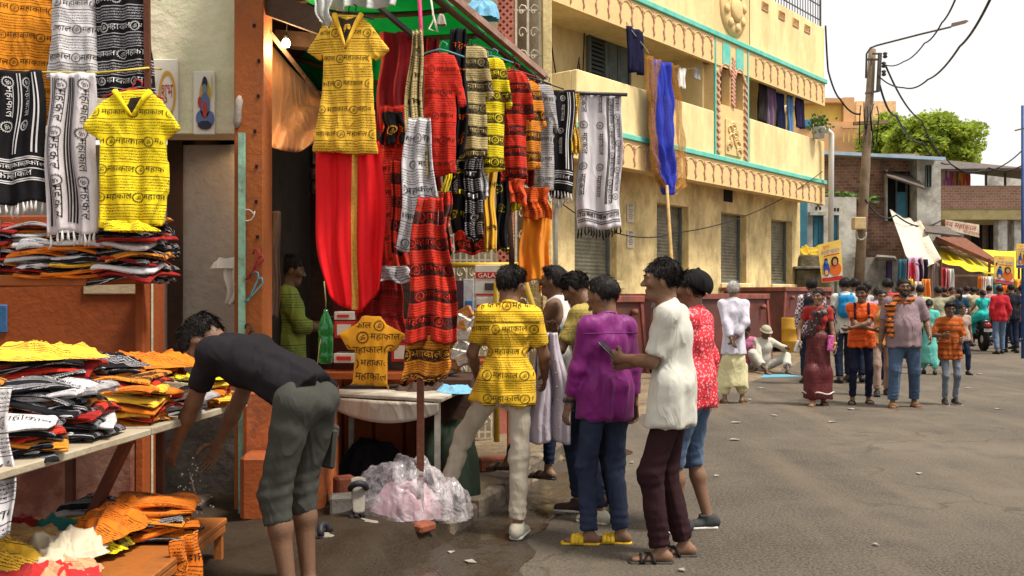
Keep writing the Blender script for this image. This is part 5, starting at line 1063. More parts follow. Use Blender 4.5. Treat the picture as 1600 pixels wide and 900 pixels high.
slr = thing('stall_roof', 'brown slatted stall roof above the yellow tarpaulin', 'roof', (0, 0, 0))
for k in range(6): MB().bar(P(1462 + k * 8, 370 + k * .5, 37.6 - k * .1), P(1474 + k * 16.5, 384 + k * 5.2, 34), .32, .03).build('slat', brn, slr)
tag(slab([P(1440, 348, 36), P(1480, 354, 36), P(1502, 368, 33.5), P(1446, 362, 33.5)], .06, 'tin_awning', tin, None), 'dark tin awning on the white wall of the brick house', 'awning')
tag(MB().bar(P(1462, 372, 34), P(1558, 414, 33), .12).build('roof_pole', brn), 'brown pole along the edge of the yellow tarpaulin', 'pole')
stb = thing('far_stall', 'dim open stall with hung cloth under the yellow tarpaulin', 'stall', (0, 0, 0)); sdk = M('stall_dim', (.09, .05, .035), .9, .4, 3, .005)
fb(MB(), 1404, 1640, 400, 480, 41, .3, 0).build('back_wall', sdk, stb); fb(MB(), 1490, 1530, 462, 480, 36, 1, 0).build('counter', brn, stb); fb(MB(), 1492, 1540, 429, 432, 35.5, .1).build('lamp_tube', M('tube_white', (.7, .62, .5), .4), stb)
for px, Y in ((1412, 31), (1470, 31.2), (1546, 33.2), (1583, 34), (1592, 36)): fb(MB(), px, px + 2.2, 404, 500, Y, .1, 0).build('post', brn, stb)
cl_specs = [(1412, 405, 31, .42, 1.6, (.02, .1, .14), 'teal and white picture cloth'), (1421, 410, 31, .4, 1.4, (.42, .02, .03), 'red and black cloth'), (1430, 402, 31, .55, 1.1, (.5, .28, .4), 'pink spotted cloth'), (1418, 436, 30.8, .4, 1.1, (.6, .42, .02), 'yellow skirt cloth'), (1443, 405, 31, .35, 1.4, (.02, .02, .025), 'black hanging cloth'), (1436, 440, 30.8, .35, 1.0, (.6, .5, .38), 'cream hanging cloth'), (1447, 436, 30.8, .3, 1.1, (.75, .2, .02), 'bright orange cloth'),
            (1455, 410, 31.4, .45, 1.6, (.35, .25, .2), 'brown beige cloth'), (1463, 412, 31.4, .4, 1.3, (.3, .22, .2), 'dull taupe cloth'), (1475, 418, 32.5, .42, 1.2, (.4, .015, .03), 'dark red cloth'), (1483, 420, 32.5, .3, 1.1, (.65, .6, .56), 'white cloth next to the dark red'), (1534, 432, 33, .3, 1.3, (.65, .16, .02), 'narrow orange cloth'), (1543, 432, 33, .4, 1.3, (.62, .6, .55), 'white striped cloth'), (1549, 436, 33.5, .4, 1.5, (.7, .16, .02), 'orange cloth left of the poster'), (1558, 444, 33.5, .4, .8, (.05, .4, .45), 'turquoise cloth'), (1574, 446, 33.5, .55, 1.1, (.75, .14, .01), 'large orange cloth under the poster'), (1590, 436, 34, .5, 1.2, (.7, .3, .02), 'amber cloth at the right edge')]
for k, (px, py, Y, W, L, c, lb) in enumerate(cl_specs): drape('hanging_cloth', lb + ' hanging in the far stalls', 'cloth', MW(P(px, py, Y)), W, L, CL('fs%d' % k, c), None, 'cloths hanging in the far stalls', .07, 2, .15, 40 + k, None, None, .015, .0, 12, 10)
# ================================================================ near stalls on the left
K = (.012, .008, .006); WHT = (.62, .6, .6)
m_saf = PR('print_saffron', (.8, .46, .04), K); m_yel = PR('print_yellow', (.80, .60, .012), K); m_red = PR('print_red', (.58, .025, .012), K); m_redz = PR('print_red_band', (.62, .03, .012), K, zone=1); m_org = PR('print_orange', (.72, .18, .012), K); m_orgz = PR('print_orange_band', (.7, .24, .02), K, zone=1)
m_blk = PR('print_black', (.013, .012, .014), (.5, .48, .5)); m_wht = PR('print_white', (.60, .57, .58), K); m_tan = PR('print_tan', (.50, .38, .17), K); m_tanz = PR('print_tan_band', (.52, .4, .18), K, zone=1); m_yelz = PR('print_yellow_band', (.8, .62, .012), K, zone=1); m_dred = PR('print_dark_red', (.3, .012, .01), K); m_gry = PR('print_grey', (.36, .34, .34), K)
plainO = CL('plain_orange', (.78, .24, .012), crease=5); redS = CL('red_silk', (.68, .008, .012), crease=4, rough=.62, spec=.15, sheen=0, bd=.004); drd = CL('deep_red', (.25, .008, .012)); gold = M('gold_braid', (.5, .24, .03), .5, .3, 60, .002, 120, .4)
orangep = M('orange_paint', (.36, .10, .02), .75, .25, 2.5, .006, 22, .3, stain=(.12, .04, .02), samt=.6, sscale=2.5); redbrown = M('red_brown_board', (.34, .075, .014), .7, .2, 2, .005, 25, .3, stain=(.1, .024, .01), samt=.5, sscale=2); brownm = M('brown_paint', (.11, .035, .018), .7, .3, 4)
plaster = M('cream_green_plaster', (.72, .65, .46), .92, .14, 1.6, .012, 14, .2, stain=(.38, .46, .24), samt=.4, sscale=1.1); greyw = M('grey_plaster', (.36, .32, .28), .92, .18, 2, .008, 18, .2, stain=(.12, .1, .085), samt=.6, sscale=2); greenp = M('pale_green_paint', (.25, .45, .33), .7, .25, 4, .004, 30, stain=(.08, .07, .05), samt=.6, sscale=6)
def wbox(name, mat, parent, a, b, bevel=.006): return MB().box(a, b).build(name, mat, parent, bevel=bevel)
# shop front wall: lintel wall, doorway, recess
sw = thing('shop_wall', 'cream and green plastered shop wall above a grey doorway', 'wall', (0, 0, 0))
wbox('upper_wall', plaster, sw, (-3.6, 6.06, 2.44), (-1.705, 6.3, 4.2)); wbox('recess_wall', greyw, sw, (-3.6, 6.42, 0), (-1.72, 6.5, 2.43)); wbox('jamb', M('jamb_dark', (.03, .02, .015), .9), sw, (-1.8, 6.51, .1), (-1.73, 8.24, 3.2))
lowg = M('wet_grey_wall', (.09, .075, .06), .6, .5, 4, .02, 12, .4, stain=(.25, .22, .18), samt=.5, sscale=3); wbox('wash_wall', lowg, sw, (-2.6, 6.33, .05), (-1.74, 6.419, .78), .03)
wbox('wash_slab', M('wet_slab', (.16, .13, .1), .4, .3, 6, .006, 30, .5), sw, (-2.3, 5.75, .06), (-1.9, 6.1, .16), .015)
MB().bar(P(378, 208, 5.84), Vector((P(378, 208, 5.84).x, 5.84, .1)), .034, .04).build('door_frame', greenp, sw)
# orange pillar and its plinth
pl = thing('orange_pillar', 'orange painted timber pillar with a chipped edge beside the doorway', 'pillar', (0, 0, 0))
wbox('post', orangep, pl, (-1.703, 5.88, .1), (-1.523, 6.1, 4.0), .008); oplinth = M('peeling_orange', (.5, .13, .035), .8, .3, 3, .01, 15, .25, stain=(.16, .06, .04), samt=.8, sscale=4)
wbox('plinth', oplinth, pl, (-1.62, 5.75, .1), (-1.13, 6.3, .86), .03); wbox('plinth_step', redbrown, pl, (-1.58, 5.55, .1), (-1.2, 5.749, .5), .03)
MB().lathe(P(372, 175, 5.87), [(.01, -.1), (.026, -.06), (.022, .02), (.024, .07), (.008, .1)], 7, Matrix.Rotation(.1, 3, 'Y')).build('chip', greyw, pl)
rr = random.Random(1)
for k in range(7): p = P(400 + rr.uniform(-4, 6), 40 + k * 55, 5.878); MB().box((p.x - .008, 5.872, p.z - .01), (p.x + .008, 5.8795, p.z + .01)).build('nail_hole', dark, pl)
# two wall tiles
tw = M('glazed_white', (.68, .64, .55), .25, .06, 3, .001, 30, .5)
def tile(label, px0, px1, py0, py1):
    a, b = P(px0, py1, 6.05), P(px1, py0, 6.05); t = MB().box((a.x, 6.035, a.z), (b.x, 6.058, b.z)).build('wall_tile', tw, None, bevel=.006); return tag(t, label, 'tile'), lambda u, v: (np.stack([(u - 800) / F * 6.04, np.full_like(u, 6.031), H0 + (HZ - v) / F * 6.04], 1), np.ones(len(u), bool))
t1, mp1 = tile('white glazed wall tile with red lettering in a yellow ring', 240, 279, 93, 199)
n = 28; a = np.linspace(0, 2 * math.pi, n, endpoint=False); ring = (np.concatenate([np.stack([np.cos(a) * 13.5, np.sin(a) * 37], 1), np.stack([np.cos(a) * 10, np.sin(a) * 31], 1)]), np.array([[i, (i + 1) % n, n + i] for i in range(n)] + [[(i + 1) % n, n + (i + 1) % n, n + i] for i in range(n)]))
decal([(ring, 262, 148, 1, 0)], mp1, ink((.55, .3, .04)), t1, 'yellow_ring'); v, t = tmpl('शुभ'); decal([((v * np.array([13, -32]), t), 262, 147, 1, 0)], mp1, ink((.4, .02, .02)), t1, 'lettering')
t2, mp2 = tile('white glazed wall tile with a small seated figure picture', 303, 337, 112, 211)
def disc2(cx, cy, rx, ry, m=14): q = np.linspace(0, 2 * math.pi, m, endpoint=False); return ((np.concatenate([np.stack([cx + rx * np.cos(q), cy + ry * np.sin(q)], 1), [[cx, cy]]]), np.array([[m, i, (i + 1) % m] for i in range(m)])), 0, 0, 1, 0)
for off, col, its in ((0, (.45, .3, .05), [disc2(321, 150, 9, 26)]), (1, (.1, .14, .28), [disc2(321, 165, 8, 20), disc2(314, 185, 7, 12), disc2(329, 186, 7, 12)]), (2, (.35, .05, .03), [disc2(321, 172, 4, 13), disc2(313, 160, 3, 9)]), (3, (.03, .03, .05), [disc2(321, 130, 4, 10), disc2(321, 196, 11, 7)]), (4, (.14, .2, .36), [disc2(321, 139, 3, 7)]), (2, (.5, .45, .1), [disc2(332, 135, 1.2, 18)])):
    decal(its, (lambda o_: lambda u, v: (mp2(u, v)[0] - np.array([0, .002 * o_, 0]), np.ones(len(u), bool)))(off), ink(col), t2, 'picture')
# red-brown cabinet with shelf
cb = thing('display_cabinet', 'red brown wooden display cabinet with a cluttered shelf', 'cabinet', (0, 0, 0))
wbox('back_board', redbrown, cb, (-3.4, 5.75, .12), (-2.2, 5.8, 1.9)); wbox('side_board', redbrown, cb, (-2.2, 5.6, .12), (-2.15, 5.95, 1.55)); wbox('edge_strip', M('cream_strip', (.45, .42, .3), .8), cb, (-2.149, 5.7, .12), (-2.135, 5.72, 1.5))
MB().bar((-3.4, 5.35, 1.475), (-2.0, 5.35, 1.51), .5, .035, (0, 0, 1)).build('shelf', orangep, cb); wbox('shelf_lip', orangep, cb, (-3.3, 5.08, 1.47), (-2.25, 5.11, 1.53))
wbox('lower_board', M('stained_red_board', (.16, .045, .025), .8, .4, 3, .008, 20, .3, stain=(.3, .2, .14), samt=.45, sscale=3), cb, (-3.4, 5.55, .12), (-2.2, 5.6, .82)); wbox('torn_label', M('torn_paper', (.5, .4, .26), .8, .2, 8), cb, (P(130, 440, 5.74).x, 5.735, P(130, 460, 5.74).z), (P(214, 436, 5.74).x, 5.749, P(214, 437, 5.74).z))
wbox('card', M('blue_card', (.05, .16, .35), .5), cb, (-2.87, 5.1, 1.53), (-2.73, 5.13, 1.83)); wbox('card_face', M('paper', (.62, .55, .42), .8), cb, (-2.86, 5.094, 1.60), (-2.74, 5.0995, 1.78))
wbox('blue_sticker', M('blue_card', (.05, .16, .35), .5), cb, (P(-20, 520, 5.74).x, 5.738, P(0, 520, 5.74).z), (P(11, 520, 5.74).x, 5.749, P(0, 476, 5.74).z))
# folded cloth piles
PAL = [('orange', m_org), ('red and black', m_redz), ('black and white', m_blk), ('white', m_wht), ('saffron', m_saf), ('black', m_blk), ('orange and black', m_orgz), ('dark red', m_dred), ('grey', m_gry), ('yellow', m_yel)]
FM = [[folded_mesh('folded_cloth', m, .34 + .03 * (q % 2), .28, .015 + .004 * (q % 2), 31 * i + q, .011, WHT if m in (m_blk,) else (.6, .05, .02) if m is m_redz else K) for q in range(3)] for i, (nm, m) in enumerate(PAL)]
ORD = ['topmost', 'second from top', 'third from top'] + [w + ' from top' for w in 'fourth fifth sixth seventh eighth ninth tenth eleventh twelfth thirteenth fourteenth fifteenth sixteenth seventeenth eighteenth nineteenth twentieth'.split()]
def pile(c, n, where, seed, rz=0., step=.0142, sc_=1., order=None, jit=.03, tiltx=0.):
    r = random.Random(seed); n = int(n * 1.75); step = min(step, .017)
    for k in range(n):
        i = order[k % len(order)] if order else r.randrange(len(PAL)); i = r.choice([0, 1, 6, 2]) if i == 3 and r.random() < .5 else i; nm = PAL[i][0]; o = obj('folded_cloth', FM[i][r.randrange(3)]); e = sc_ * r.uniform(.9, 1.1)
        o.location = (c[0] + r.uniform(-jit, jit), c[1] + r.uniform(-jit, jit), c[2] + .014 + k * step); o.rotation_euler = (tiltx + r.uniform(-.07, .07), r.uniform(-.09, .09), rz + r.uniform(-.22, .22) + (math.pi if r.random() < .5 else 0)); o.scale = (e, e, r.uniform(.9, 1.3))
        tag(o, f'folded {nm} cloth, {ORD[n - 1 - k]} of the {where}', 'folded cloth', f'folded cloths in the {where}')
TZ = .86
tb = thing('display_table', 'long plank display table covered with folded printed cloth', 'table', (0, 0, 0)); plank = M('pale_plank', (.42, .36, .26), .75, .25, 3, .005, 30, .3, stain=(.2, .14, .08), samt=.6)
def fe(y): return -1.63 + (y - 3.05) / (5.05 - 3.05) * (-1.41 + 1.63)
for k, (y0, y1) in enumerate(((2.4, 4.05), (4.06, 5.1))):
    MB().raw([(fe(y0), y0, TZ - .03), (fe(y1), y1, TZ - .03), (fe(y1) - 1.0, y1, TZ - .03), (fe(y0) - 1.15, y0, TZ - .03)] + [(fe(y0), y0, TZ + .004 * k), (fe(y1), y1, TZ + .004 * k), (fe(y1) - 1.0, y1, TZ + .004 * k), (fe(y0) - 1.15, y0, TZ + .004 * k)], [(3, 2, 1, 0), (4, 5, 6, 7), (0, 1, 5, 4), (1, 2, 6, 5), (2, 3, 7, 6), (3, 0, 4, 7)]).build('plank', plank, tb, bevel=.005)
MB().bar((-1.66, 4.2, .83), (-2.05, 4.25, .06), .05, .04).build('brace', brownm, tb); MB().bar((-1.74, 4.75, .83), (-1.74, 4.75, 0), .035).build('leg', brownm, tb); MB().bar((-2.3, 5.0, .83), (-2.3, 5.0, .12), .04).build('leg', brownm, tb); MB().bar((-2.3, 3.0, .83), (-2.3, 3.0, .12), .04).build('leg', brownm, tb)
pile((-1.82, 3.38, TZ), 5, 'pile at the near table end', 1, .5, order=[2, 5, 3, 6, 1], sc_=1.05)
pile((-1.80, 3.78, TZ), 9, 'striped pile at the table front', 2, .1, order=[3, 2, 5, 8, 3, 2, 7, 1, 5])
pile((-2.12, 3.68, TZ), 9, 'dark pile behind the striped one', 3, .3, order=[2, 5, 0, 7, 2, 6, 0, 3, 0])
pile((-1.71, 4.22, TZ), 8, 'orange pile mid table', 4, .0, order=[3, 6, 0, 4, 1, 6, 0, 4])
pile((-2.04, 4.18, TZ), 11, 'tall pile under the saffron kurta', 5, .3, order=[2, 7, 3, 0, 2, 1, 7, 2, 3, 4, 4], sc_=1.12)
pile((-1.66, 4.58, TZ), 4, 'low pile under the beige cloth', 6, .2, order=[8, 3, 1, 8])
pile((-1.98, 4.62, TZ), 8, 'pile under the striped cloth', 7, .4, order=[2, 1, 5, 3, 0, 2, 5, 2], sc_=1.05)
pile((-1.60, 4.88, TZ), 5, 'low pile at the far corner', 8, .1, order=[3, 0, 4, 6, 0], sc_=.92)
pile((-1.88, 4.95, TZ), 8, 'pile under the crumpled orange', 9, .2, order=[2, 3, 1, 8, 0, 7, 0, 0])
pile((-2.36, 4.3, TZ), 10, 'pile against the cabinet', 10, .2, order=[0, 4, 2, 0, 6, 1, 0, 0, 4, 0]); pile((-2.4, 3.7, TZ), 8, 'pile at the back left', 11, .2, order=[3, 0, 2, 6])
SZ = 1.525
pile((-2.82, 5.25, SZ + .02), 8, 'left shelf stack', 20, .1, .025, .95, [6, 7, 6, 5, 1, 7, 3, 0]); pile((-2.5, 5.2, SZ), 6, 'grey shelf stack', 21, .2, .03, .9, [0, 1, 2, 3, 8, 8])
pile((-2.3, 5.18, SZ), 9, 'middle shelf stack', 22, .1, .03, .9, [0, 3, 5, 4, 2, 3, 2, 0, 0]); pile((-2.02, 5.16, SZ - .02), 11, 'right shelf stack', 23, -.1, .028, .92, [2, 7, 1, 3, 5, 7, 2, 6, 2, 3, 3])
pile((-2.62, 5.3, SZ + .17), 4, 'upper middle shelf stack', 24, .3, .03, .85, [3, 8, 1, 0])
# crumpled cloths
def crumple(label, c, r, mat, seed, name='crumpled_cloth', h=.014, amp=.03, lam=.13, group=None, rz=0., cat='cloth', pw=.95):
    """cloth lying in a heap: ridged folds running over a soft mound with an uneven rim"""
    g = np.random.default_rng(seed); na, nr = 72, 26; a = np.linspace(0, 2 * math.pi, na, endpoint=False)[None, :]; q = (np.linspace(0, 1, nr) ** .8)[:, None]; ph = g.uniform(0, 6, 10)
    rim = 1 + .12 * np.sin(3 * a + ph[0]) + .08 * np.sin(5 * a + ph[1]) + .05 * np.sin(11 * a + ph[2]); X = r[0] * q * rim * np.cos(a); Y = r[1] * q * rim * np.sin(a)
    w = 0
    for i in range(6):
        t = g.uniform(0, math.pi); k = math.pi / lam * g.uniform(.5, 1.6); s = X * math.cos(t) + Y * math.sin(t) + .25 * lam * np.sin((X * math.sin(t) - Y * math.cos(t)) / lam * 2.5 + ph[3 + i % 6]); w = w + (1 - np.abs(np.sin(k * s + ph[i]))) ** 2.2 * g.uniform(.5, 1)
    m = (1 - q ** 2.6) ** pw; Z = r[2] * m * (.82 + .1 * np.sin(2 * a + ph[5]) * q) + amp * .55 * (w - 1.3) * np.minimum(1, m * 2.2); Z = np.maximum(Z, 0.002)
    pull = .35 * amp * (w - 1.3); X = X + pull * np.cos(a) * q; Y = Y + pull * np.sin(a) * q
    V = np.stack([X, Y, Z], -1).reshape(-1, 3); i, j = np.meshgrid(np.arange(nr - 1), np.arange(na), indexing='ij'); j2 = (j + 1) % na; Q = np.stack([i * na + j, (i + 1) * na + j, (i + 1) * na + j2, i * na + j2], -1).reshape(-1, 4)
    o = obj(name, mesh_np(name, V, Q, mat, True, V[:, :2] * .9 + V[:, 2:3] * .8)); o.location = c; o.rotation_euler.z = rz; return tag(o, label, cat, group)
for lb, c, r in HEAP: crumple(lb, c, r, CL('yellow_rag', (.6, .4, .03)), 77, amp=.12, lam=.35)
crumple('crumpled saffron kurta draped over the tall pile', (-2.06, 4.15, TZ + .29), (.26, .2, .075), m_saf, 3, amp=.026)
crumple('crumpled bright orange cloth on the far pile', (-1.85, 4.92, TZ + .2), (.26, .2, .08), m_org, 4); crumple('folded beige lettered cloth lying on the low pile', (-1.72, 4.55, TZ + .13), (.2, .16, .03), PR('print_beige', (.55, .46, .3), K), 5, amp=.008)
crumple('striped black cloth bunched on its pile', (-1.97, 4.66, TZ + .22), (.2, .17, .07), m_blk, 6); crumple('orange cloth bunched at the left end of the table', (-2.42, 3.95, TZ + .2), (.2, .2, .09), m_org, 7); crumple('yellow and red cloth at the far table corner', (-1.58, 4.86, TZ + .14), (.17, .13, .04), m_yelz, 8)
# low orange bench with heaps
bn = thing('low_bench', 'low orange metal bench under the display table', 'bench', (0, 0, 0)); obm = M('bench_orange', (.42, .13, .025), .5, .3, 5, .004, 30, .4, stain=(.1, .05, .02), samt=.6, sscale=5)
wbox('top', obm, bn, (-2.6, 3.3, .30), (-1.4, 4.72, .33), .006); wbox('front_rail', obm, bn, (-1.425, 3.3, .265), (-1.402, 4.7, .298), .003)
for x, y in ((-1.43, 4.68), (-1.43, 3.5), (-2.4, 4.68)): MB().bar((x, y, .299), (x, y, 0), .036).build('leg', obm, bn)
pile((-1.62, 4.32, .33), 6, 'orange bench stack', 30, .2, .03, .95, [2, 6, 0, 0, 0, 6]); pile((-1.9, 4.5, .33), 4, 'back bench stack', 31, .1, .03, .9, [8, 4, 5, 2])
crumple('orange printed kurta slumped over the low bench stack', (-1.72, 4.15, .42), (.15, .3, .12), m_org, 9, amp=.025)
drape('hanging_kurta', 'sleeve end of the orange kurta hanging off the bench', 'cloth', MW((-1.385, 4.08, .40), math.pi / 2 - .35, 0), .2, .24, m_org, K, None, .02, 2, 0, 3, rows(0, .2, -.24, 0, .145, .05, .1, 3))
crumple('cream shirt crumpled in the heap at the lower left', (-1.76, 3.75, .4), (.15, .2, .11), CL('cream_rag', (.55, .47, .34), crease=6), 10, amp=.04); crumple('patterned cloth at the left of the heap', (-2.0, 3.78, .34), (.3, .3, .2), PR('print_heap', (.42, .28, .1), (.3, .02, .02), .09), 11, amp=.035)
crumple('red shawl in the heap at the lower left', (-1.75, 3.5, .34), (.24, .22, .12), CL('heap_red', (.45, .02, .02)), 12, amp=.03); crumple('blue cloth at the bottom corner of the heap', (-1.95, 3.4, .36), (.14, .14, .07), CL('heap_blue', (.03, .12, .3)), 13); crumple('peach printed cloth at the right of the heap', (-1.68, 3.55, .36), (.13, .2, .09), PR('print_peach', (.6, .3, .16), (.4, .05, .03), .1), 14); crumple('green cloth behind the heap', (-1.98, 4.1, .36), (.2, .12, .13), CL('heap_green', (.02, .14, .12)), 15)
# ---------------- hanging clothes: left group
def kur(label, px, py, Y, w, L, mat, inkc, seed, rz=0., sl=.2, drop=.75, vneck=None, hook=None, roll=0., group='kurtas hanging at the stalls', name='hanging_kurta', words=(.145, .043, .115), flare=.03, **k): return garment(name, label, 'kurta', narrow_poly(w * 1.15, L) if w < .1 else kurta_poly(w, L, sl, flare=flare, drop=drop, neck=min(.075, w * .45)), MW(P(px, py, Y), rz, 0, roll), mat, inkc, group, seed=seed, vneck=vneck, hook=hook, words=words, **k)
hk = M('hanger_red', (.35, .02, .03), .4); hkg = M('hanger_dark', (.03, .03, .035), .4); hkb = M('hanger_teal', (.1, .3, .32), .4)
kur('deep orange kurta hanging at the top left corner', 28, -60, 5.15, .2, .88, PR('print_deep_orange', (.76, .27, .014), K), K, 1, .35, flare=-.01); kur('white printed kurta hanging between the orange and black ones', 118, -70, 5.1, .13, .66, m_wht, K, 2, .2, .15, 1.0); kur('black printed kurta hanging beside the brown pole', 188, -75, 5.1, .17, .78, m_blk, WHT, 3, -.15, .22)
tag(MB().bar(P(229, -60, 5.05), P(231, 150, 5.05), .028).build('brown_pole', brownm), 'thin dark red pole beside the black kurta', 'pole')
tag(MB().tube([P(-20, 112, 4.97), P(60, 113, 4.97), P(150, 114, 4.95), P(232, 106, 5.03), P(252, 108, 6.02)], .006, 5).build('yellow_rope', M('rope_yellow', (.5, .38, .06), .8)), 'yellow rope carrying the two scarves on the left', 'rope')
def vitems(W, L, cols, size, step, rot=-math.pi / 2, seed=0):
    r = random.Random(seed); it = []
    for u in cols:
        v = -.06; k = r.randint(0, 1)
        while v > -L + .08: it.append((WORD if k % 2 else '(om)', u, v, size, rot)); v -= step * (1.25 if k % 2 else 1.); k += 1
    return it
def vlines(L, us, w=.006): s = strip(30); return [((s[0] * np.array([L * .94, w]), s[1]), u, -L / 2, 1, math.pi / 2) for u in us]
def hlines(W, vs_, w=.006): s = strip(24); return [((s[0] * np.array([W * .96, w]), s[1]), W / 2, v, 1, 0) for v in vs_]
bcl = CL('black_cotton', (.014, .013, .015)); wcl = CL('white_cotton', (.6, .56, .58)); frm = CL('fringe_white', (.6, .57, .55))
def hrow(W, v, size, step): return [(WORD, step * (i + .5), v, size, 0) for i in range(int(W / step))]
drape('hanging_scarf', 'black scarf with white lettering and tassels at the left edge', 'scarf', MW(P(30, 110, 4.92), .05), .27, .68, bcl, WHT, 'scarves hanging on the left rope', .022, 1.5, .1, 1, vitems(.27, .45, (.07, .17), .05, .1, seed=1) + vlines(.44, (.12, .135, .22, .235)) + hlines(.27, (-.45, -.46, -.51, -.56, -.57)) + hrow(.27, -.485, .035, .085) + hrow(.27, -.535, .045, .1), frm)
drape('hanging_scarf', 'white scarf with black lettering beside the yellow kurta', 'scarf', MW(P(112, 114, 4.93), .05), .26, .82, wcl, K, 'scarves hanging on the left rope', .024, 2, .12, 2, vitems(.26, .8, (.06, .2), .055, .11, seed=2) + vlines(.8, (.015, .03, .11, .12, .13, .14)), frm)
kur('bright yellow kurta on a red hanger, knotted at the hem', 208, 142, 4.9, .18, .7, m_yel, K, 4, .12, .17, .95, (.085, .13), hk, flare=-.02)
crumple('knotted yellow hem hanging over the shelf stacks', P(205, 362, 4.9), (.13, .09, .07), m_yel, 19, amp=.03)
drape('hanging_cloth', 'white printed cloth hanging off the table end at the left edge', 'cloth', MW((-1.745, 3.12, 1.12), .3, -.05), .2, .48, m_wht, K, None, .02, 2, 0, 6, rows(0, .2, -.48, 0, .145, .04, .12, 8))
# rag and hangers on the door frame
crumple('limp white rag tied to the green door frame', P(358, 420, 5.95), (.1, .05, .09), CL('rag_white', (.55, .5, .42)), 21, amp=.02); drape('hanging_rag', 'white rag ends below the knot on the door frame', 'cloth', MW(P(367, 410, 5.93)), .14, .26, CL('rag_white', (.55, .5, .42)), None, None, .03, 2, 0, 5, None, None, .01, .3, 12, 12)
for k, (px, py, mt, lb) in enumerate(((398, 395, hk, 'red plastic hanger hooked on the orange pillar'), (397, 430, hkb, 'teal plastic hanger below the red one on the pillar'), (385, 512, hkg, 'dark hanger hooked low on the green door frame'))):
    q = lambda x, y: P(px + x, py + y, 5.84); tag(MB().tube([q(-3, 2), q(0, -6), q(6, -4), q(7, 4), q(-8, 40), q(-14, 42), q(14, 12), q(12, 4), q(5, 8)], .006, 6).build('clothes_hanger', mt), lb, 'hanger')
tag(MB().tube([P(388 + 10 * math.cos(t), 330 + 12 * math.sin(t) + t * 2, 5.86) for t in np.linspace(0, 6, 16)], .004, 5).build('knotted_string', M('cord_white', (.6, .56, .48), .7)), 'loop of white cord on the orange pillar', 'cord')

# ---------------- the second stall: frame, canopy, interior
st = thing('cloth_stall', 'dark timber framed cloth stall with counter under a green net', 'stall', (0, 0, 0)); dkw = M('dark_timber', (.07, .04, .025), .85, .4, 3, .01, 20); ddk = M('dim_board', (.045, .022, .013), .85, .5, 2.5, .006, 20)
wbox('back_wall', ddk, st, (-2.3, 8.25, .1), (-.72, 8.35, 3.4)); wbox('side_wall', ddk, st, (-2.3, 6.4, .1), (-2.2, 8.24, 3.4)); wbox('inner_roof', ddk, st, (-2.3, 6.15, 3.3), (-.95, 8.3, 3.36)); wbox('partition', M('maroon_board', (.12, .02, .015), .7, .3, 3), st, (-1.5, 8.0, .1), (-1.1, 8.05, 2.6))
MB().bar((-1.66, 6.05, 3.3), (-.85, 5.75, 2.95), .12, .14).build('beam', dkw, st); MB().bar((-1.6, 6.5, 3.16), (-.7, 6.6, 3.1), .1).build('beam', dkw, st); MB().bar(P(556, -20, 5.6), P(650, 60, 6.1), .028).build('rail', M('steel_dark', (.06, .05, .05), .5, .2, 5, .002, 30, .5, .6), st); MB().bar(P(413, 40, 6.0), P(500, 150, 6.6), .02).build('strut', dkw, st)
Bm0, Bm1 = P(676, -30, 5.75), P(852, 120, 7.5)
MB().bar(Bm0, Bm1, .045, .045).build('edge_beam', M('pink_timber', (.33, .2, .15), .85, .3, 5, .008, 30, stain=(.08, .05, .03)), st); MB().bar(Bm0 + Vector((-.05, .05, -.04)), Bm1 + Vector((-.05, .02, -.04)), .03).build('edge_batten', dkw, st)
MB().bar((-.53, 5.56, .12), (-.53, 5.56, 2.75), .04).build('post', brownm, st)
MB().bar((-1.5, 6.62, .88), (-.5, 6.55, .88), .3, .04, (0, 0, 1)).build('counter', redbrown, st); wbox('counter_front', M('dark_red_panel', (.14, .035, .02), .8, .4, 3, .006), st, (-1.45, 6.9, .12), (-.55, 6.95, .86)); 
for k in range(4): MB().box((-1.42 + k * .22, 6.87, .15), (-1.22 + k * .22, 6.899, .84)).build('plank', redbrown, st, bevel=.006)
cnet = M('green_net', (.005, .28, .09), .6, .4, 7, .02, 18, .3, stain=(.0, .1, .03), samt=.6, sscale=3); nt = cnet.node_tree; tl = nt.nodes.new('ShaderNodeBsdfTranslucent'); tl.inputs[0].default_value = (.01, .5, .16, 1); mx = nt.nodes.new('ShaderNodeMixShader'); mx.inputs[0].default_value = .5; nt.links.new(nt.nodes['Principled BSDF'].outputs[0], mx.inputs[1]); nt.links.new(tl.outputs[0], mx.inputs[2]); nt.links.new(mx.outputs[0], nt.nodes['Material Output'].inputs[0])
def canfn(u, v):
    a, b = np.array(Bm0 + Vector((-.06, .06, .03))), np.array(Bm1 + Vector((-.06, .03, .03))); c, d = np.array((-1.75, 8.2, 3.2)), np.array((-1.8, 5.7, 3.72)); u_, v_ = u[..., None], v[..., None]
    p = (a * (1 - u_) + b * u_) * (1 - v_) + (d * (1 - u_) + c * u_) * v_; return p[..., 0], p[..., 1], p[..., 2] - .16 * np.sin(math.pi * v) * (1 + .3 * np.sin(9 * u)) + .02 * np.sin(25 * u + 9 * v)
tag(sheet('green_canopy', canfn, 40, 24, cnet, None, .012), 'green shade net stretched over the hanging kurtas', 'canopy')
for k in range(3):
    u = np.array(.2 + .28 * k); pts = [[float(q) for q in canfn(u, np.array(t))] for t in np.linspace(0, 1, 9)]; MB().tube([(p[0], p[1], p[2] - .025) for p in pts], .018, 6).build('canopy_rib', dkw, st)
plt = M('milky_plastic', (.6, .6, .56), .3, .1, 4, .02, 12, .5, alpha=.75)
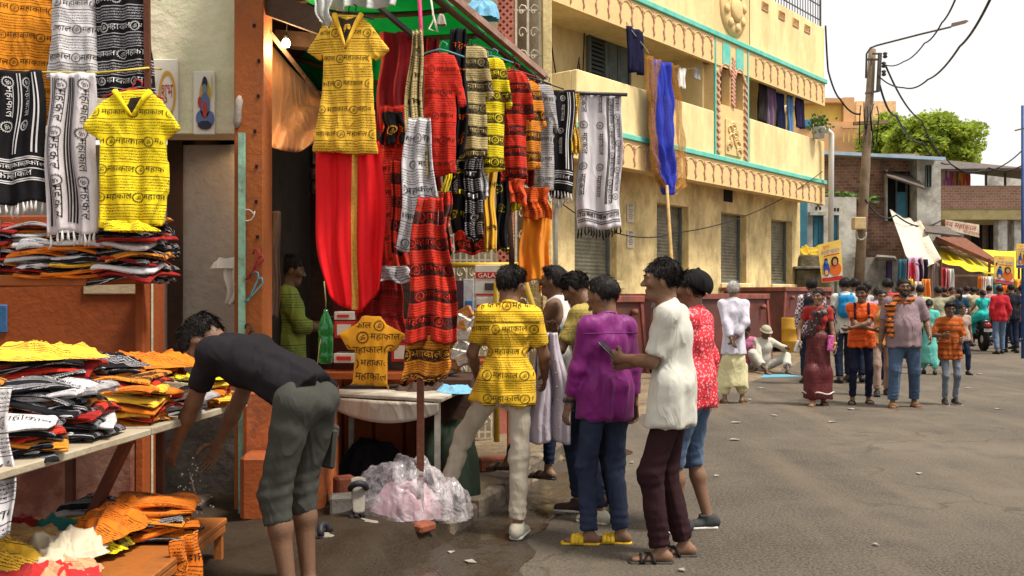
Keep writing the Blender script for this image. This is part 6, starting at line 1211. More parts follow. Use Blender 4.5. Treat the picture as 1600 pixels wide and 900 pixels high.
drape('plastic_sheet', 'torn milky plastic sheet bunched along the canopy edge', 'plastic', MW(P(560, -62, 5.45), -.1, .2), .5, .26, plt, None, None, .06, 3, 0, 4, None, None, .005, .2); drape('plastic_sheet', 'milky plastic tatter hanging above the saffron kurta', 'plastic', MW(P(505, -15, 5.4), .2), .12, .2, plt, None, None, .03, 2, 0, 9, None, None, .005, .6, 14, 14)
btp = CL('brown_tarp', (.17, .08, .035), crease=3, rough=.5, spec=.4)
def btfn(u, v): q = [np.array(P(*p)) for p in ((412, 55, 6.3), (540, 150, 6.9), (530, 200, 6.7), (410, 218, 6.2))]; u_, v_ = u[..., None], v[..., None]; p = (q[0] * (1 - u_) + q[1] * u_) * (1 - v_) + (q[3] * (1 - u_) + q[2] * u_) * v_; return p[..., 0], p[..., 1] + .12 * np.sin(3 * u + 2 * v) + .03 * np.sin(14 * u + 8 * v), p[..., 2] - .1 * np.sin(math.pi * u) + .02 * np.sin(17 * v)
tag(sheet('brown_tarpaulin', btfn, 26, 20, btp, None, .008), 'brown tarpaulin sagging inside the stall', 'tarpaulin')
for k, (px, py, Y) in enumerate(((447, 67, 6.15), (415, 185, 6.15))):
    p = P(px, py, Y); t = thing('light_bulb', ['lit bulb under the stall roof', 'lit bulb beside the orange pillar'][k], 'bulb', p); m, nt, b = newmat('bulb_glow%d' % k); b.inputs['Emission Color'].default_value = (1, .82, .5, 1); b.inputs['Emission Strength'].default_value = 9; b.inputs['Base Color'].default_value = (.8, .7, .5, 1)
    MB().lathe((0, 0, 0), [(.004, -.03), (.02, -.026), (.028, -.008), (.026, .008), (.014, .026)], 12).build('glass', m, t); MB().lathe((0, 0, 0), [(.014, .027), (.015, .05), (.008, .055)], 8).tube([(0, 0, .05), (.01, 0, .15), (-.01, .02, .3)], .003, 4).build('holder', wire, t)
    li = bpy.data.lights.new('bulb', 'POINT'); li.energy = 14; li.color = (1, .7, .36); li.shadow_soft_size = .03; lo_ = bpy.data.objects.new('bulb_light', li); COL.objects.link(lo_); lo_.parent = t; lo_.location = (0, -.05, -.06)
# packets pinned on the dim back wall
rr = random.Random(12)
for k in range(22):
    px = 418 + (k % 5) * 19 + rr.uniform(-3, 3); py = 222 + (k // 5) * 25 + rr.uniform(-4, 4); p = P(px, py, 8.2); c = rr.choice([(.4, .36, .3), (.3, .03, .02), (.16, .1, .07), (.05, .05, .06), (.28, .12, .03)])
    t = MB().obox((0, 0, 0), (.085, .015, .1), Matrix.Rotation(rr.uniform(-.2, .2), 3, 'Y')).build('packet', M('packet_%d' % int(c[0] * 100), c, .4, .3, 20, .002), None, bevel=.004); t.location = p; tag(t, 'small packet pinned on the dark wall behind the shopkeeper', 'packet', 'packets on the stall back wall')
    MB().obox((0, -.009, .012), (.05, .002, .045), Matrix.Rotation(0, 3, 'Y')).build('label', M('packet_face', (.3, .22, .15), .5, .5, 40, 0), t)
drape('hanging_cloth', 'dull brown cloth hanging inside the stall beside the pillar', 'cloth', MW(P(424, 330, 6.5), .2), .13, .72, CL('dull_brown', (.13, .08, .055)), None, None, .03, 2, .2, 12)
# counter goods
bxw = M('carton_white', (.6, .56, .5), .6, .1, 5, .002); bxr = M('carton_red', (.5, .03, .02), .5, .15, 5, .002)
for k, (px0, px1, py0, py1, mt, lb) in enumerate(((523, 553, 487, 500, bxw, 'white carton on top of the counter stack'), (523, 556, 502, 528, bxr, 'red carton in the counter stack'), (522, 556, 552, 567, bxw, 'white carton at the bottom of the counter stack'), (612, 640, 535, 565, bxr, 'red carton beside the orange child kurta'), (556, 640, 500, 534, bxr, 'long red carton at the back of the counter'))):
    a, b = P(px0, py1, 6.62), P(px1, py0, 6.62); c = MB().box((a.x, 6.6, a.z), (b.x, 6.8, b.z)).build('carton', mt, None, bevel=.004); tag(c, lb, 'carton'); MB().box((a.x + .02, 6.594, a.z + .02), (b.x - .03, 6.599, b.z - .02)).build('label', bxw if mt is bxr else bxr, c)
bt = thing('green_bottle', 'green plastic bottle hung on a string below the red dhoti', 'bottle', P(509, 568, 5.85)); gl_ = M('green_pet', (.02, .32, .06), .12, .1, 3, 0, spec=.6, trans=.6)
MB().lathe((0, 0, 0), [(.03, 0), (.044, .008), (.046, .06), (.041, .07), (.046, .08), (.046, .16), (.041, .17), (.046, .18), (.045, .23), (.03, .28), (.015, .31), (.014, .33)], 16).build('body', gl_, bt); MB().tube([(0, 0, .33), (.005, -.02, .38), (0, -.05, .5)], .004, 5).tube([(0, 0, .3), (-.03, -.05, .1), (-.05, -.05, -.1), (-.06, -.05, -.22)], .003, 4).build('string', M('jute', (.45, .35, .15), .9), bt)
# white steel table in front
wt = thing('steel_table', 'white painted steel table in front of the stall', 'table', (0, 0, 0)); wpt = M('chipped_white', (.5, .47, .4), .6, .2, 5, .004, 30, .35, stain=(.2, .12, .07), samt=.6, sscale=6)
q = [(-1.2, 6.25), (-.43, 5.88), (-.28, 6.8), (-1.15, 6.85)]
MB().raw([(x, y, .765) for x, y in q] + [(x, y, .79) for x, y in q], [(3, 2, 1, 0), (4, 5, 6, 7), (0, 1, 5, 4), (1, 2, 6, 5), (2, 3, 7, 6), (3, 0, 4, 7)]).build('top', wpt, wt, bevel=.005)
for x, y in ((-.46, 5.93), (-.31, 6.72), (-1.13, 6.76), (-1.16, 6.26)): MB().bar((x, y, .764), (x, y, .1), .036).build('leg', wpt, wt)
def apron(u, v): x = -1.19 + u * .74; return x, 6.235 - u * .355 - .012 + .01 * np.sin(9 * u), .76 - v * (.05 + .09 * np.sin(math.pi * np.clip(u, 0, 1)) ** .7) + 0 * u
sheet('tarpaulin_apron', apron, 30, 6, CL('dirty_white_tarp', (.45, .4, .33), crease=3), wt, .006)
crumple('light blue cloth lying on the steel table', (-.36, 6.3, .79), (.13, .16, .05), CL('pale_blue', (.16, .38, .55)), 31, amp=.02); crumple('brown cloth heap on the steel table', (-.62, 6.45, .79), (.2, .14, .06), CL('dark_brown_cloth', (.06, .035, .025)), 32, amp=.03)
rr = random.Random(15)
foil = M('foil_packet', (.5, .47, .42), .22, .4, 18, .01, 25, .6, .5)
for k in range(14):
    px, py = 690 + rr.uniform(0, 38), 490 + k * 6.5; t = MB().obox((0, 0, 0), (.12, .03, .09), Matrix.Rotation(rr.uniform(-.5, .5), 3, 'Y')).build('snack_packet', foil if k % 3 else M('foil_orange', (.5, .2, .05), .3, .4, 18, .01, 25, .6, .3), None, bevel=.012); t.location = P(px, py, 6.75 + rr.uniform(-.05, .1)); t.rotation_euler.z = rr.uniform(-.4, .4); tag(t, 'shiny packet in the heap behind the yellow shirted man', 'packet', 'shiny packets heaped on the counter')
a, b = P(655, 592, 6.9), P(740, 575, 6.9); tag(MB().box((a.x, 6.6, .3), (b.x, 7.2, P(700, 586, 6.9).z)).build('packet_crate', M('dim_crate', (.06, .03, .02), .85, .4, 4), None, bevel=.01), 'dark brown crate under the shiny packets', 'crate')
# printed cartons on the right of the stall
def gal(label, px0, px1, py0, py1, Y):
    a, b = P(px0, py1, Y), P(px1, py0, Y); t = MB().box((a.x, Y, a.z), (b.x, Y + .2, b.z)).build('carton', bxw, None, bevel=.004); tag(t, label, 'carton'); mid = (px0 + px1) / 2
    mpq = lambda o_: (lambda u, v: (np.stack([(u - 800) / F * Y, np.full_like(u, Y - .004 - o_), H0 + (HZ - v) / F * Y], 1), np.ones(len(u), bool))); H_ = py1 - py0; W_ = px1 - px0
    decal([((QUAD[0] * np.array([W_ * .96, H_ * .2]), QUAD[1]), mid, py0 + H_ * .32, 1, 0), ((QUAD[0] * np.array([W_ * .96, H_ * .07]), QUAD[1]), mid, py0 + H_ * .93, 1, 0)], mpq(0), ink((.42, .02, .02)), t, 'red_band'); decal([((QUAD[0] * np.array([W_ * .4, H_ * .22]), QUAD[1]), mid, py0 + H_ * .68, 1, 0)], mpq(0), ink((.05, .05, .05)), t, 'picture')
    v_, t_ = tmpl('GALAXY'); k_ = W_ * .8 / (v_[:, 0].max() - v_[:, 0].min()); decal([((v_ * np.array([k_, -k_]), t_), mid, py0 + H_ * .32, 1, 0)], mpq(.003), ink((.7, .66, .6)), t, 'lettering')
gal('upper white and red carton lettered GALAXY', 742, 793, 414, 464, 7.6); gal('lower white and red carton lettered GALAXY', 744, 796, 465, 515, 7.55)
for k, (px0, px1, py0, py1, c, lb) in enumerate(((724, 740, 436, 520, (.5, .52, .56), 'pale blue strip carton left of the lettered cartons'), (706, 723, 438, 500, (.06, .03, .05), 'dark carton at the left of the carton stack'), (704, 724, 502, 560, (.35, .03, .03), 'dark red carton under the dark one'), (727, 738, 470, 490, (.05, .2, .5), 'small blue box on the strip carton'))): a, b = P(px0, py1, 7.5 - .05 * (k == 3)), P(px1, py0, 7.5 - .05 * (k == 3)); tag(MB().box((a.x, a.y, a.z), (b.x, a.y + .15, b.z)).build('carton', M('carton_c%d' % k, c, .5, .3, 12, .002), None, bevel=.003), lb, 'carton')
a = P(700, 562, 7.4); wbox('goods_shelf', redbrown, st, (a.x, 7.35, a.z - .04), (P(800, 562, 7.4).x, 7.9, a.z - .001)); wbox('goods_shelf_leg', redbrown, st, (P(792, 562, 7.4).x, 7.4, .1), (P(796, 562, 7.4).x, 7.45, a.z - .04))
# ---------------- house behind: pink lattice column and scrolled iron grille
gh = thing('grille_front', 'cream house front with pink lattice column and scrolled white iron grille', 'building', (0, 0, 0)); GY = 8.9
pinkc = M('pink_plaster', (.48, .16, .11), .8, .2, 4, .005, 30); ivory = M('ivory_iron', (.55, .48, .36), .6, .25, 6, .004, 30)
def col(px0, px1, name, mat, Y=GY, top=4.6): wbox(name, mat, gh, ((px0 - 800) / F * Y, Y, .1), ((px1 - 800) / F * Y, Y + .25, top))
col(766, 772, 'pilaster', yel2); col(772, 802, 'lattice_column', pinkc); col(848, 862, 'pilaster', yel2, GY, 5.2)
lt = MB(); x0, x1 = (772 - 800) / F * GY, (802 - 800) / F * GY
for k in range(64): z = .4 + k * .066; lt.bar((x0, GY - .012, z), (x1, GY - .012, z + .178), .022, .02, (0, 1, 0)); lt.bar((x1, GY - .012, z), (x0, GY - .012, z + .178), .022, .018, (0, 1, 0))
tag(lt.build('lattice', pinkc, gh), kind='stuff')
x0, x1 = (803 - 800) / F * GY, (847 - 800) / F * GY
grl = MB()
for x in (x0 + .02, (x0 + x1) / 2, x1 - .02): grl.bar((x, GY + .05, .15), (x, GY + .05, 4.6), .022)
for z in np.arange(.3, 4.6, .42): grl.bar((x0, GY + .05, z), (x1, GY + .05, z), .018)
for z in np.arange(.5, 4.5, .21):
    for cx in (x0 + .075, x1 - .075): grl.tube([(cx + (.05 - .006 * i) * math.cos(i * .8), GY + .04, z + (.075 - .009 * i) * math.sin(i * .8)) for i in range(9)], .008, 4)
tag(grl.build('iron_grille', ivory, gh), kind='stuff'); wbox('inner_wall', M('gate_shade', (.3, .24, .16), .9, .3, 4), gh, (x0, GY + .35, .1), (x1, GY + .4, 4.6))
gt2 = MB(); gx0, gx1 = (690 - 800) / F * 8.6, (768 - 800) / F * 8.6; zt = P(700, 400, 8.6).z
for k in range(9): x = gx0 + (gx1 - gx0) * k / 8; gt2.bar((x, 8.6, .15), (x, 8.6, zt + .5), .016)
for z in np.arange(.2, zt + .5, .22):
    gt2.bar((gx0, 8.6, z), (gx1, 8.6, z), .014)
    for k in range(4): cx = gx0 + (gx1 - gx0) * (k + .5) / 4; gt2.tube([(cx + (.05 - .005 * i) * math.cos(i * .8), 8.59, z + .1 + (.07 - .008 * i) * math.sin(i * .8)) for i in range(9)], .008, 4)
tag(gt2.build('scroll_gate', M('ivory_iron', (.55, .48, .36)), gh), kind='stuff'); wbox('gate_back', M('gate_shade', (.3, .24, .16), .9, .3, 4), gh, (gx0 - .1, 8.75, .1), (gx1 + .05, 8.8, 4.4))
tag(crumple('light blue cloth bundle on the roof edge above the beam', P(752, 30, 8.2), (.16, .1, .2), CL('pale_blue', (.16, .38, .55)), 41), None)
# yellow police-type barrier with mesh
br = thing('yellow_barrier', 'yellow steel barrier with mesh panel behind the men', 'barrier', (0, 0, 0)); byl = M('barrier_yellow', (.62, .4, .03), .5, .2, 6, .003, 30, .4, stain=(.25, .14, .04), samt=.5); Yb = 7.75
MB().tube([P(690, 414, Yb), P(818, 414, Yb)], .022, 8).build('top_rail', byl, br); MB().tube([P(820, 440, Yb - .2), P(846, 520, Yb - .2), P(850, 540, Yb - .2), P(850, 690, Yb - .2)], .024, 8).build('side_tube', byl, br); MB().tube([P(775, 530, Yb - .2), P(848, 532, Yb - .2)], .024, 8).build('middle_rail', byl, br); MB().tube([P(775, 612, Yb - .2), P(850, 612, Yb - .2)], .02, 8).build('lower_rail', byl, br); MB().tube([P(776, 440, Yb - .2), P(776, 690, Yb - .2)], .024, 8).build('side_tube', byl, br)
ms = MB()
for k in range(14): x = 778 + k * 5; ms.bar(P(x, 444, Yb - .18), P(x, 640, Yb - .18), .005)
for k in range(30): y = 444 + k * 6.6; ms.bar(P(778, y, Yb - .18), P(848, y, Yb - .18), .005)
tag(ms.build('mesh_panel', byl, br), kind='stuff')
# ---------------- hanging clothes of the second stall
kur('saffron kurta with rows of black lettering above the red dhoti', 545, 22, 5.5, .165, .80, m_saf, K, 5, -.18, .2, .95, (.075, .2), hkg, .02, flare=.03, amp=.012)
red = drape('hanging_dhoti', 'long red silk dhoti with a gold stripe', 'dhoti', MW(P(546, 222, 5.56), -.12), .42, .98, redS, None, None, .02, 3.2, .12, 8, None, None, .008, .26, 44, 40, .2, .13)
def rfn(): pass
s_ = strip(60)
me = red.data; bv = BVHTree.FromPolygons([v.co for v in me.vertices], [p.vertices[:] for p in me.polygons])
def rmap(u, v):
    out = np.zeros((len(u), 3)); ok = np.zeros(len(u), bool)
    for i in range(len(u)):
        h_, n_, _, _ = bv.ray_cast(Vector((u[i], -.5, v[i])), Vector((0, 1, 0)))
        if h_ is not None: out[i] = h_ + Vector((0, -.004, 0)); ok[i] = True
    return out, ok
s2 = (np.array([[x, y] for x in np.linspace(-.5, .5, 61) for y in np.linspace(-.5, .5, 6)]), np.array([t for i in range(60) for j in range(5) for t in ([6 * i + j, 6 * i + 6 + j, 6 * i + 7 + j], [6 * i + j, 6 * i + 7 + j, 6 * i + j + 1])]))
decal([((s2[0] * np.array([.94, .034]), s2[1]), .03, -.5, 1, math.pi / 2)], rmap, gold, red, 'gold_stripe')
def dr(label, x0, x1, y0, y1, Y, mat, inkc=None, seed=0, items='rows', rz=0., gather=.1, amp=.025, nf=2, fringe=None, wide=1.35, name='hanging_cloth', cat='cloth', size=.05, tap=0., word=WORD, group='printed cloths hanging in the stall', bell=0):
    W = (x1 - x0) / F * Y; L = (y1 - y0) / F * Y; it = None
    if items == 'rows': it = rows(0, W, -L, 0, .145, size, size * 2.3, seed, word)
    elif items: it = items(W, L)
    return drape(name, label, cat, MW(P((x0 + x1) / 2, y0, Y), rz), W, L, mat, inkc, group, amp, nf, gather, seed, it, fringe, .006, tap, 30, 36, bell)
dr('plain dark red dupatta beside the saffron kurta', 592, 645, 50, 205, 6.1, drd, None, 1, None); dr('dark red lettered sheet behind the red dhoti', 590, 650, 165, 440, 6.05, m_red, K, 2); dr('black and orange cloth hanging under the rail', 596, 640, 175, 225, 6.02, bcl, (.6, .3, .02), 3)
dr('narrow tan lettered scarf tied at the post', 634, 668, 48, 275, 5.46, m_tan, K, 4, gather=.6); dr('white lettered cloth hanging in front of the post', 622, 684, 185, 392, 5.42, m_wht, K, 5, gather=.45); dr('big red and black banded cloth in front of the post', 630, 712, 308, 535, 5.36, m_redz, (.6, .03, .012), 6, gather=.55, amp=.035, size=.05); dr('saffron and black cloth below the banded red cloth', 632, 706, 522, 594, 5.4, m_orgz, (.7, .3, .03), 7, size=.055); dr('dark red lettered cloth above the child kurta', 553, 630, 428, 522, 5.7, m_dred, K, 8, size=.055); dr('white lettered edging beside the red dhoti', 584, 642, 416, 440, 5.66, m_wht, K, 9, size=.04)
kur('small orange child kurta with scattered black lettering', 580, 492, 5.62, .115, .41, CL('orange_child', (.75, .32, .015)), K, 11, .05, .13, .55, None, None, .0, words=(.075, .06, .15), flare=.0, word='महाकाल', h=.011)
kur('red lettered kurta under the green net', 687, 80, 5.85, .095, .77, m_red, K, 12, 0, .14, 1.25, hook=hkb, flare=.0); dr('black kurta with orange lettering under the net', 700, 728, 45, 245, 6.0, bcl, (.65, .12, .02), 13, size=.06); kur('tan and black kurta under the net', 737, 72, 6.15, .09, .74, m_tanz, (.52, .4, .18), 14, 0, .15, 1.2, hook=hkg, flare=.0); kur('bright yellow and black kurta under the net', 767, 90, 6.35, .085, .78, m_yelz, (.8, .62, .012), 15, 0, .13, 1.2, hook=hkb, flare=.0); kur('red and black kurta near the end of the net', 802, 112, 6.6, .088, .76, m_redz, (.62, .03, .012), 16, 0, .15, 1.2, hook=hk, flare=.0); kur('orange tan kurta at the end of the net', 828, 124, 6.8, .07, .65, m_orgz, (.7, .3, .03), 17, 0, .12, 1.25, hook=hkg, flare=.0); kur('grey and white lettered kurta beside the black scarf', 849, 132, 7.0, .07, .80, m_gry, K, 18, 0, .14, 1.3, hook=hkg, flare=.0)
tag(MB().tube([P(836, 143, 7.2), P(980, 148, 7.25)], .014, 8).build('display_rod', M('steel_dark', (.06, .05, .05))), 'thin dark rod carrying the black and white scarves', 'rod')
tag(MB().tube([P(800, 118, 7.2), P(836, 143, 7.2)], .012, 8).build('rod_stay', M('steel_dark', (.06, .05, .05))), 'slanting stay joining the rod to the green net beam', 'rod')
dr('black scarf with white rings and tassels on the rod', 845, 898, 141, 300, 7.2, bcl, WHT, 19, lambda W, L: vitems(W, L * .75, (W * .3,), .055, .13, seed=4) + vitems(W, L * .75, (W * .62,), .04, .11, seed=6) + vlines(L * .8, (W * .78, W * .83, W * .95)) + hlines(W, (-L * .8, -L * .82, -L * .9, -L * .92)) + hrow(W, -L * .86, .045, .1), 0, .02, .02, 1.5, frm, name='hanging_scarf', cat='scarf'); dr('second black tasselled edge below the black scarf', 846, 893, 285, 308, 7.25, bcl, WHT, 20, None, 0, .02, .02, 1.5, frm, name='hanging_scarf', cat='scarf'); dr('narrow orange scarf between the black and white ones', 891, 904, 146, 240, 7.22, m_saf, K, 21, amp=.015)
dr('long white scarf with black lettering at the end of the rod', 904, 973, 147, 357, 7.25, wcl, K, 22, lambda W, L: vitems(W, L * .85, (W * .12, W * .5), .052, .14, seed=5) + vitems(W, L * .85, (W * .75, W * .9), .045, .09, seed=6) + vlines(L * .84, (W * .66, W * .69, W * .82)) + hlines(W, (-L * .87, -L * .885, -L * .94, -L * .955)) + hrow(W, -L * .91, .05, .1), 0, .02, .02, 2, CL('fringe_black', (.02, .018, .018)), name='hanging_scarf', cat='scarf')
low = [('black cloth with yellow lettering below the tan kurta', 703, 740, 240, 362, 6.4, bcl, (.7, .55, .02)), ('grey black cloth below the yellow kurta', 727, 754, 245, 376, 6.3, m_blk, WHT), ('narrow white cloth among the lower row', 744, 762, 240, 310, 6.35, m_wht, K), ('amber cloth with a dark hem in the lower row', 757, 776, 262, 392, 6.5, CL('amber', (.68, .36, .02)), K), ('black cloth with yellow lettering near the grille', 775, 797, 268, 392, 6.6, bcl, (.6, .5, .05)), ('orange red cloth at the bottom of the lower row', 710, 762, 358, 396, 6.7, m_redz, (.6, .05, .02)), ('red ruffled cloth under the red and black kurta', 782, 822, 280, 318, 6.75, CL('ruffle_red', (.6, .06, .012)), K), ('bright yellow cloth beside the red kurta', 694, 704, 245, 320, 6.1, CL('pure_yellow', (.8, .62, .01)), K), ('dark red cloth at the back of the lower row', 708, 745, 300, 392, 7.0, m_dred, K)]
for k, (lb, x0, x1, y0, y1, Y, mt, ic) in enumerate(low): dr(lb, x0, x1, y0, y1, Y, mt, ic, 30 + k, size=.05)
od = dr('plain orange dhoti hanging beside the grille', 812, 860, 318, 440, 6.9, plainO, None, 50, None, amp=.04, nf=1.5, gather=.15, name='hanging_dhoti', cat='dhoti', tap=-.05); dr('orange lettered waistband above the plain dhoti', 816, 859, 293, 342, 6.85, m_red if False else PR('print_orange_red', (.68, .1, .01), K), K, 51, name='hanging_dhoti', cat='dhoti', size=.045); dr('second orange dhoti leg reaching lower', 838, 860, 330, 456, 6.95, plainO, None, 52, None, amp=.03, nf=1.2, name='hanging_dhoti', cat='dhoti', tap=.35)
tag(MB().tube([P(792, 300, 6.9), P(797, 360, 6.9), P(800, 420, 6.9)], .02, 8).build('dark_pole', dkw), 'dark pole standing below the lower row of clothes', 'pole')
tag(MB().tube([P(655, -10, 5.6), P(658, 50, 5.6), P(660, 190, 5.55)], .012, 6).build('pink_chain', M('pink_rope', (.5, .03, .12), .6)), 'pink twisted rope holding the tan scarf', 'rope'); crumple('knotted grey rag tied to the canopy beam', P(690, 40, 5.8), (.035, .03, .09), CL('rag_grey', (.3, .26, .22)), 43, h=.009, amp=.012); tag(MB().tube([P(672, -10, 5.7), P(678, 30, 5.7), P(670, 45, 5.7), P(684, 50, 5.7), P(676, 20, 5.7)], .006, 5).build('knotted_string', M('cord_white', (.6, .56, .48), .7)), 'white cord knotted under the canopy', 'cord')
# ---------------- ground clutter
sackm = CL('dark_green_sack', (.02, .028, .018)); crumple('dark green sack leaning under the steel table', (-.42, 6.25, .12), (.2, .22, .6), sackm, 51, 'sack', .02, .05, .25, cat='sack', pw=.4)
def bag_mat():
    m, nt, b = newmat('pink_plastic'); v = rcoord(nt); n1 = noise(nt, v, 9, 5, .7); nt.links.new(mixc(nt, n1, (.85, .74, .79), (.95, .9, .92)), b.inputs['Base Color']); b.inputs['Roughness'].default_value = .1; b.inputs['Specular IOR Level'].default_value = .8; nt.links.new(rampn(nt, n1, [(.4, .1), (.72, .5)]), b.inputs['Alpha']); bump(nt, b, creases(nt, v, 10., .8), .016); return m
pbm = bag_mat(); crumple('crinkled pink clear plastic bag slumped by the post', (-.62, 5.62, .13), (.27, .17, .42), pbm, 52, 'plastic_bag', .014, .035, .17, cat='bag', pw=.45); crumple('crinkled plastic bag end spreading toward the gutter', (-.36, 5.6, .12), (.13, .12, .28), pbm, 53, 'plastic_bag', .014, .03, .15, cat='bag', pw=.5)
crumple('dark cloth bundle in the shade under the steel table', (-.95, 6.5, .12), (.3, .2, .4), CL('black_bundle', (.01, .01, .012)), 54, 'bundle', .025, .03, .2, cat='bundle')
slp = M('slipper_black', (.02, .02, .025), .5, .3, 10); sls = M('slipper_sole', (.25, .22, .18), .7)
def slipper(label, c, rz, tilt=0.):
    t = thing('slipper', label, 'slipper', c, rz); t.rotation_euler.x = tilt; f = Field((-.07, -.15, -.03), (.07, .15, .05), .008); f.seg((0, -.09, 0), (0, .08, 0), (.035, .02), (.045, .02), (1, 0, 0), .01, cut=((0, 0, .012), (0, 0, 1)), cut2=((0, 0, -.012), (0, 0, -1))); v, q = f.mesh(); obj('sole', mesh_np('sole', v, q, sls), t)
    MB().tube([(.045 * math.cos(a), .03 + .02 * math.sin(a), .01 + .05 * math.sin(a)) for a in np.linspace(0, math.pi, 8)], .018, 6).build('strap', slp, t)
slipper('black slipper beside the bent man on the wet ground', G(517, 838, .15) , 1.2); slipper('black slipper on the rough ground by the plastic bag', G(565, 815, .15), 1.0); slipper('black sandal propped on end against the plastic bag', G(560, 800, .2) + Vector((0, 0, .1)), .2, 1.2)
def brick_(label, c, rz, s=(.22, .11, .08), mat=None): tag(MB().box((-s[0] / 2, -s[1] / 2, 0), (s[0] / 2, s[1] / 2, s[2])).build('brick', mat or M('old_red_brick', (.2, .06, .03), .9, .35, 8, .01, 25), None, bevel=.012, mw=MW(c, rz)), label, 'brick')
brick_('loose red brick standing behind the slippers', (-1.02, 5.85, .12), .5, (.12, .11, .2)); brick_('grey stone block beside the loose brick', (-.98, 5.7, .12), .2, (.2, .14, .12), conc); brick_('small broken brick under the plastic bag', (-.5, 5.38, .1), .9, (.13, .1, .05)); brick_('red brick on the pavement behind the raised foot', G(770, 735, .13), .4, (.24, .12, .1))
litm = M('paper_litter', (.3, .27, .23), .8); rr = random.Random(21)
for k, (px, py) in enumerate(((705, 865), (1148, 688), (987, 724), (1150, 661), (1170, 625), (1242, 599), (1190, 607), (1330, 640), (1494, 582), (1530, 585), (1512, 607), (1368, 853), (1436, 741), (735, 880), (1065, 893), (1210, 650), (1300, 660), (1560, 640), (1120, 745))):
    s = rr.uniform(.02, .035) * (1 if py > 700 else 1.8); V = [(-s, -s * .5, .003), (s * .6, -s * .7, .008), (s, s * .5, .004), (-s * .5, s * .8, .01)]; c = G(px, py, .0); c.z = float(max(0., pave_z(c.x, c.y))) + .003
    o = MB().raw(V + [(x, y, z + .004) for x, y, z in V], [(3, 2, 1, 0), (4, 5, 6, 7), (0, 1, 5, 4), (1, 2, 6, 5), (2, 3, 7, 6), (3, 0, 4, 7)]).build('paper_scrap', litm, None, mw=MW(c, rr.uniform(0, 6))); tag(o, 'small scrap of pale paper lying on the street', 'litter', 'paper scraps on the street')
wtm = M('water_drop', (.8, .85, .88), .05, .05, 5, 0, spec=.6, trans=.9); mb = MB(); rr = random.Random(33)
for k in range(46): c = P(300 + rr.gauss(0, 16), 745 + rr.uniform(-30, 70), 5.1 + rr.uniform(-.15, .15)); r_ = rr.uniform(.003, .007); mb.lathe(c, [(r_ * math.sin(t), r_ * math.cos(t)) for t in (.2, .8, 1.57, 2.3, 2.9)], 6)
mb.tube([P(297, 738, 5.1), P(300, 752, 5.1), P(303, 765, 5.1), P(310, 778, 5.1)], [.005, .004, .005, .002], 6); tag(mb.build('water_splash', wtm), 'water drops falling from the bent man\'s hands', 'water', kind='stuff')

# more cloth crowded behind the front row
for k, (x0, x1, y0, y1, Y, mt, ic, lb) in enumerate(((655, 690, 60, 300, 6.4, m_dred, K, 'dark red cloth crowded behind the tan scarf'), (705, 735, 60, 260, 6.7, m_blk, WHT, 'black lettered cloth crowded behind the red kurta'), (742, 764, 80, 260, 6.8, m_wht, K, 'white lettered cloth behind the tan kurta'), (778, 800, 105, 280, 7.0, m_saf, K, 'saffron cloth behind the yellow kurta'), (812, 838, 125, 290, 7.15, m_red, K, 'red cloth behind the orange tan kurta'), (690, 712, 180, 300, 6.3, m_blk, (.7, .5, .02), 'black cloth with amber lettering beside the red kurta'), (745, 770, 290, 385, 6.75, m_blk, WHT, 'black lettered cloth low in the second row'), (795, 818, 280, 330, 6.9, m_yel, K, 'yellow cloth low beside the dhoti'), (612, 640, 250, 420, 5.95, m_redz, (.6, .03, .012), 'red banded cloth behind the white lettered cloth'), (684, 706, 300, 400, 5.9, m_redz, (.6, .03, .012), 'red banded cloth end beside the post'))):
    dr(lb, x0, x1, y0, y1, Y, mt, ic, 80 + k, size=.045, amp=.03)

for k, (c, r, mt, lb) in enumerate((((-1.62, 3.5, .33), (.12, .16, .06), m_blk, 'black printed cloth at the front of the low heap'), ((-1.92, 3.58, .42), (.16, .15, .1), m_saf, 'saffron printed cloth on the low heap'), ((-2.12, 4.02, .36), (.2, .16, .16), m_dred, 'dark red printed cloth at the back of the low heap'), ((-1.72, 4.02, .36), (.12, .14, .1), m_yelz, 'yellow banded cloth between the heap and the orange stack'), ((-2.3, 3.55, .86 + .13), (.2, .2, .08), m_wht, 'white printed cloth bunched at the near left of the table'))):
    crumple(lb, c, r, mt, 90 + k, amp=.03)

crumple('bundle of pink cloth showing through the clear plastic bag', (-.62, 5.64, .12), (.2, .12, .26), CL('bundle_pink', (.5, .3, .34)), 57, 'bundle', amp=.04, lam=.15, cat='bundle', pw=.6)
# ================================================================ people
dkden = CL('dark_denim', (.018, .024, .045), crease=12, var=.35); blden = CL('blue_denim', (.045, .075, .13), var=.6); blk = CL('black_cloth', (.012, .011, .012)); beige = CL('beige_trousers', (.42, .36, .28), crease=12); maro = CL('dark_maroon_trousers', (.028, .012, .014), crease=7)
def pz(x, y): return float(max(0., pave_z(np.array(x), np.array(y))))
lthr = M('black_leather', (.015, .014, .014), .45, .3, 10); wsole = M('white_rubber', (.55, .52, .46), .6, .15, 8); wshoe = M('pale_canvas_shoe', (.42, .38, .3), .75, .2, 10); brs = M('brown_leather', (.16, .075, .03), .55, .3, 8); yslip = M('yellow_slipper', (.62, .38, .02), .5, .3, 20)
def plaid(key, c1, c2, s):
    m, nt, b = newmat(key); v = rcoord(nt, False); ck = nt.nodes.new('ShaderNodeTexChecker'); ck.inputs['Scale'].default_value = s; ck.inputs['Color1'].default_value = (*c1, 1); ck.inputs['Color2'].default_value = (*c2, 1); nt.links.new(v, ck.inputs[0]); nt.links.new(ck.outputs[0], b.inputs['Base Color']); b.inputs['Roughness'].default_value = .85; bump(nt, b, creases(nt, v, 6., .42), .012); return m
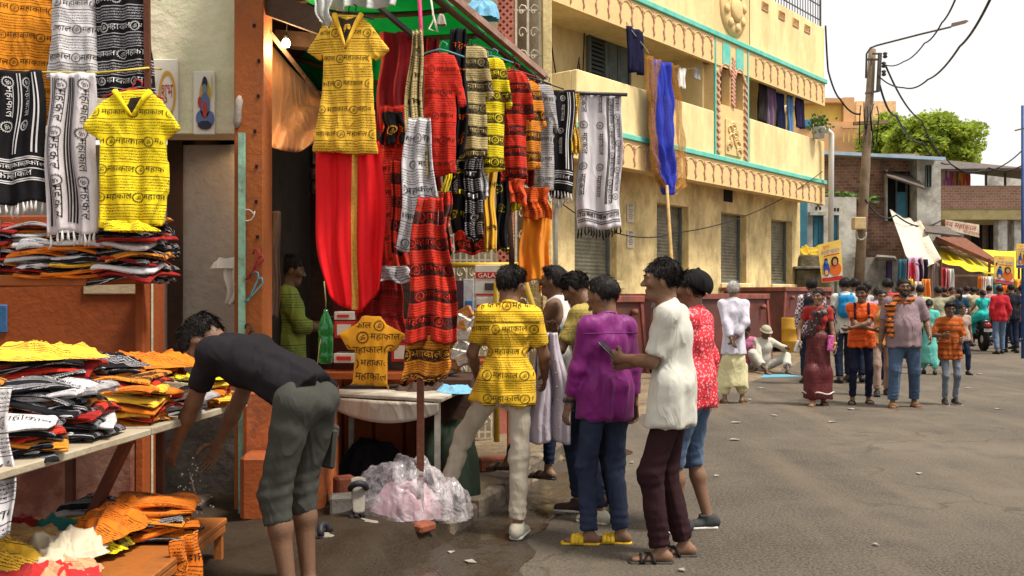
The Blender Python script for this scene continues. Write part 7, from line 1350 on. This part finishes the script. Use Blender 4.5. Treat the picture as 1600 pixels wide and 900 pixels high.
# man bending over the wash place
c = Vector((-.94, 4.2, .09))
rA, JA = person(c, R(-62), 'man in a black shirt and grey cargo shorts bending to wash his hands', 1.66, .42, pel=(0, -.06, .93), lean=(0, 69), head=(0, -12, 0), hR=(.12, .62, .60), hL=(-.1, .66, .64), eR=(.35, -1, .1), eL=(-.35, -1, .1), fR=(.1, .02, .08), fL=(-.1, -.04, .08),
    top=dict(mat=CL('black_tee', (.016, .014, .016), crease=6), sleeve=.7, hem=-.04, loose=.025, fold=.008), bottom=dict(mat=CL('grey_cargo', (.05, .05, .042), spec=.12), end=.66, loose=.012, fold=.008), shoes=dict(kind='sandal', mat=lthr), hair='top', curl=(.3, .35), seed=3, fine=True)
pkt = MB()
p = JA['hR'] * .35 + JA['knR'] * .65
MB().obox((p[0] + .095, p[1] - .01, p[2] + .02), (.03, .15, .19), Matrix.Rotation(.1, 3, 'X')).build('cargo_pocket', MC['grey_cargo'], rA, bevel=.012); MB().obox((p[0] + .106, p[1] - .01, p[2] + .1), (.03, .16, .06), Matrix.Rotation(.1, 3, 'X')).build('pocket_flap', MC['grey_cargo'], rA, bevel=.01)
# man in the yellow lettered shirt, back to the camera, one foot up on the kerb
pB = Vector((-.02, 5.62, 0)); yB = R(8)
rB, JB = person(pB, yB, 'man seen from behind in a yellow lettered shirt, one foot on the kerb', 1.56, .5, pel=(-.02, .02, .96), lean=(2, 4), head=(28, -4, 0), hR=(.2, .3, 1.0), hL=(-.25, .26, 1.0), fR=(.06, -.02, .08), fL=(-.46, .2, .22), kL=(-.6, 1, .2), footyaw=(-.1, .5),
    top=dict(mat=PR('shirt_yellow_print', (.78, .47, .025), K), sleeve=.72, hem=-.1, loose=.012, fold=.006), bottom=dict(mat=beige, end=.95, loose=.006, fold=.008, lam=.1), shoes=dict(kind='shoe', mat=wshoe, sole=wsole), seed=8, hair='top')
project_print(rB, JB, rows(-.24, .24, .7, 1.5, .145, .055, .12, 5), K, (0, 1, 0), (0, 0, 0))
# man in a white vest, looking left
pC = Vector((.31, 6.72, .12))
rC, JC = person(pC, R(-70), 'man in a white sleeveless vest looking up at the clothes', 1.5, .45, pel=(0, -.05, .93), lean=(0, 6), head=(0, 14, 0), hR=(.1, .34, .98), hL=(-.2, .3, .95), fR=(.1, .1, .08), fL=(-.1, .42, .08), top=dict(mat=CL('white_vest', (.6, .58, .54)), sleeve=0, vest=1, collar=0, hem=-.05, loose=.005, name='vest'), bottom=dict(mat=dkden, end=.95), shoes=dict(kind='sandal', mat=lthr), beard=1, seed=11, hair='top')
# man in the olive printed shirt holding up a pale shirt
pD = Vector((.53, 6.35, 0)); rD, JD = person(pD, R(-62), 'man in an olive printed shirt holding up a pale shirt', 1.58, .5, pel=(0, 0, .93), lean=(2, 8), head=(6, -22, 0), hR=(.12, .34, 1.28), hL=(-.12, .36, 1.2), eR=(.7, -.3, -.6), fR=(.11, -.05, .08), fL=(-.1, .06, .08), top=dict(mat=PR('shirt_olive_print', (.36, .28, .07), K, .11), sleeve=.8, hem=-.12, loose=.025), bottom=dict(mat=dkden, end=.97, loose=.0), shoes=dict(kind='shoe', mat=CL('brown_trainer', (.05, .035, .03)), sole=wsole), beard=0, seed=13, hair='top', curl=(1.0, 1.0))
def wrist_watch(root, J, hnd, mat, face):
    w, e = J['w' + hnd], J['el' + hnd]; a = unit(w - e); c0 = w - a * .03; m = Matrix(frame(np.array([0., 0., 1.]) if abs(a[2]) < .9 else np.array([0., 1., 0.]), a).tolist()); o = MB().lathe((0, 0, 0), [(.031, -.01), (.036, -.01), (.036, .01), (.031, .01)], 14, m).build('watch', mat, root, Matrix.Translation(Vector(c0))); z = J['fr' + hnd][:, 2]
    MB().lathe((0, 0, 0), [(.017, 0), (.018, .006), (.015, .01)], 12, Vector(z).to_track_quat('Z', 'Y').to_matrix()).build('watch_case', face, o, Matrix.Translation(Vector(c0 + z * .031)))
wrist_watch(rD, JD, 'R', M('teal_strap', (.05, .16, .2), .5), M('watch_dark', (.02, .03, .04), .2, spec=.6))
hw = rD.matrix_basis @ Vector(JD['wR'] + unit(JD['fwd']) * .06); lav = CL('pale_lavender', (.5, .44, .5), crease=8)
hc = drape('held_shirt', 'pale lavender long shirt held up by the man in olive', 'shirt', MW(P(858, 520, 6.05), .1), .25, .69, lav, None, None, .04, 2, .55, 3, None, None, .012, -.1, 36, 40, .12)
for k in range(7): MB().lathe((.02 + .006 * k, -.06, -.08 - k * .085), [(.006, 0), (.006, .003)], 8, Matrix.Rotation(R(90), 3, 'X')).build('button', M('button', (.3, .26, .25), .4), hc)
# hidden man behind the purple shirt
pF = Vector((.60, 6.05, 0)); rF, JF = person(pF, R(-50), 'man in a black and white shirt mostly hidden behind the purple shirt', 1.48, .5, top=dict(mat=m_blk, sleeve=.7, hem=-.1, loose=.02), bottom=dict(mat=dkden), shoes=dict(kind='shoe', mat=wshoe, sole=wsole), head=(-10, -20, 0), hR=(.1, .2, .9), hL=(-.15, .2, .9), seed=17)
# boy in the purple shirt
pE = Vector((.54, 5.5, 0)); rE, JE = person(pE, R(-28), 'boy in a purple long sleeved shirt and dark jeans, seen from behind', 1.51, .5, pel=(0, 0, .94), lean=(1, 2), head=(-20, -4, 0), hR=(.27, .06, .86), hL=(-.24, .12, .80), fR=(.09, -.03, .08), fL=(-.1, .05, .08), footyaw=(.9, .95), top=dict(mat=CL('purple_satin', (.15, .003, .115), rough=.55, spec=.3, cs=5), sleeve=1.75, hem=-.13, loose=.014, fold=.01), bottom=dict(mat=CL('dark_blue_jeans', (.02, .028, .055), crease=12, var=.5), end=.99, loose=.01, fold=.008), shoes=dict(kind='sandal', mat=yslip, sole=yslip, straps=((.05, .05, .0), (.075, .075, .0), (.1, .1, -.004)), sr=.018), seed=21, hair='top')
wrist_watch(rE, JE, 'L', M('black_strap', (.015, .015, .015), .5), M('watch_dark', (.02, .03, .04), .2))
# youth in the white tee with the phone
pG = Vector((.875, 5.18, 0)); rG, JG = person(pG, R(-70), 'youth in a white T shirt and dark maroon trousers holding a phone', 1.61, .52, pel=(0, 0, .93), lean=(0, 3), head=(-12, 2, 0), hR=(.1, .27, 1.10), hL=(-.02, .30, 1.14), eR=(.4, -.9, -.7), eL=(-.6, -.6, -.7), fR=(.09, -.04, .08), fL=(-.1, .06, .08), footyaw=(.35, .3), neckfwd=.02, top=dict(mat=CL('off_white_tee', (.49, .47, .41)), sleeve=.85, hem=-.16, loose=.02, fold=.008, collar=2), bottom=dict(mat=maro, end=.99, loose=.012, fold=.009, lam=.14), shoes=dict(kind='sandal', mat=CL('sandal_black', (.02, .02, .02)), sole=M('sandal_sole', (.03, .025, .02), .6), straps=((.03, .1, 0), (.1, .03, 0), (.11, .11, -.006)), sr=.008), seed=23, hair='short', curl=(.7, .8))
ph = rG.matrix_basis @ Vector(JG['wL'] * .5 + JG['wR'] * .5 + JG['fwd'] * .1 + np.array([0, 0, .06])); pt = thing('mobile_phone', 'dark mobile phone in the hands of the youth in white', 'phone', ph); phm = Matrix.Rotation(R(55), 3, 'Z') @ Matrix.Rotation(.7, 3, 'X')
MB().obox((0, 0, 0), (.075, .155, .009), phm).build('case', M('phone_case', (.02, .03, .015), .3, spec=.6), pt, bevel=.003); MB().obox(phm @ Vector((0, 0, .0055)), (.068, .145, .001), phm).build('screen', M('phone_screen', (.01, .01, .012), .08, .1, 3, 0, spec=.7), pt)
# youth with the black cap
pH = Vector((1.11, 5.8, 0))
def red_pattern():
    m, nt, b = newmat('red_pattern'); v = rcoord(nt, False); vo = nt.nodes.new('ShaderNodeTexVoronoi'); vo.inputs['Scale'].default_value = 55; nt.links.new(v, vo.inputs['Vector']); f = rampn(nt, vo.outputs['Distance'], [(.28, 1.), (.4, 0.)]); nt.links.new(mixc(nt, math_(nt, 'MULTIPLY', f, .75), (.55, .015, .03), (.75, .4, .4)), b.inputs['Base Color']); b.inputs['Roughness'].default_value = .75; bump(nt, b, noise(nt, v, 14, 4), .012); return m
redp = red_pattern()
rH, JH = person(pH, R(-62), 'youth in a red patterned shirt, cut off jeans and a black cap', 1.56, .5, pel=(0, 0, .93), lean=(0, 2), head=(-8, 2, 0), hR=(.36, -.02, .84), hL=(-.22, .1, .85), eR=(1, -.9, .1), fR=(.1, -.05, .08), fL=(-.1, .07, .08), footyaw=(.6, .5), top=dict(mat=redp, sleeve=1.62, hem=-.1, loose=.03, fold=.01), bottom=dict(mat=blden, end=.60, loose=.015, fold=.01), shoes=dict(kind='shoe', mat=CL('grey_clog', (.05, .05, .05)), sole=wsole), seed=27, hair='short')
f = Field((-.13, -.15, -.05), (.13, .25, .2), .007); f.ell((0, -.02, .045), (.096, .115, .1), .02); f.f = np.maximum(f.f, (.03 - f.xyz()[2] + f.xyz()[1] * .15).astype(np.float32)); f.seg((0, .06, .06), (0, .15, .085), (.078, .012), (.06, .01), (1, 0, 0), .012); f.ell((0, 0, .145), (.012, .012, .01), .006); V, Q = f.mesh(); capm = CL('black_cap', (.014, .013, .013)); Rh = JH['Rh']
obj('cap', mesh_np('cap', V @ (Rh @ rotx(.35)).T + JH['hd'] + Rh @ np.array([0, -.01, .005]), Q, capm), rH)
seams(rE, JE, MC['purple_satin'], yoke=1.36); seams(rG, JG, MC['off_white_tee']); seams(rB, JB, ink(K), yoke=1.38); seams(rH, JH, redp, yoke=1.36)
# face glimpsed between the two youths
person(Vector((2.55, 16.0, 0)), R(200), 'man whose face shows between the white shirt and the cap', 1.68, .5, .02, top=dict(mat=CL('plain_grey_shirt', (.2, .18, .16)), sleeve=.7, loose=.02), bottom=dict(mat=dkden), beard=1, seed=31)
# old man in white, hands clasped behind his back
pI = G(1146, 630); rI, JI = person(pI, R(12), 'old man in a pale kurta with hands clasped behind his back', 1.60, .42, .016, head=(8, -4, 0), hR=(.03, -.17, .93), hL=(-.03, -.19, .9), eR=(1, -.25, 0), eL=(-1, -.25, 0), fR=(.12, .05, .08), fL=(-.12, -.05, .08), top=dict(mat=CL('pale_lilac_kurta', (.56, .53, .6), crease=6), sleeve=1.85, hem=-.24, loose=.04, flare=.03), bottom=dict(kind='skirt', mat=CL('cream_dhoti', (.55, .5, .28)), end=.24, w=.15), shoes=dict(kind='sandal', mat=brs, sole=brs), hair='short', haircol=(.35, .33, .3), seed=33)
# beggar seated on the ground
def seated(loc, yaw, label, shirt, bottom, tone, capc=None, res=.018, **k):
    r, J = person(loc, yaw, label, 1.6, tone, res, pel=(0, -.1, .16), lean=k.pop('lean', (0, 10)), fR=(.16, .35, .08), fL=(-.25, .42, .08), kR=(.8, .3, 1), kL=(-.9, .2, .7), top=dict(mat=shirt, sleeve=1.6, hem=-.06, loose=.05), bottom=dict(mat=bottom, end=.85, loose=.03), **k)
    if capc: f = Field((-.14, -.15, -.02), (.14, .15, .15), .012); f.ell((0, -.015, .05), (.1, .115, .09), .02); f.ell((0, -.01, .03), (.125, .14, .018), .02); f.f = np.maximum(f.f, (.02 - f.xyz()[2]).astype(np.float32)); V, Q = f.mesh(); obj('cloth_cap', mesh_np('cap', V @ J['Rh'].T + J['hd'], Q, capc), r)
    return r, J
seated(G(1195, 583), R(165), 'beggar in cream clothes and cap sitting on the roadside', CL('dusty_cream', (.48, .44, .36)), CL('dusty_cream2', (.5, .47, .4)), .35, CL('khaki_cap', (.36, .32, .22)), hL=(-.3, .35, .5), hR=(.25, .3, .2), head=(0, -14, 0), seed=35); seated(G(1166, 580), R(200), 'person in pink sitting beside the beggar, half hidden by the old man', CL('dusty_pink', (.45, .14, .24)), CL('dusty_cream2', (.5, .47, .4)), .35, hL=(-.2, .3, .2), hR=(.25, .3, .2), head=(10, -20, 0), seed=36)
mt = MB().obox(G(1205, 588) + Vector((0, 0, .006)), (.9, .5, .008), Matrix.Rotation(.3, 3, 'Z')).build('ground_mat', CL('blue_mat', (.1, .3, .4)), None); tag(mt, 'small blue mat under the seated beggar', 'mat')
# ---- group walking towards the camera
sar = CL('maroon_saree', (.085, .008, .01), crease=6, rough=.55, spec=.35); blou = CL('red_blouse', (.3, .02, .015))
pK = G(1278, 633); rK_, JK = person(pK, R(196), 'woman in a dark maroon saree walking with a phone in her hand', 1.50, .62, .016, female=True, hair='bun', hR=(.27, .15, .95), hL=(-.24, .08, .84), head=(20, 2, 0), fR=(.08, .12, .08), fL=(-.08, -.1, .08), top=dict(mat=blou, sleeve=.55, hem=.2, loose=-.01, collar=0, name='blouse'), bottom=dict(kind='skirt', mat=sar, end=.1, w=.185, loose=.02), shoes=dict(kind='sandal', mat=brs, sole=brs), seed=41)
f = Field((-.35, -.3, .6), (.35, .3, 1.55), .016); f.seg(JK['pel'] + np.array([.12, .08, .1]), JK['chest'] + np.array([-.02, .11, .06]), (.12, .04), (.1, .04), (1, 0, 0), .03); f.seg(JK['chest'] + np.array([-.02, .11, .06]), JK['shL'] + np.array([.03, 0, .055]), (.1, .04), (.075, .03), (1, 0, 0), .03); f.seg(JK['shL'] + np.array([.02, -.05, .05]), JK['pel'] + np.array([-.12, -.16, -.1]), (.09, .03), (.16, .04), (1, 0, 0), .03); f.wav(.012, .07, 5, (1, 1, .3)); V, Q = f.mesh()
def sparkle():
    m, nt, b = newmat('beaded_black'); v = rcoord(nt, False); vo = nt.nodes.new('ShaderNodeTexVoronoi'); vo.inputs['Scale'].default_value = 34; nt.links.new(v, vo.inputs['Vector']); nt.links.new(mixc(nt, rampn(nt, vo.outputs['Distance'], [(.14, 1.), (.2, 0.)]), (.03, .006, .008), (.6, .55, .5)), b.inputs['Base Color']); return m
obj('saree_drape', mesh_np('saree_drape', V, Q, sparkle()), rK_)
ow = CL('white_border', (.55, .48, .42))
MB().tube([(.225 * math.cos(a), .185 * math.sin(a) + .005, .19 + .015 * math.sin(5 * a)) for a in np.linspace(0, 6.283, 30)], .012, 5, False).build('saree_border', ow, rK_)
wv_ = rK_.matrix_basis @ Vector(JK['wR']); tag(MB().obox(wv_ + Vector((-.03, -.05, -.07)), (.07, .02, .15), Matrix.Rotation(.3, 3, 'Y')).build('mobile_phone', M('phone_white', (.5, .48, .45), .3), None, bevel=.004), 'pale phone in the hand of the woman in the saree', 'phone')
tag(MB().obox(rK_.matrix_basis @ Vector((-.17, .12, .92)), (.07, .05, .2), Matrix.Rotation(.1, 3, 'Y')).build('pink_pouch', M('pink_pattern', (.6, .1, .3), .5, .8, 30, .002), None, bevel=.01), 'pink and white pouch held by the woman in the saree', 'pouch')
MB().lathe((0, 0, 0), [(.03, -.02), (.034, -.02), (.034, .02), (.03, .02)], 12, Matrix(frame(np.array([1., 0, 0]), unit(JK['wL'] - JK['elL'])).tolist())).build('bangle', gold, rK_, Matrix.Translation(Vector(JK['wL'] - unit(JK['wL'] - JK['elL']) * .03)))
pL = G(1346, 630); rL, JL = person(pL, R(196), 'boy in an orange lettered shirt with folded arms and a backpack', 1.54, .42, .016, lean=(0, 0), head=(18, 2, 0), hR=(-.14, .17, 1.08), hL=(.15, .2, 1.10), eR=(1, .3, -.5), eL=(-1, .3, -.5), fR=(.13, .1, .08), fL=(-.1, -.05, .08), top=dict(mat=PR('shirt_orange_print', (.72, .1, .012), (.12, .01, .01), .11), sleeve=.7, hem=-.1, loose=.035, flare=.03), bottom=dict(mat=CL('navy_trousers', (.012, .014, .03)), end=.97), shoes=dict(kind='sandal', mat=lthr), seed=43, hair='top'); project_print(rL, JL, rows(-.22, .22, .75, 1.4, .11, .045, .1, 6), (.12, .01, .01), (0, -1, 0), (0, 0, 0))
def backpack(label, r, J, col, s=1.):
    b = thing('backpack', label, 'backpack', r.location, r.rotation_euler.z); b.scale = r.scale; m = CL('bp_' + label[:14], col); c = J['chest'] - J['fwd'] * .175; f = Field(c - .3, c + .3, .018); f.seg(c + np.array([0, 0, -.15 * s]), c + np.array([0, 0, .08 * s]), (.15 * s, .085 * s), (.13 * s, .08 * s), (1, 0, 0), .03, cut=(c + np.array([0, 0, .14]), (0, 0, 1))); f.seg(c + np.array([0, -.07, -.14 * s]), c + np.array([0, -.07, -.04 * s]), (.1 * s, .05 * s), (.1 * s, .05 * s), (1, 0, 0), .03); f.wav(.005, .1, 3); V, Q = f.mesh(); obj('bag', mesh_np('bag', V, Q, m), b)
    for sh in ('shR', 'shL'):
        p = J[sh]; k = .62; q = J['chest'] + (p - J['chest']) * np.array([k, 1, 1]); MB().tube([tuple(c + (q - c) * np.array([.9, 0, 0]) + np.array([0, .02, .1])), tuple(q + np.array([0, -.05, .065])), tuple(q + np.array([0, .06, .055])), tuple(q + np.array([0, .135, -.06])), tuple(q + np.array([0, .13, -.2])), tuple(q + np.array([.0, -.02, -.3]))], .02, 6).build('strap', m, b)
backpack('maroon backpack on the boy in the orange shirt', rL, JL, (.045, .012, .018))
pN = G(1412, 636); rN, JN = person(pN, R(190), 'heavy bearded man in a checked shirt with an orange scarf', 1.63, .42, .016, fat=1., beard=2, head=(0, 0, 0), hR=(.3, .02, .84), hL=(-.3, .12, .95), fR=(.16, .1, .08), fL=(-.15, -.08, .08), top=dict(mat=plaid('mauve_check', (.27, .19, .2), (.16, .1, .115), 75), sleeve=.9, hem=-.12, loose=.02), bottom=dict(mat=blden, end=.97, loose=.02), shoes=dict(kind='sandal', mat=brs, sole=brs, straps=((.02, .03, .01), (.09, .1, 0), (.06, .07, .005)), sr=.014), seed=47, hair='short')
f = Field((-.4, -.3, .8), (.4, .4, 1.6), .016); nk = JN['neck']
for i in range(12): a, b = 2 * math.pi * i / 12, 2 * math.pi * (i + 1) / 12; q = lambda t: nk + np.array([.1 * math.sin(t), .085 * math.cos(t) + .015, .0 - .06 * max(0, math.cos(t))]); f.seg(q(a), q(b), .034, k=.02)
f.seg(nk + np.array([.1, .05, -.02]), JN['shR'] + np.array([-.02, .13, -.05]), .04, .045, k=.03); f.seg(JN['shR'] + np.array([.0, .12, -.05]), JN['pel'] + np.array([.2, .16, .02]), (.05, .028), (.045, .025), (1, 0, 0), .02); f.wav(.012, .06, 9); V, Q = f.mesh(); obj('scarf', mesh_np('scarf', V, Q, PR('scarf_orange_black', (.62, .15, .015), (.012, .01, .01), .07, zone=1), True, V[:, [0, 2]]), rN)
pO = G(1484, 632); rO, JO = person(pO, R(186), 'small boy in a black and orange printed kurta and jeans', 1.33, .4, .016, head=(8, -6, 0), hR=(.2, .26, 1.16), hL=(-.12, .26, 1.08), fR=(.09, .03, .08), fL=(-.09, -.02, .08), top=dict(mat=PR('shirt_rust_print', (.42, .09, .012), (.012, .008, .006), .085), sleeve=.95, hem=-.16, loose=.045), bottom=dict(mat=CL('faded_jeans', (.13, .15, .18), var=.5)), shoes=dict(kind='shoe', mat=lthr, sole=wsole), seed=49, hair='top'); project_print(rO, JO, rows(-.22, .22, .7, 1.4, .1, .045, .1, 7), (.012, .008, .006), (0, -1, 0), (0, 0, 0))
# ---- others behind them: (pixel x, feet row, yaw, height, shirt, trousers, label, extras)
crowd = [(1268, 600, 12, 1.68, plaid('plaid', (.6, .55, .55), (.12, .02, .06), 28), dkden, 'man in a red and white checked shirt with a black backpack', dict(sleeve=1.9, bp=(.02, .02, .022))),
 (1320, 598, 8, 1.70, CL('cw1', (.58, .55, .48)), dkden, 'man in a cream shirt with a bright blue backpack', dict(bp=(.01, .2, .42))),
 (1336, 596, 15, 1.70, CL('cw2', (.5, .45, .42)), dkden, 'man in a pale shirt behind the boy in orange', {}),
 (1378, 618, 190, 1.50, CL('cw3', (.5, .2, .05)), CL('cw3b', (.3, .2, .15)), 'young woman in a peach top beside the heavy man', dict(female=True, hair='bun', tone=.6)),
 (1372, 600, 10, 1.55, CL('cw4', (.45, .3, .42)), dkden, 'youth in a pale pink shirt behind the young woman', {}),
 (1387, 592, 12, 1.70, CL('cw5', (.4, .05, .04)), dkden, 'man in a red shirt behind the heavy man', {}),
 (1355, 590, 20, 1.65, CL('cw5b', (.42, .4, .4)), dkden, 'man in a light grey shirt behind the folded arms boy', {}),
 (1438, 575, 5, 1.62, CL('cw6', (.35, .4, .22)), dkden, 'man in a pale green shirt behind the heavy man', {}),
 (1452, 585, 15, 1.35, CL('cw7', (.1, .45, .38)), CL('cw7b', (.12, .42, .36)), 'girl in a mint green dress seen from behind', dict(female=True, hair='bun', skirt=.25)),
 (1466, 572, 10, 1.60, CL('cw8', (.3, .28, .18)), dkden, 'man in a checked khaki shirt with a raised arm', dict(hR=(.22, .12, 1.5))),
 (1503, 585, 185, 1.25, CL('cw9', (.35, .25, .2)), dkden, 'child in a beige top behind the small boy', {}),
 (1500, 553, 20, 1.60, CL('cw10', (.02, .05, .08)), CL('cw10', (.02, .05, .08)), 'woman in a dark blue veil', dict(female=True, hair='long', skirt=.1)),
 (1511, 541, 0, 1.68, CL('cw11', (.55, .52, .5)), dkden, 'rider in a white shirt behind the motorcycle', {}),
 (1562, 553, 8, 1.66, CL('cw12', (.42, .012, .02)), CL('cw12b', (.09, .14, .22)), 'man in a crimson shirt and jeans walking away', dict(sleeve=1.7)),
 (1580, 551, 10, 1.70, CL('cw13', (.02, .022, .03)), dkden, 'man in a black shirt walking away beside the crimson shirt', {}),
 (1584, 545, 350, 1.66, CL('cw14', (.22, .22, .14)), dkden, 'man in an olive grey shirt near the right edge', {}),
 (1597, 550, 5, 1.68, CL('cw15', (.4, .4, .45)), dkden, 'man with a brown bag at the right edge', dict(bp=(.12, .06, .035))),
 (1546, 540, 0, 1.70, CL('cw16', (.4, .2, .22)), dkden, 'man in a pink shirt under the festival poster', {}),
 (1528, 540, 180, 1.62, CL('cw17', (.5, .06, .05)), dkden, 'person in red deep in the crowd', {}),
 (1487, 545, 175, 1.64, CL('cw18', (.12, .12, .14)), dkden, 'man in dark grey by the hanging cloths', {}),
 (1562, 536, 170, 1.66, CL('cw19', (.12, .3, .35)), dkden, 'person in turquoise behind the crimson shirt', {}),
 (1590, 534, 180, 1.66, CL('cw20', (.5, .48, .42)), dkden, 'person in cream far back at the right edge', {}),
 (1512, 537, 10, 1.60, CL('cw21', (.08, .1, .2)), dkden, 'person in navy between the stalls', {}),
 (1576, 532, 185, 1.62, CL('cw22', (.45, .3, .05)), dkden, 'person in mustard far back in the crowd', {}),
 (1476, 538, 10, 1.66, CL('cw23', (.3, .12, .1)), dkden, 'person in rust brown beside the stall posts', {}),
 (1424, 560, 12, 1.66, CL('cw24', (.3, .3, .33)), dkden, 'man in grey walking away left of the green shirt', {}),
 (1405, 556, 6, 1.64, CL('cw25', (.15, .1, .1)), dkden, 'man in dark brown walking away by the cloth stall', {})]
for k, (px, py, yw, H, sm_, bm_, lb, ex) in enumerate(crowd):
    ex = dict(ex); bp_ = ex.pop('bp', None); sk = ex.pop('skirt', None); sl_ = ex.pop('sleeve', .7); stp = .12 * (1 if k % 2 else -1); rs = .02 if py > 590 else .027
    r, J = person(G(px, py), R(yw), lb, H, ex.pop('tone', .42 + .1 * (k % 3)), rs, 'crowd in the street', top=dict(mat=sm_, sleeve=sl_, hem=-.1, loose=.025), bottom=dict(kind='skirt', mat=bm_, end=sk, w=.17) if sk else dict(mat=bm_, loose=.01), shoes=dict(kind='shoe', mat=lthr), fR=(.1, stp, .08), fL=(-.1, -stp, .08), seed=60 + k, fine=False, head=((k * 37) % 30 - 15, -4, 0), **ex)
    if bp_: backpack(['black backpack on the man in the checked shirt', 'bright blue backpack on the man in cream', 'brown bag on the man at the right edge'][{0: 0, 1: 1}.get(k, 2)], r, J, bp_)
# shopkeeper inside the dark stall
green = PR('green_shawl', (.26, .33, .06), (.05, .07, .03), .2); rS, JS = person(Vector((-1.72, 7.35, .1)), R(75), 'shopkeeper in a green checked shawl inside the dark stall', 1.62, .42, .016, hR=(.1, .34, 1.12), hL=(-.15, .3, 1.15), top=dict(mat=green, sleeve=1.3, hem=-.3, loose=.07, fold=.014), bottom=dict(mat=blk), head=(0, -10, 0), seed=91)
# motorcycle with a woman in turquoise riding side saddle
mc = thing('motorcycle', 'black motorcycle seen from behind with a red tail light', 'motorcycle', G(1537, 548), R(-6)); mk = M('bike_black', (.015, .015, .016), .35, .2, 5, .001, 20, .5); tyr = M('tyre', (.012, .012, .012), .9); chrome = M('chrome', (.4, .4, .42), .25, .1, 5, 0, .5, .9)
def wheel(y):
    w = MB().lathe((0, y, .3), [(.22, -.05), (.3, -.045), (.315, 0), (.3, .045), (.22, .05)], 24, Matrix.Rotation(R(90), 3, 'Y')).build('wheel', tyr, mc); MB().lathe((0, y, .3), [(.05, -.06), (.21, -.03), (.21, .03), (.05, .06)], 16, Matrix.Rotation(R(90), 3, 'Y')).build('rim', chrome, w)
wheel(-.0); wheel(1.28)
f = Field((-.25, -.3, .3), (.25, 1.3, 1.1), .025); f.seg((0, -.1, .74), (0, .5, .72), (.11, .07), (.13, .08), (1, 0, 0), .04); f.seg((0, .55, .8), (0, .95, .84), (.13, .11), (.1, .08), (1, 0, 0), .04); f.seg((0, .45, .4), (0, .75, .45), .13, .12, k=.05); f.seg((0, -.2, .62), (0, .1, .66), (.09, .08), (.1, .08), (1, 0, 0), .04); V, Q = f.mesh(); obj('frame_body', mesh_np('bike', V, Q, mk), mc)
MB().lathe((0, -.3, .66), [(.07, 0), (.065, .03), (.03, .04)], 12, Matrix.Rotation(R(90), 3, 'X')).build('tail_light', M('tail_red', (.5, .01, .01), .2, spec=.6), mc); MB().box((-.1, -.31, .5), (.1, -.29, .58)).build('number_plate', M('plate_white', (.6, .58, .54), .5), mc); MB().tube([(-.36, .95, 1.0), (-.1, 1.02, 1.04), (.1, 1.02, 1.04), (.36, .95, 1.0)], .018, 6).build('handlebar', chrome, mc); MB().tube([(.16, .5, .35), (.17, .1, .32), (.18, -.25, .36)], [.03, .045, .05], 8).build('exhaust', chrome, mc)
for s in (-1, 1): MB().tube([(s * .09, 1.28, .3), (s * .09, 1.0, .98)], .025, 6).build('fork', chrome, mc); MB().tube([(s * .3, .98, 1.02), (s * .36, 1.0, 1.2)], .01, 5).lathe((s * .38, .98, 1.22), [(.05, -.02), (.055, 0), (.03, .02)], 8, Matrix.Rotation(R(90), 3, 'X')).build('mirror', mk, mc)
bl_ = G(1537, 548); rider = dict(pel=(0, -.05, .98), fR=(.24, .25, .42), fL=(-.24, .25, .42), kR=(1, .8, .2), kL=(-1, .8, .2))
person(bl_ + Vector((0, .5, 0)), R(-6), 'motorcycle rider in a tan shirt', 1.6, .45, .025, hR=(.34, .42, 1.12), hL=(-.34, .42, 1.12), top=dict(mat=CL('rider_tan', (.4, .32, .2)), sleeve=1.7, loose=.02), bottom=dict(mat=dkden), shoes=dict(kind='shoe', mat=lthr), seed=101, lean=(0, 8), **rider)
person(bl_ + Vector((0, .1, 0)), R(-6), 'woman in a turquoise saree on the back of the motorcycle', 1.5, .5, .025, female=True, hair='bun', pel=(0, -.05, 1.0), fR=(-.12, .3, .4), fL=(-.3, .28, .4), kR=(-.6, 1, .3), kL=(-.9, .8, .2), hR=(.2, .3, 1.1), hL=(-.25, .25, 1.1), top=dict(mat=CL('turquoise', (.02, .42, .38)), sleeve=.5, loose=.01), bottom=dict(mat=CL('turquoise', (.02, .42, .38)), end=.9, loose=.045), shoes=dict(kind='sandal', mat=brs), seed=103)
